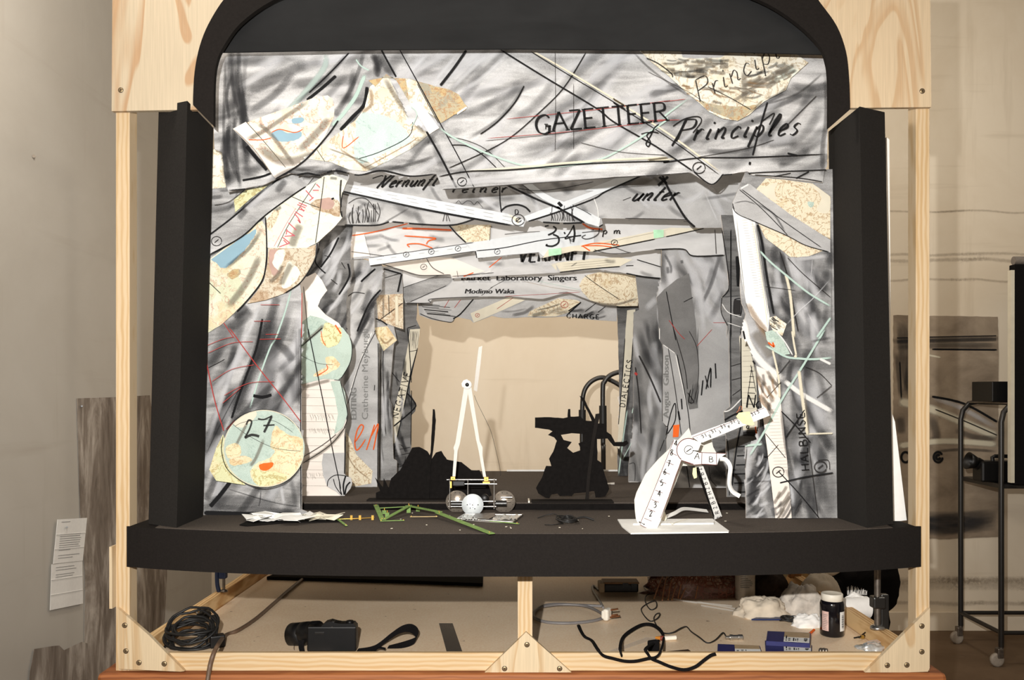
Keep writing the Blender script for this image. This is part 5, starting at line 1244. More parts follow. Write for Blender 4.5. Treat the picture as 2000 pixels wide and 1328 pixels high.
# ------------------------------------------------------------------ things on the stage floor
def SF(x, y): return floorpt(x, y, HS)
# compass puppet on its wheeled carriage -----------------------------------------------------------------------------
YCp = 2.44
cp = thing('compass_puppet', 'white paper compass puppet standing on a wheeled metal carriage', 'puppet', (px2X(920, YCp), YCp, ZD + 0.001))
LG = zI
M['white_card'] = plain('white_card', c(206, 203, 195), 0.8, 0.2, var=0.03)
def leg(pts, Y): return MB().poly(pts, Y, 0.0012, M['white_card'])
build('leg', leg(zI((716, 365), (745, 372), (690, 715), (676, 760), (662, 922), (644, 922), (655, 760), (650, 740), (662, 712)), YCp - 0.002), cp)
build('leg', leg(zI((735, 378), (760, 362), (812, 700), (830, 740), (830, 790), (852, 920), (834, 922), (806, 760), (790, 690)), YCp), cp)
h = MB()
q = P(*zI((735, 352))[0], YCp - 0.003)
R_ = Matrix.Rotation(PI / 2, 3, 'X')
h.lathe([(0.0001, 0.0022), (0.0125, 0.0022), (0.0128, 0.0), (0.0001, 0.0)], q, M['white'], 28, R_)
dsc = build('pivot_disc', h, cp)
h = MB()
h.lathe([(0.0001, 0.0052), (0.003, 0.005), (0.0052, 0.0036), (0.0055, 0.0022)], q, M['black_plastic'], 20, R_)
build('pivot_knob', h, dsc)
build('paper_collar', MB().poly(zI((700, 345), (712, 325), (735, 318), (745, 335), (722, 350), (718, 372), (705, 365)), YCp - 0.0035, 0.0006, M['white']), cp)
ac = NT('clear_acetate')
ac.base(c(150, 154, 154)).rough(0.3, 0.3); ac.b.inputs['Alpha'].default_value = 0.25
M['acetate'] = ac.mat
build('acetate_pointer', MB().poly(zI((806, 120), (828, 112), (818, 220), (796, 395), (775, 385), (792, 230)), YCp + 0.002, 0.0008, M['acetate']), cp)
build('control_thread', MB().tube([P(*p, YCp - 0.001) for p in zI((779, 418), (800, 470), (850, 570), (885, 650), (915, 770), (938, 875), (941, 915))], 0.00055, M['black_plastic'], 5, 5), cp)
# carriage
Yc0, Yc1 = 2.395, 2.46
def rp(x, y, Y): return P(*zR((x, y))[0], Y)
cr_ = MB()
for x, y0, y1 in ((320, 290, 765), (1038, 285, 780), (612, 305, 640)):
    cr_.rod(rp(x, y0, Yc0 + .01), rp(x, y1, Yc0 + .01), 0.0011, M['steel'])
for y, x0, x1 in ((305, 270, 1075), (375, 560, 1085), (655, 300, 1060), (742, 300, 1070)):
    cr_.rod(rp(x0, y, Yc0 + .012), rp(x1, y, Yc0 + .012), 0.0013, M['steel'])
    cr_.rod(rp(x0 + 30, y - 6, Yc1), rp(x1 - 30, y - 6, Yc1), 0.0012, M['steel'])
for x in (320, 1038):
    for y in (305, 655, 742):
        cr_.rod(rp(x, y, Yc0 + .005), rp(x + 4, y - 6, Yc1 + .004), 0.0012, M['steel'])
        cr_.lathe([(0.0001, 0.006), (0.0022, 0.006), (0.0024, 0), (0.0001, 0)], rp(x, y, Yc0 + .01), M['iron'], 8, R_)
build('carriage_frame', cr_, cp)
def wheel(x, y, r, Y, holes, face):
    m = MB()
    m.lathe([(0.0001, 0.0022), (r, 0.0022), (r + 0.0003, 0.001), (r, -0.0004), (0.0001, -0.0004)], rp(x, y, Y), face, 44, R_)
    for a, k, s in holes:
        p = rp(x, y, Y - 0.0023) + Vector((math.cos(a) * r * k, 0, math.sin(a) * r * k))
        m.lathe([(0.0001, 0.0004), (s, 0.0004), (s, 0)], p, M['black_plastic'], 10, R_)
    m.lathe([(0.0001, 0.005), (0.0016, 0.005), (0.0018, 0.002)], rp(x, y, Y), M['iron'], 10, R_)
    return m
rim = [(k * PI / 6 + .2, .82, .0011) for k in range(12)]
mir = plain('mirror_disc', c(168, 158, 146), 0.22, 0.5, 0.7, var=0.25, scale=40)
build('wheel', wheel(435, 660, 0.0312, Yc1 - .01, rim + [(k * PI / 3, .45, .0010) for k in range(6)], mir), cp)
build('wheel', wheel(1200, 662, 0.0312, Yc1 - .012, rim + [(k * PI / 3, .45, .0010) for k in range(6)], mir), cp)
fw = build('front_wheel', wheel(690, 712, 0.0296, Yc0 - .012, [(0, .5, .0016), (PI, .5, .0015), (2.9, .25, .0012), (4.1, .38, .0014), (5.2, .42, .0015), (4.8, .25, .001), (.9, .2, .001)], plain('dull_aluminium', c(206, 212, 214), 0.5, 0.4, 0.3, var=0.06)), cp)
build('axle', MB().rod(rp(690, 712, Yc0 - .01), rp(690, 705, Yc1), 0.0016, M['iron']), cp)
build('rear_roller', MB().lathe([(0.0001, 0.008), (0.010, 0.008), (0.0128, 0.004), (0.0128, -0.006), (0.0001, -0.006)], rp(882, 612, Yc1), M['black_plastic'], 28, R_), cp)
mt = MB()
mt.tube([rp(1060, 690, Yc0 + .03), rp(1240, 690, Yc0 + .03)], 0.0085, M['black_metal'], 20)
mt.rod(rp(1240, 660, Yc0 + .03), rp(1300, 660, Yc0 + .03), 0.0012, M['iron'])
mt.rod(rp(1150, 590, Yc0 + .028), rp(1330, 590, Yc0 + .028), 0.0022, M['steel'])
build('gear_motor', mt, cp)
build('battery', MB().box(rp(465, 365, Yc0 + .035), (0.034, 0.014, 0.014), M['black_plastic'], bev=0.002), cp)
mt = MB()
mt.tube([rp(345, 700, Yc0 + .03), rp(520, 700, Yc0 + .03)], 0.0075, M['black_metal'], 20)
build('gear_motor', mt, cp)
for x0, x1, y0, y1 in ((330, 405, 262, 318), (872, 945, 268, 335)):
    b_ = MB()
    a0, a1 = rp(x0, y0, Yc0), rp(x1, y1, Yc0)
    b_.box(((a0.x + a1.x) / 2, Yc0 + .012, (a0.z + a1.z) / 2), (a1.x - a0.x, 0.012, a0.z - a1.z), M['brass'], bev=0.0008)
    b_.lathe([(0.0001, 0.001), (0.0014, 0.001), (0.0014, 0)], Vector(((a0.x + a1.x) / 2, Yc0 + .006, (a0.z + a1.z) / 2)), M['screw_dark'], 10, R_)
    build('brass_bracket', b_, cp)
b_ = MB().box(rp(912, 348, Yc0 + .012), (0.019, 0.013, 0.004), M['brass']).box(rp(340, 385, Yc0 + .012), (0.004, 0.01, 0.018), M['brass'])
build('brass_clip', b_, cp)

# ruler puppet in white card ------------------------------------------------------------------------------------------
YRp = 2.14
rq = thing('ruler_puppet', 'white card ruler puppet with numbered legs on a pale base board', 'puppet', P(1315, 1030, YRp) * 1 + Vector((0, 0, 0)))
zb_ = ZD + 0.0016
def dk(x, y):
    p = floorpt(x, y, ZC - zb_); return p
bs = MB().prism([[dk(*p) for p in zS_((120, 1127), (970, 1122), (1118, 1232), (1112, 1240), (238, 1252), (160, 1190))]], Vector((0, 0, 0.003)), M['white'])
build('base_board', bs, rq)
br = MB().prism([[dk(*p) + Vector((0, 0, .0032)) for p in zS_((250, 1172), (300, 1160), (960, 1160), (985, 1150), (980, 1175), (260, 1182))]], Vector((0, 0, 0.004)), M['white'])
br.tube([dk(*p) + Vector((0, 0, .009)) for p in zS_((590, 1180), (610, 1190), (660, 1170), (750, 1145))], 0.0007, M['cream'], 6, 4)
build('base_batten', br, rq)
bk = MB().poly(zS_((300, 1150), (285, 1120), (275, 1040), (270, 945), (288, 880), (370, 712), (480, 585), (590, 480), (680, 390), (760, 300), (782, 378), (860, 420), (960, 400), (975, 470), (1005, 528), (860, 640), (700, 640), (520, 1100), (470, 1160), (380, 1175)), lambda x, y: 2.19 + (x - 1240) * 0.0002, 0.0012, M['white_card'])
build('back_sheet', bk, rq)
lg_ = MB().poly(zS_((318, 1160), (400, 960), (500, 715), (588, 482), (625, 405), (660, 412), (692, 590), (640, 720), (560, 960), (505, 1130), (455, 1238), (430, 1225)), YRp, 0.0014, M['white'])
for a_, b2 in (((322, 1160), (622, 412)), ((505, 1110), (690, 592))):
    lg_.stroke(zS_(a_, ((a_[0] + b2[0]) / 2 + 3, (a_[1] + b2[1]) / 2), b2), 1.1, YRp - .0003, M['lineink'])
lg_.stroke(zS_((318, 1165), (460, 1238)), 1, YRp - .0003, M['lineink'])
for k in range(9):
    t = k / 8.35
    x0, y0 = 358 + (632 - 358) * t, 1108 + (408 - 1108) * t
    lg_.stroke(zS_((x0, y0), (x0 + 66, y0 + 27)), 1.1, YRp - .0003, M['lineink'])
for ch, (x0, y0) in zip('123456784', ((380, 1155), (425, 1070), (463, 990), (500, 890), (522, 795), (552, 695), (587, 620), (612, 522), (648, 442))):
    if ch == '1': letter(lg_, ch, *zS_((x0 - 28, y0 + 18))[0], 11, M['penblack'], 1.6, YRp - .0004, ang=62, xs=.9, chis=.3)
    else: letter(lg_, ch, *zS_((x0 - 22, y0 + 26))[0], 11, M['penblack'], 1.6, YRp - .0004, ang=12, slant=.35, xs=.85, chis=.3)
build('ruler_leg', lg_, rq)
rl = MB()
Yrl = lambda x, y: 2.165 + max(0, (y - 905)) * 0.0012
rl.poly(zS_((800, 610), (885, 640), (1055, 1092), (985, 1122)), Yrl, 0.0014, M['white'])
rl.poly(zS_((815, 655), (845, 650), (985, 1085), (985, 1122)), lambda x, y: Yrl(x, y) - .0008, 0.0006, M['black_paper'])
for i, ch in enumerate('2R2B2H2B2B2'):
    t = i / 10
    letter(rl, ch, *zS_((1046 - 170 * t, 1105 - 430 * t))[0], 7.5, M['penblack'], 1.1, lambda x, y: Yrl(x, y) - .0016, ang=110, xs=.9, chis=.3)
build('ruler_leg', rl, rq)
ah = MB().poly(zS_((775, 372), (860, 338), (1200, 215), (1432, 112), (1448, 130), (1482, 190), (1200, 300), (880, 432), (840, 420)), 2.15, 0.0014, M['white'])
ah.stroke(zS_((790, 385), (1100, 262), (1430, 122)), 1.0, 2.1496, M['lineink'])
pen = 0
for i, ch in enumerate(['3', '1', '8', '3', '1', '7', '3', '1', '6', '3', '1', '5']):
    k = i
    x0, y0 = 880 + k * 27 + (i // 3) * 4, 392 - k * 13.5 - (i // 3) * 1
    letter(ah, ch, *zS_((x0, y0))[0], 6.4, M['penblack'], 1.2, 2.1494, ang=27, xs=.9, flip=(i % 3 == 2), chis=.3)
for i, ch in enumerate('313'):
    letter(ah, ch, *zS_((1322 + i * 26, 196 - i * 12))[0], 6.4, M['penblack'], 1.2, 2.1494, ang=26, xs=.9, chis=.3)
for k in range(12):
    ah.stroke(zS_((830 + k * 36, 385 - k * 15.5), (834 + k * 36, 395 - k * 15.5)), .8, 2.1494, M['penblack'])
build('ruler_arm', ah, rq)
yt = plain('yellowed_tape', c(222, 216, 160), 0.5, 0.3, var=0.08, scale=80)
tp = MB().poly(zS_((1180, 200), (1205, 165), (1300, 155), (1345, 270), (1320, 280), (1240, 262)), 2.1475, 0.0008, yt)
build('tape_patch', tp, rq)
build('tape_patch', MB().poly(zS_((795, 660), (825, 655), (830, 745), (805, 755), (790, 715)), 2.168, 0.0008, yt), rq)
build('copper_pin', MB().tube([P(*p, 2.146) for p in zS_((1185, 165), (1205, 140), (1212, 112), (1228, 108), (1232, 130), (1210, 150))], 0.0007, plain('copper_wire', c(176, 98, 58), 0.35, 0.5, .8), 6, 3), rq)
hd = MB()
arc = ell(755, 500, 105, 106, 36, 0.66, 2 * PI - .42)
headpts = zS_((800, 630), (720, 602), (690, 585)) + zS_(*[(755 + 105 * math.cos(a), 500 + 105 * math.sin(a)) for a in [2.25 + k * (5.35 - 2.25) / 20 for k in range(21)]]) + zS_((870, 430), (842, 502), (800, 505), (845, 520), (1004, 526), (1095, 530), (1030, 572), (1010, 630), (900, 622))
hd.poly(headpts, 2.128, 0.0016, M['white'])
hd.stroke(zS_(*[(755 + 105 * math.cos(a), 500 + 105 * math.sin(a)) for a in [2.25 + k * (5.2 - 2.25) / 12 for k in range(13)]]), 1.6, 2.1276, M['lineink'])
hd.stroke(ell(*zS_((757, 498))[0], 8.5, 8.5, 18), 1.2, 2.1276, M['penblack']); hd.stroke(zS_((735, 515), (780, 485)), 1.8, 2.1276, M['penblack'])
hd.stroke(zS_((795, 503), (842, 508)), 1.6, 2.1276, M['penblack'])
for q in ([(875, 520), (872, 622)], [(1004, 526), (1006, 630)], [(722, 605), (800, 632), (880, 625), (1006, 632)], [(690, 590), (800, 625)], [(845, 520), (1095, 530)]):
    hd.stroke(zS_(*q), 1.2, 2.1275, M['lineink'], sm=False)
letter(hd, 'A', *zS_((806, 580))[0], 12, M['penblack'], 1.3, 2.1274, slant=.15, xs=1.0, chis=.3)
letter(hd, 'B', *zS_((938, 606))[0], 10.5, M['penblack'], 1.3, 2.1274, xs=1.1, chis=.3)
build('head_disc', hd, rq)
ck = MB()
pts = zS_((1035, 578), (1090, 588), (1128, 650), (1122, 740), (1122, 810), (1150, 870), (1215, 912))
sp_ = smooth(pts, 6)
V, F = [], []
for i, p in enumerate(sp_):
    t = i / (len(sp_) - 1)
    d = (sp_[min(i + 1, len(sp_) - 1)] - sp_[max(0, i - 1)]).normalized()
    nn = Vector((-d.y, d.x))
    for s in (-1, 1):
        e_ = p + nn * s * (4.2)
        for th in (0, .0009):
            V.append(P(e_.x, e_.y, 2.135 - .012 * math.sin(t * 5) + s * .004 * math.cos(t * 4) + th))
for i in range(len(sp_) - 1):
    a = i * 4
    F += [[a, a + 2, a + 6, a + 4], [a + 1, a + 5, a + 7, a + 3], [a, a + 4, a + 5, a + 1], [a + 2, a + 3, a + 7, a + 6]]
ck.add(V, F, M['white'], True)
build('paper_curl', ck, rq)
cu2 = MB()
pts = smooth([dk(*p) + Vector((0, 0, h_)) for p, h_ in zip(zS_((555, 1112), (630, 1100), (700, 1075), (780, 1062), (925, 1060)), (.004, .010, .014, .010, .004))], 6)
V, F = [], []
for i, p in enumerate(pts):
    V += [p + Vector((0, -.012, -.002)), p + Vector((0, .012, .003)), p + Vector((0, -.012, -.0012)), p + Vector((0, .012, .0038))]
for i in range(len(pts) - 1):
    a = i * 4
    F += [[a, a + 1, a + 5, a + 4], [a + 2, a + 6, a + 7, a + 3]]
cu2.add(V, F, M['white'], True)
build('paper_curl', cu2, rq)
build('card_brace', MB().poly(zS_((545, 1055), (560, 1110), (545, 1135), (515, 1125)), 2.25, .01, M['cream']), rq)

# black silhouettes ----------------------------------------------------------------------------------------------------
YS1 = HS * FPX / (zI((500, 1061))[0][1] - HY)
sl = thing('silhouette_cutout', 'black rocky hill silhouette with a thin upright post', 'cutout', P(830, 975, YS1))
build('hill', MB().poly(rough(zI((172, 1062), (170, 1020), (198, 1008), (165, 925), (213, 985), (220, 930), (250, 990), (265, 930), (320, 880), (370, 790), (395, 740), (440, 735), (490, 765), (515, 812), (540, 772), (575, 762), (610, 815), (700, 830), (760, 880), (810, 880), (835, 930), (870, 980), (886, 1035), (840, 1061)), .8, 5, 2), YS1, 0.003, M['black_paper']), sl)
build('post', MB().poly(rough(zI((523, 502), (534, 504), (541, 572), (532, 690), (520, 790), (512, 830), (500, 1060), (478, 1060), (495, 820), (508, 770), (517, 620)), .5, 5, 3), YS1 - .006, 0.004, M['black_paper']), sl)
bb = MB().box((px2X(800, YS1 - .03), YS1 - .015, ZS + .0022), (px2X(882, YS1) - px2X(718, YS1), 0.05, 0.0035), M['black_board'])
build('base_strip', bb, sl)
YS2 = HS * FPX / (zU((620, 1175))[0][1] - HY)
sl = thing('silhouette_cutout', 'black machine-like silhouette with cut-out hollow before the bare wall', 'cutout', P(1130, 974, YS2))
o_ = zU((195, 495), (300, 490), (430, 500), (465, 492), (468, 425), (488, 422), (490, 488), (570, 485), (612, 520), (668, 524), (640, 455), (566, 312), (600, 330), (640, 410), (688, 498), (715, 545), (780, 545), (786, 610), (830, 640), (862, 700), (930, 700), (960, 685), (976, 710), (940, 737), (850, 735), (800, 670), (712, 675), (716, 850), (750, 872), (775, 962), (815, 1090), (780, 1155), (700, 1165), (690, 1110), (520, 1130), (500, 1152), (400, 1150), (380, 1132), (330, 1140), (310, 1170), (280, 1165), (220, 1130), (200, 1085), (250, 1000), (285, 900), (330, 900), (310, 840), (345, 780), (375, 690), (352, 660), (300, 640), (340, 610), (310, 596), (192, 580))
hol = zU((410, 640), (500, 626), (590, 632), (604, 690), (556, 712), (580, 766), (512, 790), (462, 750), (500, 700), (432, 682))
build('machine', MB().poly(rough(o_, .7, 5, 4), YS2, 0.003, M['black_paper'], holes=[hol]), sl)
build('post', MB().poly(rough(zU((700, 465), (736, 460), (730, 500), (690, 700), (655, 1000), (642, 1178), (614, 1176), (628, 980), (660, 720)), .5, 5, 6), YS2 - .006, 0.004, M['black_board']), sl)
a_, b_ = SF(*zU((165, 1207))[0]), SF(*zU((845, 1203))[0])
bb = MB().box(((a_.x + b_.x) / 2, a_.y + .02, ZS + .0022), (b_.x - a_.x, 0.055, 0.004), M['black_board'])
bb.box((a_.x - .008, a_.y + .02, ZS + .0035), (0.004, 0.055, 0.006), M['white_dull'])
build('base_strip', bb, sl)

# loose things on the apron -------------------------------------------------------------------------------------------
def deck_poly(mb, pts, h, mat, th=0.001, tilt=0.0):
    L = []
    for i, (x, y) in enumerate(pts):
        p = dk(x, y); p.z += h
        L.append(p)
    mb.prism([L], Vector((0, 0, th)), mat)
tpn = thing('torn_paper_puppet', 'flat heap of torn white paper shapes lying on the black apron', 'paper puppet', dk(590, 1018))
r = random.Random(5)
def crum(n, box, mat, rr, seed):
    r = random.Random(seed); m = MB()
    for i in range(n):
        x, y = r.uniform(box[0], box[2]), r.uniform(box[1], box[3])
        base = dk(x, y)
        k = r.randint(4, 6)
        L = [base + Vector((math.cos(a) * rr * r.uniform(.5, 1.3), math.sin(a) * rr * r.uniform(.4, .9), r.uniform(.002, .018))) for a in [2 * PI * j / k + r.uniform(-.3, .3) for j in range(k)]]
        m.prism([L], Vector((0, 0, .001)), mat)
    return m
build('paper_body', crum(16, (495, 1014, 600, 1023), M['white'], .042, 3), tpn)
build('paper_leg', crum(9, (600, 1012, 655, 1019), M['cream'], .028, 4), tpn)
m = MB(); deck_poly(m, zV((98, 238), (150, 215), (300, 195), (580, 205), (800, 205), (800, 215), (420, 222), (150, 244)), 0.001, M['black_paper'], .002)
build('backing_card', m, tpn)
m = MB().tube([dk(*p) + Vector((0, 0, .006)) for p in zV((770, 208), (900, 205), (1040, 197))], .0013, M['brass'], 6, 3)
for x in (880, 940, 1028):
    m.box(dk(*zV((x, 203))[0]) + Vector((0, 0, .008)), (.006, .004, .012), M['brass'])
build('hinge_rod', m, tpn)
grn = plain('green_card', c(110, 138, 74), 0.7, 0.3, var=0.2, scale=70)
gf = thing('green_articulated_figure', 'green jointed strip figure sprawled across the apron front', 'puppet', dk(850, 1015))
def strip(a, b, w, h0, h1, mat, name):
    a, b = dk(*zV(a)[0]) + Vector((0, 0, h0)), dk(*zV(b)[0]) + Vector((0, 0, h1))
    d = (b - a).normalized(); n_ = Vector((0, 0, 1)).cross(d).normalized() * w / 2
    m = MB().prism([[a - n_, b - n_, b + n_, a + n_]], Vector((0, 0, .0018)), mat)
    for p in (a, b):
        q = p + (b - a) * (.04 if p is a else -.04)
        m.lathe([(.0001, .0035), (.0016, .0035), (.0018, .0018)], q, M['brass'], 10)
    return build(name, m, gf)
strip((1480, 190), (1860, 302), .016, .016, .002, grn, 'strip_arm')
strip((1270, 150), (1500, 192), .014, .020, .018, grn, 'strip_arm')
strip((1105, 205), (1290, 152), .011, .003, .022, grn, 'strip_arm')
strip((1050, 140), (1095, 208), .013, .018, .004, grn, 'strip_arm')
strip((1060, 148), (1280, 146), .006, .012, .016, grn, 'strip_arm')
strip((1290, 188), (1480, 192), .005, .004, .006, plain('tan_card', c(170, 150, 110), .7), 'strip_arm')
strip((1080, 213), (1250, 208), .004, .002, .002, grn, 'strip_arm')
strip((780, 205), (845, 245), .006, .005, .002, grn, 'strip_arm')
strip((1700, 200), (2050, 232), .004, .002, .002, grn, 'strip_arm')
m = MB()
for x, y, hh in ((1280, 150, .02), (1130, 180, .012), (1345, 140, .012), (1110, 158, .01)):
    p = dk(*zV((x, y))[0])
    m.box(p + Vector((0, 0, hh / 2 + .001)), (.011, .008, hh), grn)
    m.rod(p + Vector((0, 0, hh)), p + Vector((0, 0, hh + .007)), .0015, M['brass'], 8)
build('joint_block', m, gf)
# shallow tray with foil under the carriage
ty = thing('foil_tray', 'shallow clear tray with crumpled silver foil below the carriage', 'tray', dk(960, 1017))
A4 = [dk(*zR(p)[0]) for p in ((438, 958), (560, 880), (1500, 890), (1335, 1018))]
m = MB().prism([A4], Vector((0, 0, .0015)), plain('tray_plastic', c(190, 184, 178), .15, .5))
for i in range(4):
    m.rod(A4[i] + Vector((0, 0, .003)), A4[(i + 1) % 4] + Vector((0, 0, .003)), .0022, M['steel'], 8)
build('tray_base', m, ty)
foil = plain('crumpled_foil', c(206, 208, 206), .3, .5, .55, var=.2, scale=120, bump=.8)
m = MB()
for (x0, x1, sd) in ((470, 760, 1), (1000, 1400, 2)):
    nx, ny = 14, 6
    V = []
    for j in range(ny):
        for i in range(nx):
            x = x0 + (x1 - x0) * i / (nx - 1) + (ny - j) * 8; y = 905 + j * 16
            p = dk(*zR((x, y))[0]); p.z += .004 + .006 * abs(noise.noise(Vector((x * .03, y * .05, sd)))) + .003 * noise.noise(Vector((x * .1, y * .1, sd)))
            V.append(p)
    m.add(V, [[j * nx + i, j * nx + i + 1, (j + 1) * nx + i + 1, (j + 1) * nx + i] for j in range(ny - 1) for i in range(nx - 1)], foil)
build('foil_sheet', m, ty)
m = MB(); deck_poly(m, zR((740, 890), (1050, 880), (1060, 930), (960, 975), (760, 970), (680, 950)), .0055, M['iron'], .001)
build('card_scrap', m, ty)
# black wire tangle
m = MB()
r = random.Random(11)
pt_ = []
for k in range(46):
    a = k * .9
    pt_.append(dk(1108 + 24 * math.cos(a) * (.5 + .5 * r.random()), 1020 + 5 * math.sin(a)) + Vector((0, 0, .003 + .010 * r.random())))
m.tube(pt_, .0017, M['black_rubber'], 6, 3)
m.tube([dk(1100, 1016) + Vector((0, 0, .004)), dk(1080, 1012) + Vector((0, 0, .012)), dk(1050, 1013) + Vector((0, 0, .002))], .0014, M['black_rubber'], 6, 4)
m.tube([dk(1120, 1018) + Vector((0, 0, .004)), dk(1140, 1017) + Vector((0, 0, .01)), dk(1160, 1017) + Vector((0, 0, .002))], .0024, M['black_rubber'], 6, 4)
m.tube([dk(1100, 1024) + Vector((0, 0, .003)), dk(1080, 1028) + Vector((0, 0, .004)), dk(1064, 1026) + Vector((0, 0, .002))], .0012, M['black_rubber'], 6, 4)
tag(build('wire_tangle', m), 'small tangle of black wire on the apron right of the carriage', 'wire')
m = MB()
for i in range(26):
    x, y = r.uniform(640, 1450), r.uniform(1002, 1036)
    m.box(dk(x, y) + Vector((0, 0, .0012)), (r.uniform(.002, .006), r.uniform(.001, .004), .0012), M['cream'], rz=r.random() * 3)
o = build('paper_crumbs', m); tag(o, 'tiny pale paper crumbs scattered over the black apron', 'crumbs', kind='stuff')
tag(build('paper_scrap', MB().prism([[SF(*p) + Vector((0, 0, .0006)) for p in zU((790, 1045), (858, 1040), (858, 1055), (800, 1055))]], Vector((0, 0, .0006)), M['white'])), 'tiny white paper scrap on the stage floor behind the machine silhouette', 'paper')
m = MB(); a_, b_ = SF(990, 921), SF(1206, 919)
m.box(((a_.x + b_.x) / 2, 3.432, ZS + .003), (b_.x - a_.x, .006, .006), M['white'])
tag(build('edge_batten', m), 'thin white batten along the back edge of the stage floor', 'batten')

# ------------------------------------------------------------------ clutter on the table under the stage
UP = lambda h: Vector((0, 0, h))
def TK(x, y): return floorpt(x, y, ZC - ZK)
def at_table(x, y, Y): return P(x, y, Y)
# coiled black lead with plugs
cb = thing('cable_coil', 'coiled black mains lead heaped in the left corner of the pine frame', 'cable', TK(370, 1262))
m = MB(); r = random.Random(2)
ctr = TK(366, 1268); 
path = []
for k in range(170):
    a = k * .37
    rr = .058 + .012 * math.sin(k * .21) + r.uniform(-.004, .004)
    h_ = .008 + .045 * abs(math.sin(k * .045)) + r.uniform(0, .004)
    tl = .35 + .25 * math.sin(k * .05)
    path.append(ctr + Vector((rr * math.cos(a) * 1.02, .03 + rr * math.sin(a) * .72, max(.0045, h_ + rr * math.sin(a) * tl))))
m.tube(path, .0036, M['black_rubber'], 7, 2)
build('coil', m, cb)
m = MB().tube([TK(420, 1262) + UP(.01), TK(424, 1250) + UP(.05), TK(415, 1245) + UP(.062), TK(408, 1250) + UP(.03), TK(404, 1262) + UP(.008)], .0034, M['black_rubber'], 8, 5)
build('lead_end', m, cb)
m = MB().box(TK(424, 1264) + UP(.018), (.04, .03, .034), M['black_plastic'], rz=.5, bev=.004)
build('adapter_block', m, cb)
m = MB().tube([TK(392, 1228) + UP(.035), TK(398, 1222) + UP(.04), TK(406, 1218) + UP(.03)], .011, M['black_plastic'], 12, 4)
m.box(TK(398, 1226) + UP(.03), (.03, .022, .024), M['black_plastic'], rz=.7, bev=.004)
m.rod(TK(386, 1226) + UP(.04), TK(383, 1222) + UP(.045), .003, M['steel'])
build('plug', m, cb)
m = MB().tube([TK(334, 1256) + UP(.006), TK(324, 1264) + UP(.004), TK(318, 1270) + UP(.004)], .0036, M['black_rubber'], 8, 4)
build('lead_end', m, cb)
m = MB().tube([P(403, 1345, 2.165), P(406, 1325, 2.17), P(410, 1300, 2.185), P(415, 1282, 2.19), P(420, 1270, 2.205), P(428, 1256, 2.25)] + [TK(440, 1245) + UP(.006), TK(465, 1235) + UP(.006), TK(500, 1212) + UP(.006), TK(537, 1180) + UP(.006), TK(570, 1151) + UP(.006), TK(605, 1124) + UP(.006), TK(640, 1100) + UP(.006)], .0058, plain('brown_cable', c(92, 72, 56), .5, .4), 10, 5)
tag(build('brown_cable', m), 'brown cable running over the front rail and back across the table', 'cable')
# film camera, seen from behind, with strap
Yc = 2.36
fc = thing('film_camera', 'black film camera with wide strap lying on the kraft paper', 'camera', TK(650, 1276))
zc = ZK
def cx(x): return px2X(x, Yc)
m = MB().box(((cx(600) + cx(696)) / 2, Yc + .012, zc + .034), (cx(696) - cx(600), .034, .068), M['black_plastic'], bev=.004)
build('body', m, fc)
m = MB().prism([[P(x, y, Yc - .002) for x, y in zX((570, 300), (630, 245), (700, 225), (770, 245), (830, 255), (1000, 252), (1035, 290), (1035, 330), (570, 330))]], Vector((0, .03, 0)), M['black_plastic'])
build('prism_housing', m, fc)
m = MB().box(P(*zX((730, 232))[0], Yc + .01), (.014, .02, .008), M['black_metal'], bev=.001).rod(P(*zX((700, 300))[0], Yc - .002), P(*zX((735, 298))[0], Yc - .004), .0012, M['steel'])
build('hot_shoe', m, fc)
m = MB().lathe([(.0001, .012), (.0095, .012), (.010, .010), (.010, 0), (.0001, 0)], P(*zX((955, 270))[0], Yc + .013), M['black_plastic'], 24)
build('dial', m, fc)
m = MB().lathe([(.0001, .008), (.006, .008), (.0065, 0), (.0001, 0)], P(*zX((870, 272))[0], Yc + .013), M['black_plastic'], 20)
build('dial', m, fc)
ax = Vector((-.80, .42, -.18)).normalized()
Rl = ax.to_track_quat('Z', 'Y').to_matrix()
m = MB().lathe([(.0001, -.03), (.030, -.03), (.031, -.01), (.029, .0), (.031, .004), (.031, .026), (.027, .03), (.0001, .03)], P(*zX((440, 370))[0], Yc + .045), M['black_plastic'], 36, Rl)
build('lens', m, fc)
m = MB().lathe([(.027, .0), (.032, .002), (.033, .045), (.030, .046), (.028, .01)], P(*zX((370, 385))[0], Yc + .055), M['black_plastic'], 36, Rl)
build('lens_hood', m, fc)
m = MB().box(P(*zX((560, 375))[0], Yc - .004), (.026, .004, .006), M['black_metal'], bev=.001).rod(P(*zX((440, 415))[0], Yc + .0), P(*zX((452, 415))[0], Yc + .0), .0012, M['steel'])
build('shutter_lever', m, fc)
def ribbon(pts, w, th, mat, n=6, side=None):
    q = smooth(pts, n); m = MB(); V, F = [], []
    L = len(q)
    for i, p in enumerate(q):
        sd = (side(i / (L - 1)) if side else Vector((0, 1, 0))).normalized()
        d = (q[min(i + 1, L - 1)] - q[max(0, i - 1)]).normalized()
        nn = d.cross(sd).normalized() * th / 2
        for s in (-1, 1):
            for k in (-1, 1):
                V.append(p + sd * s * w / 2 + nn * k)
    for i in range(L - 1):
        a = i * 4
        F += [[a, a + 2, a + 6, a + 4], [a + 1, a + 5, a + 7, a + 3], [a, a + 4, a + 5, a + 1], [a + 2, a + 3, a + 7, a + 6]]
    m.add(V, F, mat, False)
    return m
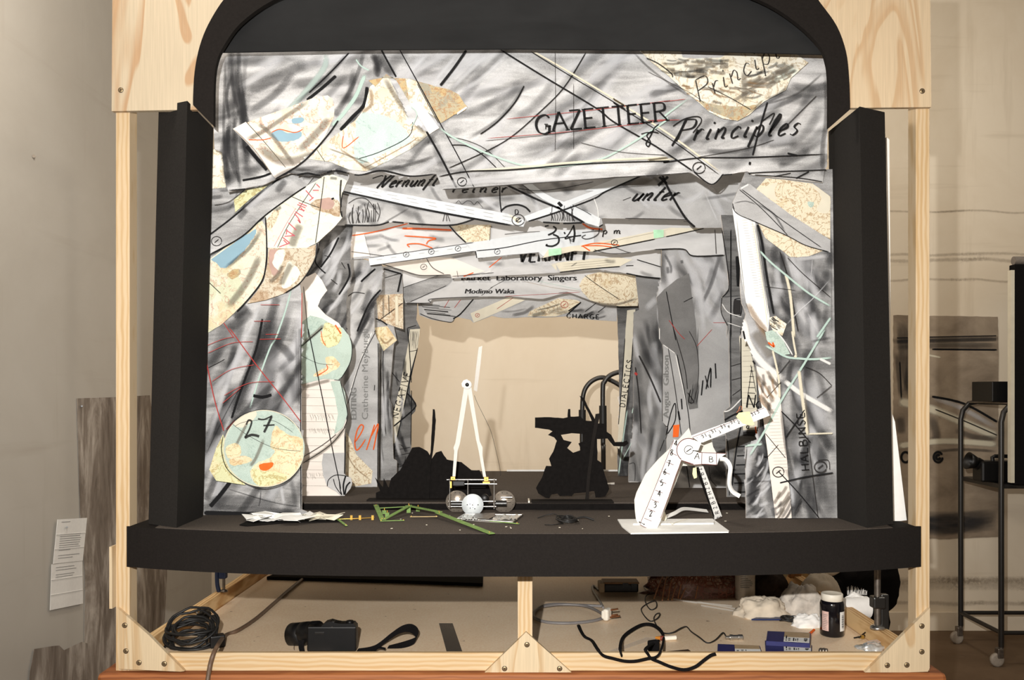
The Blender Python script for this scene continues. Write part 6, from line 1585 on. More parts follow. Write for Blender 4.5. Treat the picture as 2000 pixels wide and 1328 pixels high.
sp_ = [P(*zX((1040, 620))[0], 2.34), P(*zX((1200, 600))[0], 2.35), P(*zX((1320, 545))[0], 2.38), P(*zX((1480, 420))[0], 2.42), P(*zX((1620, 330))[0], 2.45), P(*zX((1740, 310))[0], 2.46), P(*zX((1825, 370))[0], 2.44), P(*zX((1800, 470))[0], 2.42), P(*zX((1650, 530))[0], 2.40), P(*zX((1440, 582))[0], 2.385)]
build('strap', ribbon(sp_, .028, .002, M['black_cloth'], 7, lambda t: Vector((.25, 1.0, .35 + .35 * math.sin(t * 3)))), fc)
build('strap', ribbon([P(*zX(p)[0], 2.335) for p in ((700, 640), (1000, 640), (1230, 635), (1330, 570), (1420, 580))], .012, .002, M['black_cloth'], 6), fc)
build('strap', ribbon([P(*zX(p)[0], y) for p, y in (((330, 470), 2.38), ((320, 540), 2.37), ((340, 640), 2.345))], .014, .002, M['black_cloth'], 6, lambda t: Vector((1, .2, 0))), fc)
build('cap_cord', MB().tube([P(*zX(p)[0], 2.37) for p in ((230, 510), (228, 580), (255, 625), (310, 640))], .0006, M['black_cloth'], 5, 5), fc)
# black steel rule
m = MB().prism([[TK(*p) + UP(.0003) for p in zL((830, 553), (936, 553), (1022, 806), (898, 806))]], UP(.0015), plain('gunmetal_rule', c(64, 58, 54), .4, .5, .3))
for k in range(12):
    a, b = TK(*zL((840 + k * 8, 560))[0]) + UP(.002), TK(*zL((846 + k * 8, 585 + (k % 2) * 12))[0]) + UP(.002)
    m.rod(a, b, .0003, M['iron'], 4)
tag(build('steel_rule', m), 'black steel rule lying flat on the kraft paper', 'ruler')
# grey lead with white plug
gl_ = thing('grey_mains_lead', 'looped grey mains lead ending in a white three pin plug', 'cable', TK(1120, 1215))
gc = plain('grey_cable', c(112, 108, 106), .45, .4)
lp_ = zM((640, 535), (420, 525), (200, 515), (60, 530), (-30, 590), (-25, 650), (80, 690), (250, 702), (420, 695), (560, 675), (640, 650))
m = MB().tube([TK(*p) + UP(.005) for p in lp_], .0048, gc, 10, 6)
m.tube([TK(*p) + UP(.009) for p in zM((60, 548), (220, 530), (440, 540), (560, 580), (640, 630))], .0042, gc, 10, 6)
m.tube([TK(*p) + UP(.004) for p in zM((600, 375), (545, 330), (540, 370), (580, 440), (620, 505), (640, 545))], .0042, gc, 10, 6)
build('lead', m, gl_)
pl_ = MB()
pc = TK(*zM((680, 660))[0]) + UP(.02)
pl_.box(pc, (.018, .034, .036), M['white_dull'], rz=-.5, bev=.006)
pl_.box(pc + Vector((-.008, .0, .0)), (.014, .026, .026), M['white_dull'], rz=-.5, bev=.005)
plg = build('plug', pl_, gl_)
for dy, dz, L_ in ((-.008, -.008, .026), (.010, -.008, .022), (.004, .011, .022)):
    a = pc + Vector((.008, dy, dz)); b = a + Vector((.024, -.012, .007)) * (L_ / .022)
    build('pin', MB().rod(a, b, .0027, plain('plug_pin', c(140, 92, 60), .3, .5, .7), 10), plg)
# wooden-topped power adapter
pa = thing('adapter', 'brown-topped black adapter box at the back under the stage', 'adapter', TK(1212, 1160))
q = TK(*zM((760, 385))[0])
build('case', MB().box(q + Vector((.02, .03, .015)), (.122, .06, .03), M['black_plastic'], bev=.005), pa)
build('lid', MB().box(q + Vector((.02, .028, .033)), (.126, .066, .006), plain('brown_lid', c(134, 98, 64), .6), bev=.002).box(q + Vector((.035, -.002, .024)), (.02, .008, .02), M['black_plastic']).box(q + Vector((.065, -.002, .022)), (.02, .008, .02), M['black_plastic']), pa)
build('end_cap', MB().box(q + Vector((-.048, .02, .017)), (.02, .055, .034), plain('beige_cap', c(172, 150, 122), .6), bev=.004), pa)
# thin black curly wire with a bright connector
aw = thing('audio_lead', 'thin curling black lead ending in a bright metal connector', 'cable', TK(1300, 1230))
pts = zM((1035, 335), (1070, 390), (1150, 425), (1150, 405), (1070, 430), (1050, 500), (1100, 560), (1160, 550), (1150, 500), (1080, 500), (1015, 560), (1030, 630), (1100, 675), (1170, 660), (1195, 625), (1160, 605), (1135, 660), (1160, 740), (1230, 790), (1320, 800), (1400, 770), (1455, 730), (1500, 790), (1580, 860), (1660, 888), (1740, 870), (1810, 815), (1840, 830))
m = MB().tube([TK(*p) + UP(.003 + .004 * (i % 3)) for i, p in enumerate(pts)], .0019, M['black_rubber'], 7, 5)
build('lead', m, aw)
a, b = TK(*zN((75, 757))[0]) + UP(.008), TK(*zN((222, 755))[0]) + UP(.008)
m = MB()
d = (b - a)
for t0, t1, rr in ((0, .25, .0045), (.25, .42, .008), (.42, .75, .0068), (.75, 1, .0078)):
    m.rod(a + d * t0, a + d * t1, rr, M['steel'], 16)
build('connector', m, aw)
# flat black ribbon strap
r1 = zM((400, 740), (420, 790), (460, 850), (530, 890), (580, 940), (640, 1000))
r2 = zM((740, 1030), (850, 1055), (960, 1055), (1080, 1030), (1150, 1020), (1200, 960), (1230, 870), (1200, 790), (1120, 735), (1020, 735), (900, 800), (830, 870), (805, 940), (820, 1000))
def SR(p, f=0.0):
    x, y = p
    if y > 1271: return P(x, y, 2.193)
    if y > 1258: return Vector((px2X(x, 2.207), 2.207, ZC - .657))
    return TK(x, y) + UP(.01 + f)
sb_ = thing('black_ribbon', 'loose flat black ribbon looping over the front rail', 'ribbon', TK(1240, 1270))
path = [SR(p) for p in r1 + r2]
build('ribbon_loop', MB().tube(path, .0052, M['black_cloth'], 8, 5, sq=.55), sb_)
r3 = zM((1180, 890), (1060, 920), (1080, 990), (1110, 1030), (1180, 1060), (1300, 1110), (1430, 1140), (1540, 1110), (1620, 1050), (1690, 1000), (1740, 985))
build('ribbon_loop', MB().tube([SR(p) for p in r3], .0050, M['black_cloth'], 8, 5, sq=.55), sb_)
build('ribbon_knot', MB().box(TK(*zM((1130, 985))[0]) + UP(.022), (.03, .018, .03), M['black_cloth'], rz=.4, bev=.005), sb_)
# clear plastic strips and card
cl = NT('clear_plastic'); cl.base(c(226, 220, 210)).rough(.12, .5); cl.b.inputs['Alpha'].default_value = .22
M['clear'] = cl.mat
m = MB().prism([[TK(*p) + UP(.001) for p in zM((385, 950), (480, 1000), (700, 990), (1180, 835), (1060, 830), (640, 985), (520, 998))]], UP(.0008), M['clear'])
tag(build('plastic_offcut', m), 'clear plastic offcut lying beside the black ribbon', 'plastic')
m = MB().prism([[TK(*p) + UP(.002) for p in zM((1220, 975), (1470, 950), (1540, 1003), (1230, 1003))]], UP(.001), plain('dark_card', c(70, 54, 42), .6))
tag(build('dark_card', m), 'small dark brown card against the front rail under the ribbon', 'card')
mk = thing('glue_pen', 'white pen with red collar and amber tip beneath the ribbon', 'pen', TK(1310, 1250))
a, b, e_ = TK(*zM((1350, 850))[0]) + UP(.007), TK(*zM((1235, 858))[0]) + UP(.007), TK(*zM((1150, 850))[0]) + UP(.007)
build('barrel', MB().rod(b, a, .0065, M['white_dull'], 16), mk)
build('collar', MB().rod(b + (e_ - b) * .4, b, .0068, plain('red_collar', c(120, 52, 40), .5), 16), mk)
build('tip', MB().tube([b + (e_ - b) * .4, e_], lambda t: .006 - .003 * t, plain('amber_tip', c(176, 112, 40), .4), 14), mk)
# net bag
nb = thing('net_bag', 'reddish brown net bag bulging out at the back under the stage', 'bag', TK(1370, 1165))
net = NT('brown_net'); net.base(c(104, 54, 36)).rough(.35, .5)
w = net.n('TexVoronoi', feature='DISTANCE_TO_EDGE'); w.inputs['Scale'].default_value = 46; net.l(net.coord(), w.inputs['Vector'])
net.l(net.ramp(w.outputs['Distance'], (.0, (1, 1, 1, 1)), (.14, (.62, .62, .62, 1))), net.b.inputs['Alpha'])
def blob(ctr, rx, ry, rz, mat, seed, amp=.25, n=28, k=9, fl=True, sc=1.0):
    m = MB(); V, F = [], []
    for j in range(k + 1):
        ph = PI / 2 * j / k if fl else PI * j / k - PI / 2
        for i in range(n):
            th = 2 * PI * i / n
            d = Vector((math.cos(th) * math.cos(ph), math.sin(th) * math.cos(ph), math.sin(ph)))
            s = 1 + amp * noise.noise(d * 1.9 * sc + Vector((seed, 0, 0))) + amp * .8 * (abs(noise.noise(d * 4.3 * sc + Vector((0, seed, 0)))) - .2) + amp * .3 * noise.noise(d * 9 * sc + Vector((0, 0, seed)))
            V.append(Vector(ctr) + Vector((d.x * rx * s, d.y * ry * s, max(0.0, d.z * rz * s) if fl else d.z * rz * s)))
    for j in range(k):
        for i in range(n):
            F.append([j * n + i, j * n + (i + 1) % n, (j + 1) * n + (i + 1) % n, (j + 1) * n + i])
    m.add(V, F, mat, True)
    return m
q = TK(1355, 1172)
build('net', blob(q + Vector((.03, .10, 0)), .20, .09, .09, net.mat, 3.0, .3), nb)
m = MB(); r = random.Random(9)
for k in range(8):
    x = 1278 + k * 11
    m.tube([TK(x + r.uniform(-6, 6), 1178 - r.uniform(0, 10)) + UP(.01), TK(x + 12, 1165) + UP(.05 + r.uniform(0, .02)), TK(x + 26, 1150) + UP(.075)], .0022, plain('net_cord', c(176, 122, 84), .5), 6, 4)
build('net_cords', m, nb)
# glass stirring rods
for i, (x0, y0, x1, y1) in enumerate(((1310, 92, 1560, 100), (1330, 462, 1560, 500), (1420, 480, 1900, 530), (1570, 490, 1950, 560), (1600, 525, 1930, 580))):
    if i == 0: continue
    m = MB().rod(TK(*zM((x0, y0))[0]) + UP(.004), TK(*zM((x1, y1))[0]) + UP(.004), .0032, M['clear'], 12)
    tag(build('plastic_rod', m), 'clear plastic rod lying in front of the net bag', 'rod', 'clear rods before the net bag')
m = MB().rod(TK(*zM((1670, 415))[0]) + UP(.005), TK(*zM((1940, 415))[0]) + UP(.005), .0042, M['black_plastic'], 12)
tag(build('black_pen', m), 'slim black pen lying behind the clear rods', 'pen')
# spray can and yellow box
sc_ = thing('spray_can', 'pale printed spray can standing behind the white rags', 'can', TK(1460, 1174))
q = TK(1460, 1174) + Vector((0, .03, 0))
pcn = plain('can_paint', c(188, 178, 164), .35, .5, .2)
build('can_body', MB().lathe([(.0001, 0), (.031, 0), (.033, .003), (.033, .155), (.028, .165), (.0001, .167)], q, pcn, 32), sc_)
m = MB()
for k in range(15):
    z_ = .045 + k * .006
    V = []
    for i in range(10):
        a = -PI / 2 - .75 + i * .15 * (.7 + .3 * math.sin(k * 7))
        V += [q + Vector((.0334 * math.cos(a), .0334 * math.sin(a), z_)), q + Vector((.0334 * math.cos(a), .0334 * math.sin(a), z_ + .0022))]
    m.add(V, [[2 * i, 2 * i + 2, 2 * i + 3, 2 * i + 1] for i in range(9)], M['pg'])
build('can_print', m, sc_)
build('nozzle', MB().lathe([(.0001, .185), (.008, .185), (.010, .178), (.010, .166)], q, M['white_dull'], 16), sc_)
tag(build('foil_lump', blob(TK(1433, 1162) + UP(0), .014, .014, .05, foil, 7., .3)), 'crushed silver foil standing left of the spray can', 'foil')
tag(build('yellow_box', MB().box(TK(1498, 1158) + Vector((0, .05, .05)), (.05, .04, .10), plain('ochre_card', c(178, 124, 56), .7), bev=.002)), 'ochre cardboard box right of the spray can', 'box')
for i, (x, y, sx, sz, cl_, lb) in enumerate(((1528, 1150, .05, .05, c(206, 190, 152), 'pale wooden block leaning in the heap behind the rags'), (1556, 1150, .04, .07, c(158, 112, 66), 'brown wooden offcut standing behind the rags'), (1573, 1148, .036, .05, c(222, 196, 140), 'yellowish wooden block beside the white cloth'))):
    tag(build('wood_offcut', MB().box(TK(x, y) + Vector((0, .02, sz * .5 + .035)), (sx, .03, sz), plain('offcut_%d' % i, cl_, .7), rz=.5 * i - .4, bev=.002, rot=Matrix.Rotation(.5 - .45 * i, 3, 'Y'))), lb, 'wood')
tag(build('dark_heap', blob(TK(1535, 1168) + Vector((-.04, .06, 0)), .08, .06, .075, plain('dark_rag', c(46, 36, 30), .9, .1, var=.4, scale=40), 12., .3)), 'dark brown bundle behind the white rags', 'cloth')
# rags
def rag(name, ctr, rx, ry, rz, mat, seed, label, amp=.26, sc=1.0, cat='cloth', n=48, k=16):
    return tag(build(name, blob(ctr, rx, ry, rz, mat, seed, amp, n, k, True, sc)), label, cat)
ragm = plain('rag_cotton', c(206, 192, 172), .95, .1, var=.12, scale=24)
rag2 = plain('rag_stained', c(196, 186, 174), .95, .1, var=.25, scale=34)
whm = plain('white_gauze', c(236, 232, 226), .95, .1, var=.03)
rag('rag', TK(1492, 1205) + Vector((0, .02, 0)), .082, .05, .058, ragm, 2.2, 'buff cotton rag lying crumpled left of the jar')
rag('rag', TK(1572, 1200) + Vector((.0, .02, 0)), .075, .06, .085, rag2, 5.1, 'grey stained rag heaped behind the dark jar')
rag('rag', TK(1572, 1222) + Vector((.01, .0, 0)), .05, .03, .036, whm, 9.3, 'small white rag tucked left of the jar foot')
m = blob(TK(1610, 1172) + Vector((0, .05, .10)), .070, .05, .03, plain('white_cap_cloth', c(224, 214, 198), .95, .1, var=.05), 4.4, .16, 40, 16, False, .8)
tag(build('cloth_cap', m), 'folded white cloth bulging above the rags', 'cloth')
rag('support_rag', TK(1612, 1182) + Vector((0, .05, 0)), .075, .05, .095, ragm, 6.6, 'buff rag under the folded white cloth', .10)
gz = thing('gauze_roll', 'bright white gauze roll with a fringed end beside the clamp', 'gauze', TK(1675, 1210))
q = TK(1672, 1212)
build('roll', MB().tube([q + Vector((-.045, .015, .032)), q + Vector((-.01, .02, .034)), q + Vector((.045, .028, .034))], lambda t: .031 + .003 * t, whm, 24, 5), gz)
m = MB(); r = random.Random(4)
for k in range(26):
    a = q + Vector((-.015 + k * .0024, .03, .072)); b = a + Vector((r.uniform(-.002, .006), .0, .028 - .0006 * k + r.uniform(-.004, .004)))
    m.rod(a, b, .0006, whm, 5)
build('fringe', m, gz)
build('gauze_fold', blob(q + Vector((.012, .032, .02)), .045, .022, .056, whm, 8.8, .2, 30, 10), gz)
tag(build('blue_strip', MB().prism([[TK(*p) + UP(.002) for p in zN((300, 590), (400, 555), (560, 540), (560, 590))]], UP(.004), plain('blue_plastic', c(28, 44, 88), .4, .4))), 'dark blue strip showing under the buff rag', 'plastic')
m = MB(); r = random.Random(8); q = TK(1545, 1216)
m.tube([q + Vector((.03 * math.cos(k * 1.1) * r.uniform(.6, 1.2), .014 * math.sin(k * 1.1), .004 + .016 * r.random())) for k in range(40)], .0016, M['black_rubber'], 6, 3)
tag(build('wire_bundle', m), 'tangled fine black wire between the rags', 'wire')
# dark jar
jr = thing('jar', 'dark glass jar with white lid and barcode label', 'jar', TK(1625, 1245))
q = TK(1625, 1240); q.z = ZK
sC = q.y / FPX
hj = (1247 - 1178) * sC
rj = 22.8 * sC
jb = NT('dark_glass'); jb.base(c(16, 14, 18)).rough(.12, .5); 
build('glass', MB().lathe([(.0001, 0), (rj * .9, 0), (rj, .004), (rj, hj * .90), (rj * .93, hj * .97), (rj * .85, hj)], q, jb.mat, 48), jr)
build('lid', MB().lathe([(rj * .86, hj - .001), (rj * .90, hj), (rj * .90, hj + .017), (rj * .85, hj + .0195), (rj * .75, hj + .0185), (.0001, hj + .0185)], q, M['white_dull'], 48), jr)
def jarlabel(a0, a1, z0, z1, mat, dr=.0004, m=None):
    m = m or MB(); V = []
    n = 10
    for i in range(n + 1):
        a = a0 + (a1 - a0) * i / n
        V += [q + Vector(((rj + dr) * math.cos(a), (rj + dr) * math.sin(a), z0)), q + Vector(((rj + dr) * math.cos(a), (rj + dr) * math.sin(a), z1))]
    m.add(V, [[2 * i, 2 * i + 2, 2 * i + 3, 2 * i + 1] for i in range(n)], mat, True)
    return m
lb = build('label', jarlabel(-PI / 2 + .33, -PI / 2 + 1.05, hj * .18, hj * .72, M['white']), jr)
m = MB()
for k in range(17):
    wd_ = .0014 * (1 + (k * 7 % 3)) * .4
    jarlabel(-PI / 2 + .50, -PI / 2 + .80, hj * .26 + k * hj * .022, hj * .26 + k * hj * .022 + wd_, M['pr'], .0007, m)
build('barcode', m, lb)
lb = build('label', jarlabel(-PI / 2 - 1.25, -PI / 2 - .62, hj * .18, hj * .72, plain('pink_label', c(206, 172, 162), .7)), jr)
m = MB()
for k in range(9):
    jarlabel(-PI / 2 - 1.15, -PI / 2 - .75 + .06 * math.sin(k * 5), hj * .22 + k * hj * .05, hj * .22 + k * hj * .05 + .0012, M['pg'], .0007, m)
build('label_print', m, lb)
# blade boxes
navy = plain('navy_card', c(38, 40, 92), .5, .4)
def bladebox(pts, h0, th, label, forty=True):
    t = thing('blade_box', label, 'box', TK(*pts[0]) + UP(h0), 'navy blade boxes')
    C4 = [TK(*p) + UP(h0) for p in pts]           # back-left, back-right, front-right, front-left
    build('carton', MB().prism([C4], UP(th), navy), t)
    def pt(u, v, e=.0005):
        return C4[3].lerp(C4[2], u).lerp(C4[0].lerp(C4[1], u), v) + UP(th + e)
    build('window', MB().prism([[pt(.40, .48), pt(.985, .48), pt(.985, .96), pt(.40, .96)]], UP(.0003), plain('kraft_window', c(172, 148, 116), .5)), t)
    lbm = build('label', MB().prism([[pt(.40, .04), pt(.985, .04), pt(.985, .47), pt(.40, .47)]], UP(.0004), M['white']), t)
    m = MB()
    if forty:
        def tx(x, y): return pt(.90 - y * .0 + (x) * .0, 0)
        p3 = lambda x, y: pt(.44 + x, .09 + y, .0011)
        for (a, b, cc, d) in ((.0, .02, .03, .10), (.0, .20, .03, .30), (.06, .02, .05, .05), (.06, .1, .05, .05), (.06, .2, .05, .08), (.17, .02, .03, .30), (.22, .05, .02, .2), (.26, .03, .03, .06), (.26, .15, .03, .12)):
            m.add([p3(a, b), p3(a + cc, b), p3(a + cc, b + d), p3(a, b + d)], [[0, 1, 2, 3]], M['pr'])
        printed(m, '40', 0.50, -0.01, .085, M['pr'], 0, ang=90, bold=.03, pt=lambda x, y: p3(x, -y * 2.5))
    else:
        p3 = lambda x, y: pt(.44 + x, .09 + y, .0011)
        for (a, b, cc, d) in ((.0, .1, .05, .1), (.1, .1, .05, .05), (.1, .2, .06, .06), (.2, .12, .02, .15)):
            m.add([p3(a, b), p3(a + cc, b), p3(a + cc, b + d), p3(a, b + d)], [[0, 1, 2, 3]], M['pr'])
    build('label_print', m, lbm)
    return t
bladebox(zN((418, 790), (826, 830), (822, 888), (425, 884)), 0, .010, 'lower navy blade box of the stack of two')
bladebox(zN((440, 745), (815, 762), (808, 858), (428, 835)), .0105, .012, 'upper navy blade box of the stack, its white label reading 40')
bladebox(zN((8, 820), (372, 835), (392, 900), (4, 900)), 0, .010, 'single navy blade box left of the stacked pair', False)
# red sweet packet, bits
pk_ = thing('foil_packet', 'crumpled silver and red packet by the right gusset', 'packet', TK(1700, 1265))
q = TK(1702, 1268)
build('wrapper', blob(q, .042, .022, .016, foil, 3.3, .5, 26, 7), pk_)
build('red_label', MB().prism([[TK(*p) + UP(.017) for p in zN((1300, 820), (1420, 800), (1440, 825), (1310, 850))]], UP(.0008), plain('packet_label', c(226, 206, 192), .5)), pk_)
m = MB(); a = TK(1668, 1250) + UP(.006)
m.rod(a, a + Vector((.035, .01, .004)), .0022, M['black_plastic'], 8); m.rod(a + Vector((.01, -.01, .004)), a + Vector((.04, .02, .01)), .002, M['black_plastic'], 8); m.box(a + Vector((.022, -.004, .004)), (.008, .008, .008), M['brass'])
tag(build('jack_adapter', m), 'small black and gold jack adapter behind the foil packet', 'adapter')
m = MB(); q = TK(1608, 1272)
for k in range(5):
    m.lathe([(.0001, .008), (.004, .007), (.005, 0)], q + Vector((k * .004 - .008, (k % 2) * .005, 0)), M['iron'], 8)
tag(build('screw_pile', m), 'little pile of dark screws against the front rail', 'screws', kind='stuff')
tag(build('pencil_stub', MB().rod(TK(1578, 1243) + UP(.004), TK(1590, 1234) + UP(.006), .0035, M['orange'], 10)), 'orange pencil stub left of the jar', 'pencil')
# loose black board at the back of the table
m = MB().prism([[TK(*p) + UP(.001) for p in ((521, 1133), (560, 1118), (944, 1118), (943, 1146), (780, 1140))]], UP(.012), M['black_cloth'])
tag(build('black_board', m), 'black board lying flat on the table under the stage', 'board')
# clamps
blue = plain('blue_paint', c(40, 56, 92), .4, .5)
Yq = .665 * FPX / (1155 - HY) 
qd = thing('bar_clamp', 'small blue clamp gripping the left side rail', 'clamp', P(430, 1157, Yq))
zr_ = zr
pb = P(436, 1155, Yq); pb.z = zr_
build('clamp_arm', MB().tube([pb + Vector((-.012, .0, -.005)), pb + Vector((-.02, .0, .03)), pb + Vector((-.018, .0, .09)), pb + Vector((0, 0, .1))], .007, blue, 10, 5), qd)
build('clamp_head', MB().box(pb + Vector((.0, 0, .062)), (.024, .024, .036), blue, bev=.004), qd)
build('screw_spindle', MB().rod(pb + Vector((.002, 0, .006)), pb + Vector((.002, 0, .06)), .0045, M['iron'], 12), qd)
build('foot_pad', MB().lathe([(.0001, .008), (.006, .008), (.013, .003), (.013, 0), (.0001, 0)], pb + Vector((.002, 0, .0005)), M['iron'], 20), qd)
Yq = 2.42
gcl = thing('screw_clamp', 'iron screw clamp standing on the right side rail', 'clamp', (1.028, Yq, zr))
q = Vector((1.016, Yq, zr))
m = MB()
L_ = 40
m.tube([q + UP(.01 + (ZD - .1 - zr - .012) * k / L_) for k in range(L_ + 1)], lambda t: .0085 + .0012 * math.sin(t * L_ * PI), M['iron'], 14)
build('screw_spindle', m, gcl)
build('clamp_nut', MB().box(q + UP(.075), (.034, .034, .032), M['black_metal'], bev=.004).box(q + Vector((.022, .01, .045)), (.022, .02, .10), M['black_metal'], bev=.003), gcl)
build('foot_pad', MB().lathe([(.0001, .012), (.009, .012), (.019, .006), (.020, 0), (.0001, 0)], q + UP(.0006), M['steel'], 24), gcl)

# ------------------------------------------------------------------ behind and beside the stage
def WL(x, y, e=0.004):
    """A point on the left wall."""
    X = XL + e
    Y = X * FPX / (x - HX)
    return P(x, y, Y)
def leftsheet(name, pts, mat, label, cat, e=.004, curl=0.0):
    L = [WL(*p, e) for p in pts]
    if curl:
        for i, p in enumerate(L): p.x += curl * ((i * 37) % 5) / 5
    return tag(build(name, MB().prism([L], Vector((-.0015, 0, 0)), mat)), label, cat)
dm = NT('smeared_charcoal_sheet')
f = dm.noise(dm.mapped((1, 3.2, 0.9), (0, 0, .0)), 3.0, 7, .65, .8)
f2 = dm.noise(dm.mapped((1, 9, 1.6)), 2.2, 5, .65)
dm.base(dm.ramp(dm.math('ADD', dm.math('MULTIPLY', f, .65), dm.math('MULTIPLY', f2, .35)), (.34, c(84, 74, 66)), (.5, c(128, 118, 108)), (.66, c(186, 178, 168)))).rough(.9, .1)
leftsheet('charcoal_drawing', rough(zO((318, 165), (470, 160), (620, 152), (690, 880), (680, 1090), (560, 1180), (440, 1290), (365, 1420), (345, 1420), (352, 900), (332, 650)), .6, 8, 3), dm.mat, 'tall smeared charcoal drawing pinned to the left wall', 'drawing')
leftsheet('charcoal_study', rough(zO((142, 1200), (200, 1190), (245, 1185), (265, 1205), (340, 1170), (362, 1176), (362, 1440), (112, 1440), (125, 1290)), .8, 8, 5), dm.mat, 'small torn charcoal study low on the left wall', 'drawing', .007)
tag(build('wall_pin', MB().rod(WL(*zO((338, 197))[0], .004), WL(*zO((338, 197))[0], .016), .004, M['black_metal'], 10)), 'black pin holding the tall charcoal drawing', 'pin')
def letterpage(pts, label, lines, e):
    t = leftsheet('letter_page', pts, M['white'], label, 'paper', e)
    m = MB()
    TL, TR, BR, BL = pts
    for k, (a, w) in enumerate(lines):
        t0 = a
        p0 = (TL[0] + (BL[0] - TL[0]) * t0, TL[1] + (BL[1] - TL[1]) * t0); p1 = (TR[0] + (BR[0] - TR[0]) * t0, TR[1] + (BR[1] - TR[1]) * t0)
        qa = (p0[0] + (p1[0] - p0[0]) * .14, p0[1] + (p1[1] - p0[1]) * .14); qb = (p0[0] + (p1[0] - p0[0]) * (.14 + w), p0[1] + (p1[1] - p0[1]) * (.14 + w))
        h_ = .9
        m.add([WL(*qa, e + .0012), WL(*qb, e + .0012), WL(qb[0], qb[1] + h_, e + .0012), WL(qa[0], qa[1] + h_, e + .0012)], [[0, 1, 2, 3]], M['pg'])
    build('typed_lines', m, t)
    mm = MB()
    for f_ in (.33, .66):
        p0 = (TL[0] + (BL[0] - TL[0]) * f_, TL[1] + (BL[1] - TL[1]) * f_); p1 = (TR[0] + (BR[0] - TR[0]) * f_, TR[1] + (BR[1] - TR[1]) * f_)
        mm.add([WL(*p0, e + .0008), WL(*p1, e + .0008), WL(p1[0], p1[1] + 1.2, e + .003), WL(p0[0], p0[1] + 1.2, e + .003)], [[0, 1, 2, 3]], M['white'])
    build('fold_crease', mm, t)
    return t
letterpage(zO((238, 665), (360, 658), (342, 835), (220, 848)), 'upper folded typed letter page pinned over the drawing edge', [(.06, .3), (.34, .7), (.39, .68), (.44, .72), (.49, .7), (.54, .7), (.59, .66), (.64, .72), (.70, .4), (.82, .72), (.88, .5)], .012)
letterpage(zO((214, 850), (340, 836), (343, 1012), (207, 1040)), 'lower folded typed letter page hanging below the other', [(.08, .6), (.14, .66), (.24, .6), (.29, .55), (.33, .2)], .010)
tag(build('wall_pin', MB().rod(WL(*zO((277, 696))[0], .012), WL(*zO((277, 696))[0], .024), .003, M['black_metal'], 10)), 'black pin holding the upper typed letter', 'pin')
tag(build('wall_anchor', MB().rod(WL(66, 305, 0), WL(66, 305, .006), .006, plain('wall_plug', c(140, 130, 118), .8), 10)), 'small grey plug in the upper left wall', 'wall plug')

# big charcoal landscape on the back wall
YD = YB - .004
bd = zQ((40, 185), (220, 188), (367, 190), (370, 300), (368, 600), (372, 880), (200, 886), (40, 882))
dg = NT('landscape_charcoal')
f = dg.noise(dg.mapped((1.5, 1, 2.2)), 2.4, 6, .6, .3)
dg.base(dg.ramp(f, (.34, c(126, 112, 96)), (.66, c(168, 152, 132)))).rough(.9, .1)
m = MB().poly(rough(bd, 1.2, 8, 4), YD, .002, dg.mat)
class LD:
    k = 0
def ds_(pts, w, mt):
    LD.k += 1
    m.stroke(zQ(*pts), w, YD - .0006 - .0001 * LD.k, M[mt], clip=bd)
ds_([(20, 268), (200, 262), (390, 258)], 12, 'ks'); ds_([(0, 270), (200, 265), (420, 260)], 9, 'ks'); ds_([(0, 258), (200, 253), (420, 249)], 3, 'k2'); ds_([(40, 285), (200, 280), (366, 282)], 14, 'ks'); ds_([(160, 292), (366, 294)], 4, 'k'); ds_([(170, 275), (360, 275)], 5, 'gd')
ds_([(95, 300), (190, 318)], 5, 'cr'); ds_([(60, 200), (70, 330), (85, 420)], 18, 'ks'); ds_([(75, 200), (88, 330), (75, 450)], 14, 'ks'); ds_([(50, 300), (65, 450)], 12, 'ks'); ds_([(85, 400), (95, 470)], 10, 'ks'); ds_([(60, 330), (66, 470)], 3, 'k')
ds_([(55, 455), (160, 480), (280, 530), (366, 565)], 20, 'cr'); ds_([(165, 445), (250, 475), (366, 540)], 12, 'ws'); ds_([(160, 440), (260, 462), (366, 520)], 5, 'k'); ds_([(230, 545), (300, 568), (366, 572)], 14, 'ks'); ds_([(170, 480), (270, 520), (366, 562)], 3, 'k2')
ds_([(160, 500), (175, 560), (165, 580)], 20, 'ks'); ds_([(60, 500), (65, 560)], 22, 'ks'); ds_([(55, 595), (200, 580), (366, 590)], 14, 'cr'); ds_([(170, 612), (260, 606), (366, 612)], 7, 'ks')
ds_(ell(180, 630, 14, 16, 14), 5, 'k'); ds_(ell(78, 630, 13, 16, 14), 5, 'k'); ds_(ell(180, 630, 6, 7, 10), 6, 'k')
for k in range(14):
    ds_([(50 + k * 3, 800 + (k * 13) % 60), (200, 810 + (k * 17) % 60), (366, 800 + (k * 11) % 60)], 14, 'kss')
tag(build('landscape_drawing', m), 'large brownish charcoal landscape drawing pinned to the far wall', 'drawing')
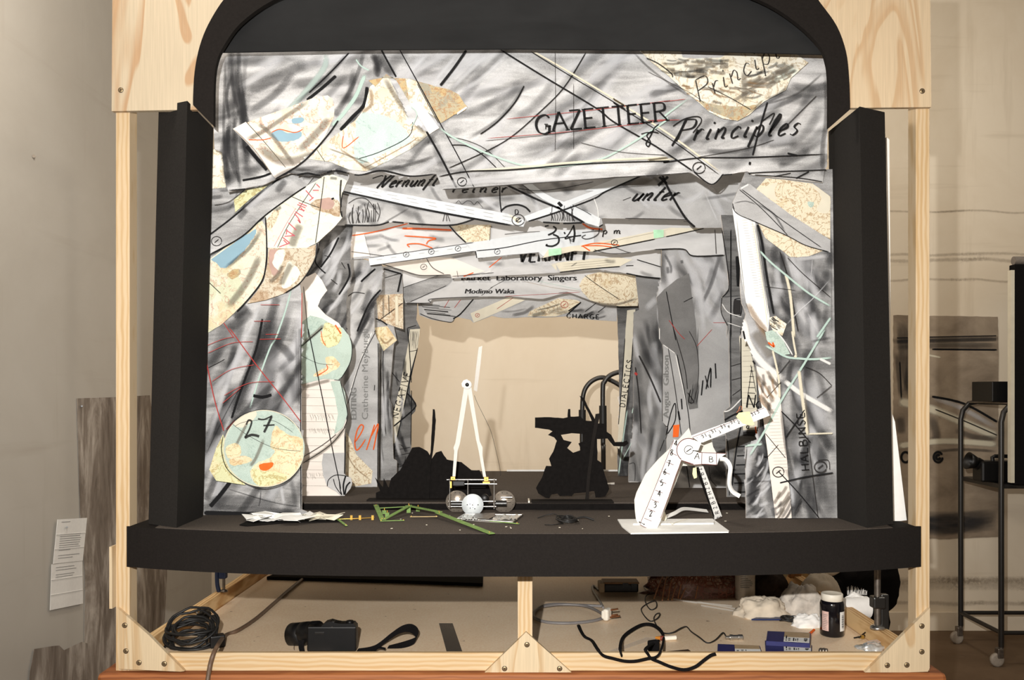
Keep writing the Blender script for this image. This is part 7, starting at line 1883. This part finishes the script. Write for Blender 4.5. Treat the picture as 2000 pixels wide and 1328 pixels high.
# steel trolley
tr = thing('steel_trolley', 'tall black tubular steel trolley on casters at far right', 'trolley', (2.8, 4.6, 0))
YT0, YT1, XT0, XT1 = 4.43, 4.83, 2.49, 3.20
zt = ZC - (786 - HY) * YT0 / FPX
for Y in (YT0, YT1):
    h_ = zt
    pth = [Vector((XT0, Y, .10)), Vector((XT0, Y, h_ - .10)), Vector((XT0 + .012, Y, h_ - .05)), Vector((XT0 + .045, Y, h_ - .012)), Vector((XT0 + .10, Y, h_)), Vector((XT1 - .1, Y, h_)), Vector((XT1 - .045, Y, h_ - .012)), Vector((XT1 - .012, Y, h_ - .05)), Vector((XT1, Y, h_ - .1)), Vector((XT1, Y, .10))]
    build('side_frame', MB().tube(pth, .0135, M['black_metal'], 12), tr)
build('shelf', MB().box(((XT0 + XT1) / 2, (YT0 + YT1) / 2, zt - .01), (XT1 - XT0 - .2, YT1 - YT0 + .02, .012), M['black_metal']).box((XT0 + .09, (YT0 + YT1) / 2, zt - .004), (.1, YT1 - YT0, .008), M['iron']), tr)
z2 = ZC - (950 - HY) * YT0 / FPX
build('shelf', MB().box(((XT0 + XT1) / 2, (YT0 + YT1) / 2, z2), (XT1 - XT0, YT1 - YT0, .022), M['black_metal']), tr)
z3 = ZC - (1236 - HY) * YT0 / FPX
build('stretcher', MB().rod((XT0, YT0, z3), (XT0, YT1, z3), .011, M['black_metal']).rod((XT1, YT0, z3), (XT1, YT1, z3), .011, M['black_metal']).rod((XT0, YT1, z3), (XT1, YT1, z3), .011, M['black_metal']).rod((XT0, YT0, z3), (XT1, YT0, z3), .011, M['black_metal']), tr)
for X in (XT0, XT1):
    for Y in (YT0, YT1):
        m = MB().box((X - .01, Y, .07), (.03, .036, .05), M['iron'], bev=.004).rod((X, Y, .09), (X, Y, .13), .012, M['iron'])
        cc = build('caster', m, tr)
        build('caster_wheel', MB().lathe([(.0001, .012), (.026, .012), (.034, .009), (.0345, 0), (.034, -.009), (.026, -.012), (.0001, -.012)], (X - .022, Y, .0346), plain('caster_rubber', c(150, 140, 128), .5), 28, Matrix.Rotation(PI / 2, 3, 'X')), cc)
bx = MB().box((px2X(1972, 4.55), 4.58, zt + .055), (.26, .20, .105), M['black_plastic'], bev=.004)
tag(build('speaker_box', bx), 'black box standing on the trolley top', 'box')
m = MB()
m.tube([Vector((2.62, 4.40, zt - .02)), Vector((2.63, 4.40, zt - .08)), Vector((2.66, 4.41, zt - .20)), Vector((2.73, 4.42, zt - .34)), Vector((2.8, 4.45, z2 + .02))], .004, M['black_rubber'], 6, 5)
m.tube([Vector((2.60, 4.40, zt - .02)), Vector((2.60, 4.40, zt - .12)), Vector((2.64, 4.41, zt - .26)), Vector((2.68, 4.45, z2 + .06))], .004, M['black_rubber'], 6, 5)
m.tube([Vector((2.66, 4.40, zt - .03)), Vector((2.69, 4.40, zt - .14)), Vector((2.80, 4.42, zt - .22))], .004, M['black_rubber'], 6, 5)
tag(build('trolley_cables', m), 'thin black cables dangling between the trolley shelves', 'cables')
vc = thing('video_camera', 'black video camera on the middle trolley shelf', 'camera', (2.66, 4.6, z2 + .011))
Yv = 4.55
def vq(x, y): return P(*zQ((x, y))[0], Yv)
a, b = vq(310, 700), vq(412, 655)
build('camcorder_body', MB().box(((a.x + b.x) / 2, Yv, z2 + .011 + .055), (b.x - a.x + .03, .10, .11), M['black_plastic'], bev=.012), vc)
build('lens', MB().tube([vq(335, 668), vq(312, 655), vq(300, 648)], .032, M['black_plastic'], 20), vc)
build('lens_hood', MB().lathe([(.026, 0), (.028, .0), (.046, .05), (.043, .05), (.026, .004)], vq(302, 648), M['black_plastic'], 24, Vector((-1, 0, .25)).to_track_quat('Z', 'Y').to_matrix()), vc)
build('handle', MB().tube([vq(352, 660), vq(350, 630), vq(358, 627), vq(395, 627), vq(405, 632), vq(405, 660)], .010, M['black_plastic'], 10), vc)
cbn = thing('flight_case', 'tall black case with cream edge standing at the right border of the trolley', 'case', (2.56, 4.36, z2 + .012))
Yp = 4.37
x0, x1 = px2X(1985, Yp), px2X(2075, Yp)
zt_, zb2 = ZC - (515 - HY) * Yp / FPX, z2 + .013
build('panel_board', MB().box(((x0 + x1) / 2, Yp + .04, (zt_ + zb2) / 2), (x1 - x0, .05, zt_ - zb2), M['black_cloth'], bev=.004), cbn)
build('edge_strip', MB().box((px2X(1981.5, Yp), Yp + .03, (zt_ + zb2) / 2 - .01), (px2X(1985, Yp) - px2X(1978, Yp), .03, zt_ - zb2 - .04), M['cream']), cbn)
build('top_roll', MB().tube([Vector((x0 + .005, Yp + .035, zt_ + .02)), Vector((x1, Yp + .035, zt_ + .02))], .022, plain('grey_cloth', c(120, 112, 104), .9), 14), cbn)
build('shelf_lip', MB().box(((x0 + x1) / 2, Yp + .04, zb2 - .007), (x1 - x0, .12, .01), M['black_metal']), cbn)
# foam boards behind the right column
Yb = 2.30
m = MB().prism([[P(1731, 268, Yb), P(1737, 272, Yb), P(1742, 1024, Yb), P(1732, 1024, Yb)]], Vector((0, .008, 0)), M['white'])
tag(build('foam_board', m), 'narrow edge of a tall white board behind the right column', 'board')
m = MB().prism([[P(1740, 800, 2.285), P(1748, 824, 2.285), P(1771, 1016, 2.285), P(1735, 1020, 2.285)]], Vector((0, .006, 0)), M['white'])
tag(build('foam_board', m), 'short slanting white board leaning right of the column', 'board')
# tubular chair behind the stage
tc = thing('tubular_chair', 'black bent tube chair standing behind the stage', 'chair', (.5, 4.2, 0))
Y1, Y2 = 4.35, 4.15
def tb_(pts, Y): return [P(*p, Y) for p in zU(*pts)]
a = tb_([(588, 900), (586, 700), (588, 420), (600, 290), (640, 215), (700, 172), (760, 160), (820, 180), (900, 225), (985, 300), (1030, 420), (1040, 600), (1040, 900)], Y1)
a = [Vector((a[0].x, Y1, .0))] + a + [Vector((a[-1].x, Y1, .0))]
build('chair_frame', MB().tube(a, .0115, M['black_metal'], 12, 6), tc)
a = tb_([(765, 900), (762, 700), (760, 260), (775, 195), (810, 150), (860, 124), (920, 112), (1000, 120), (1080, 170), (1120, 260), (1130, 420), (1130, 900)], Y2)
a = [Vector((a[0].x, Y2, .0))] + a + [Vector((a[-1].x, Y2, .0))]
build('chair_frame', MB().tube(a, .0115, M['black_metal'], 12, 6), tc)
build('tube_sleeve', MB().rod(tb_([(588, 430)], Y1)[0], tb_([(588, 620)], Y1)[0], .018, M['black_rubber']), tc)
build('tube_sleeve', MB().rod(tb_([(760, 395)], Y2)[0], tb_([(762, 620)], Y2)[0], .018, M['black_rubber']), tc)
q0, q1 = tb_([(588, 900)], Y1)[0], tb_([(1130, 900)], Y2)[0]
build('seat', MB().box(((q0.x + q1.x) / 2, (Y1 + Y2) / 2, .46), (q1.x - q0.x - .01, .22, .03), M['black_plastic'], bev=.008), tc)
# black coat under the stage at the right
ct = thing('black_coat', 'black coat hanging behind the clamp under the right end of the stage', 'coat', (1.28, 3.3, .5))
Yk = 3.62
o_ = zN((700, 60), (1560, 60), (1595, 250), (1580, 370), (1560, 440), (1495, 510), (1508, 600), (1490, 680), (1400, 720), (1100, 560), (900, 480), (700, 420))
pol = rough(o_, 1.5, 6, 7)
m = MB(); V, F = [], []
cxm = sum(p[0] for p in pol) / len(pol); cym = sum(p[1] for p in pol) / len(pol)
rings = 7
for j in range(rings + 1):
    t = j / rings
    for p in pol:
        x, y = cxm + (p[0] - cxm) * (1 - t), cym + (p[1] - cym) * (1 - t)
        V.append(P(x, y, Yk - .10 * math.sqrt(max(0, 1 - (1 - t) ** 2)) - .02 * noise.noise(Vector((x * .05, y * .05, 1)))))
n_ = len(pol)
for j in range(rings):
    for i in range(n_):
        F.append([j * n_ + i, j * n_ + (i + 1) % n_, (j + 1) * n_ + (i + 1) % n_, (j + 1) * n_ + i])
m.add(V, F, M['black_cloth'], True)
m.add([P(p[0], p[1], Yk + .02) for p in pol], [list(range(n_))], M['black_cloth'])
build('coat_body', m, ct)
st2 = MB().tube([Vector((1.25, 3.62, 0)), Vector((1.25, 3.62, 1.0))], .012, M['black_metal'], 12)
st2.box((1.25, 3.62, .012), (.3, .3, .02), M['black_metal'])
build('coat_stand', st2, ct)
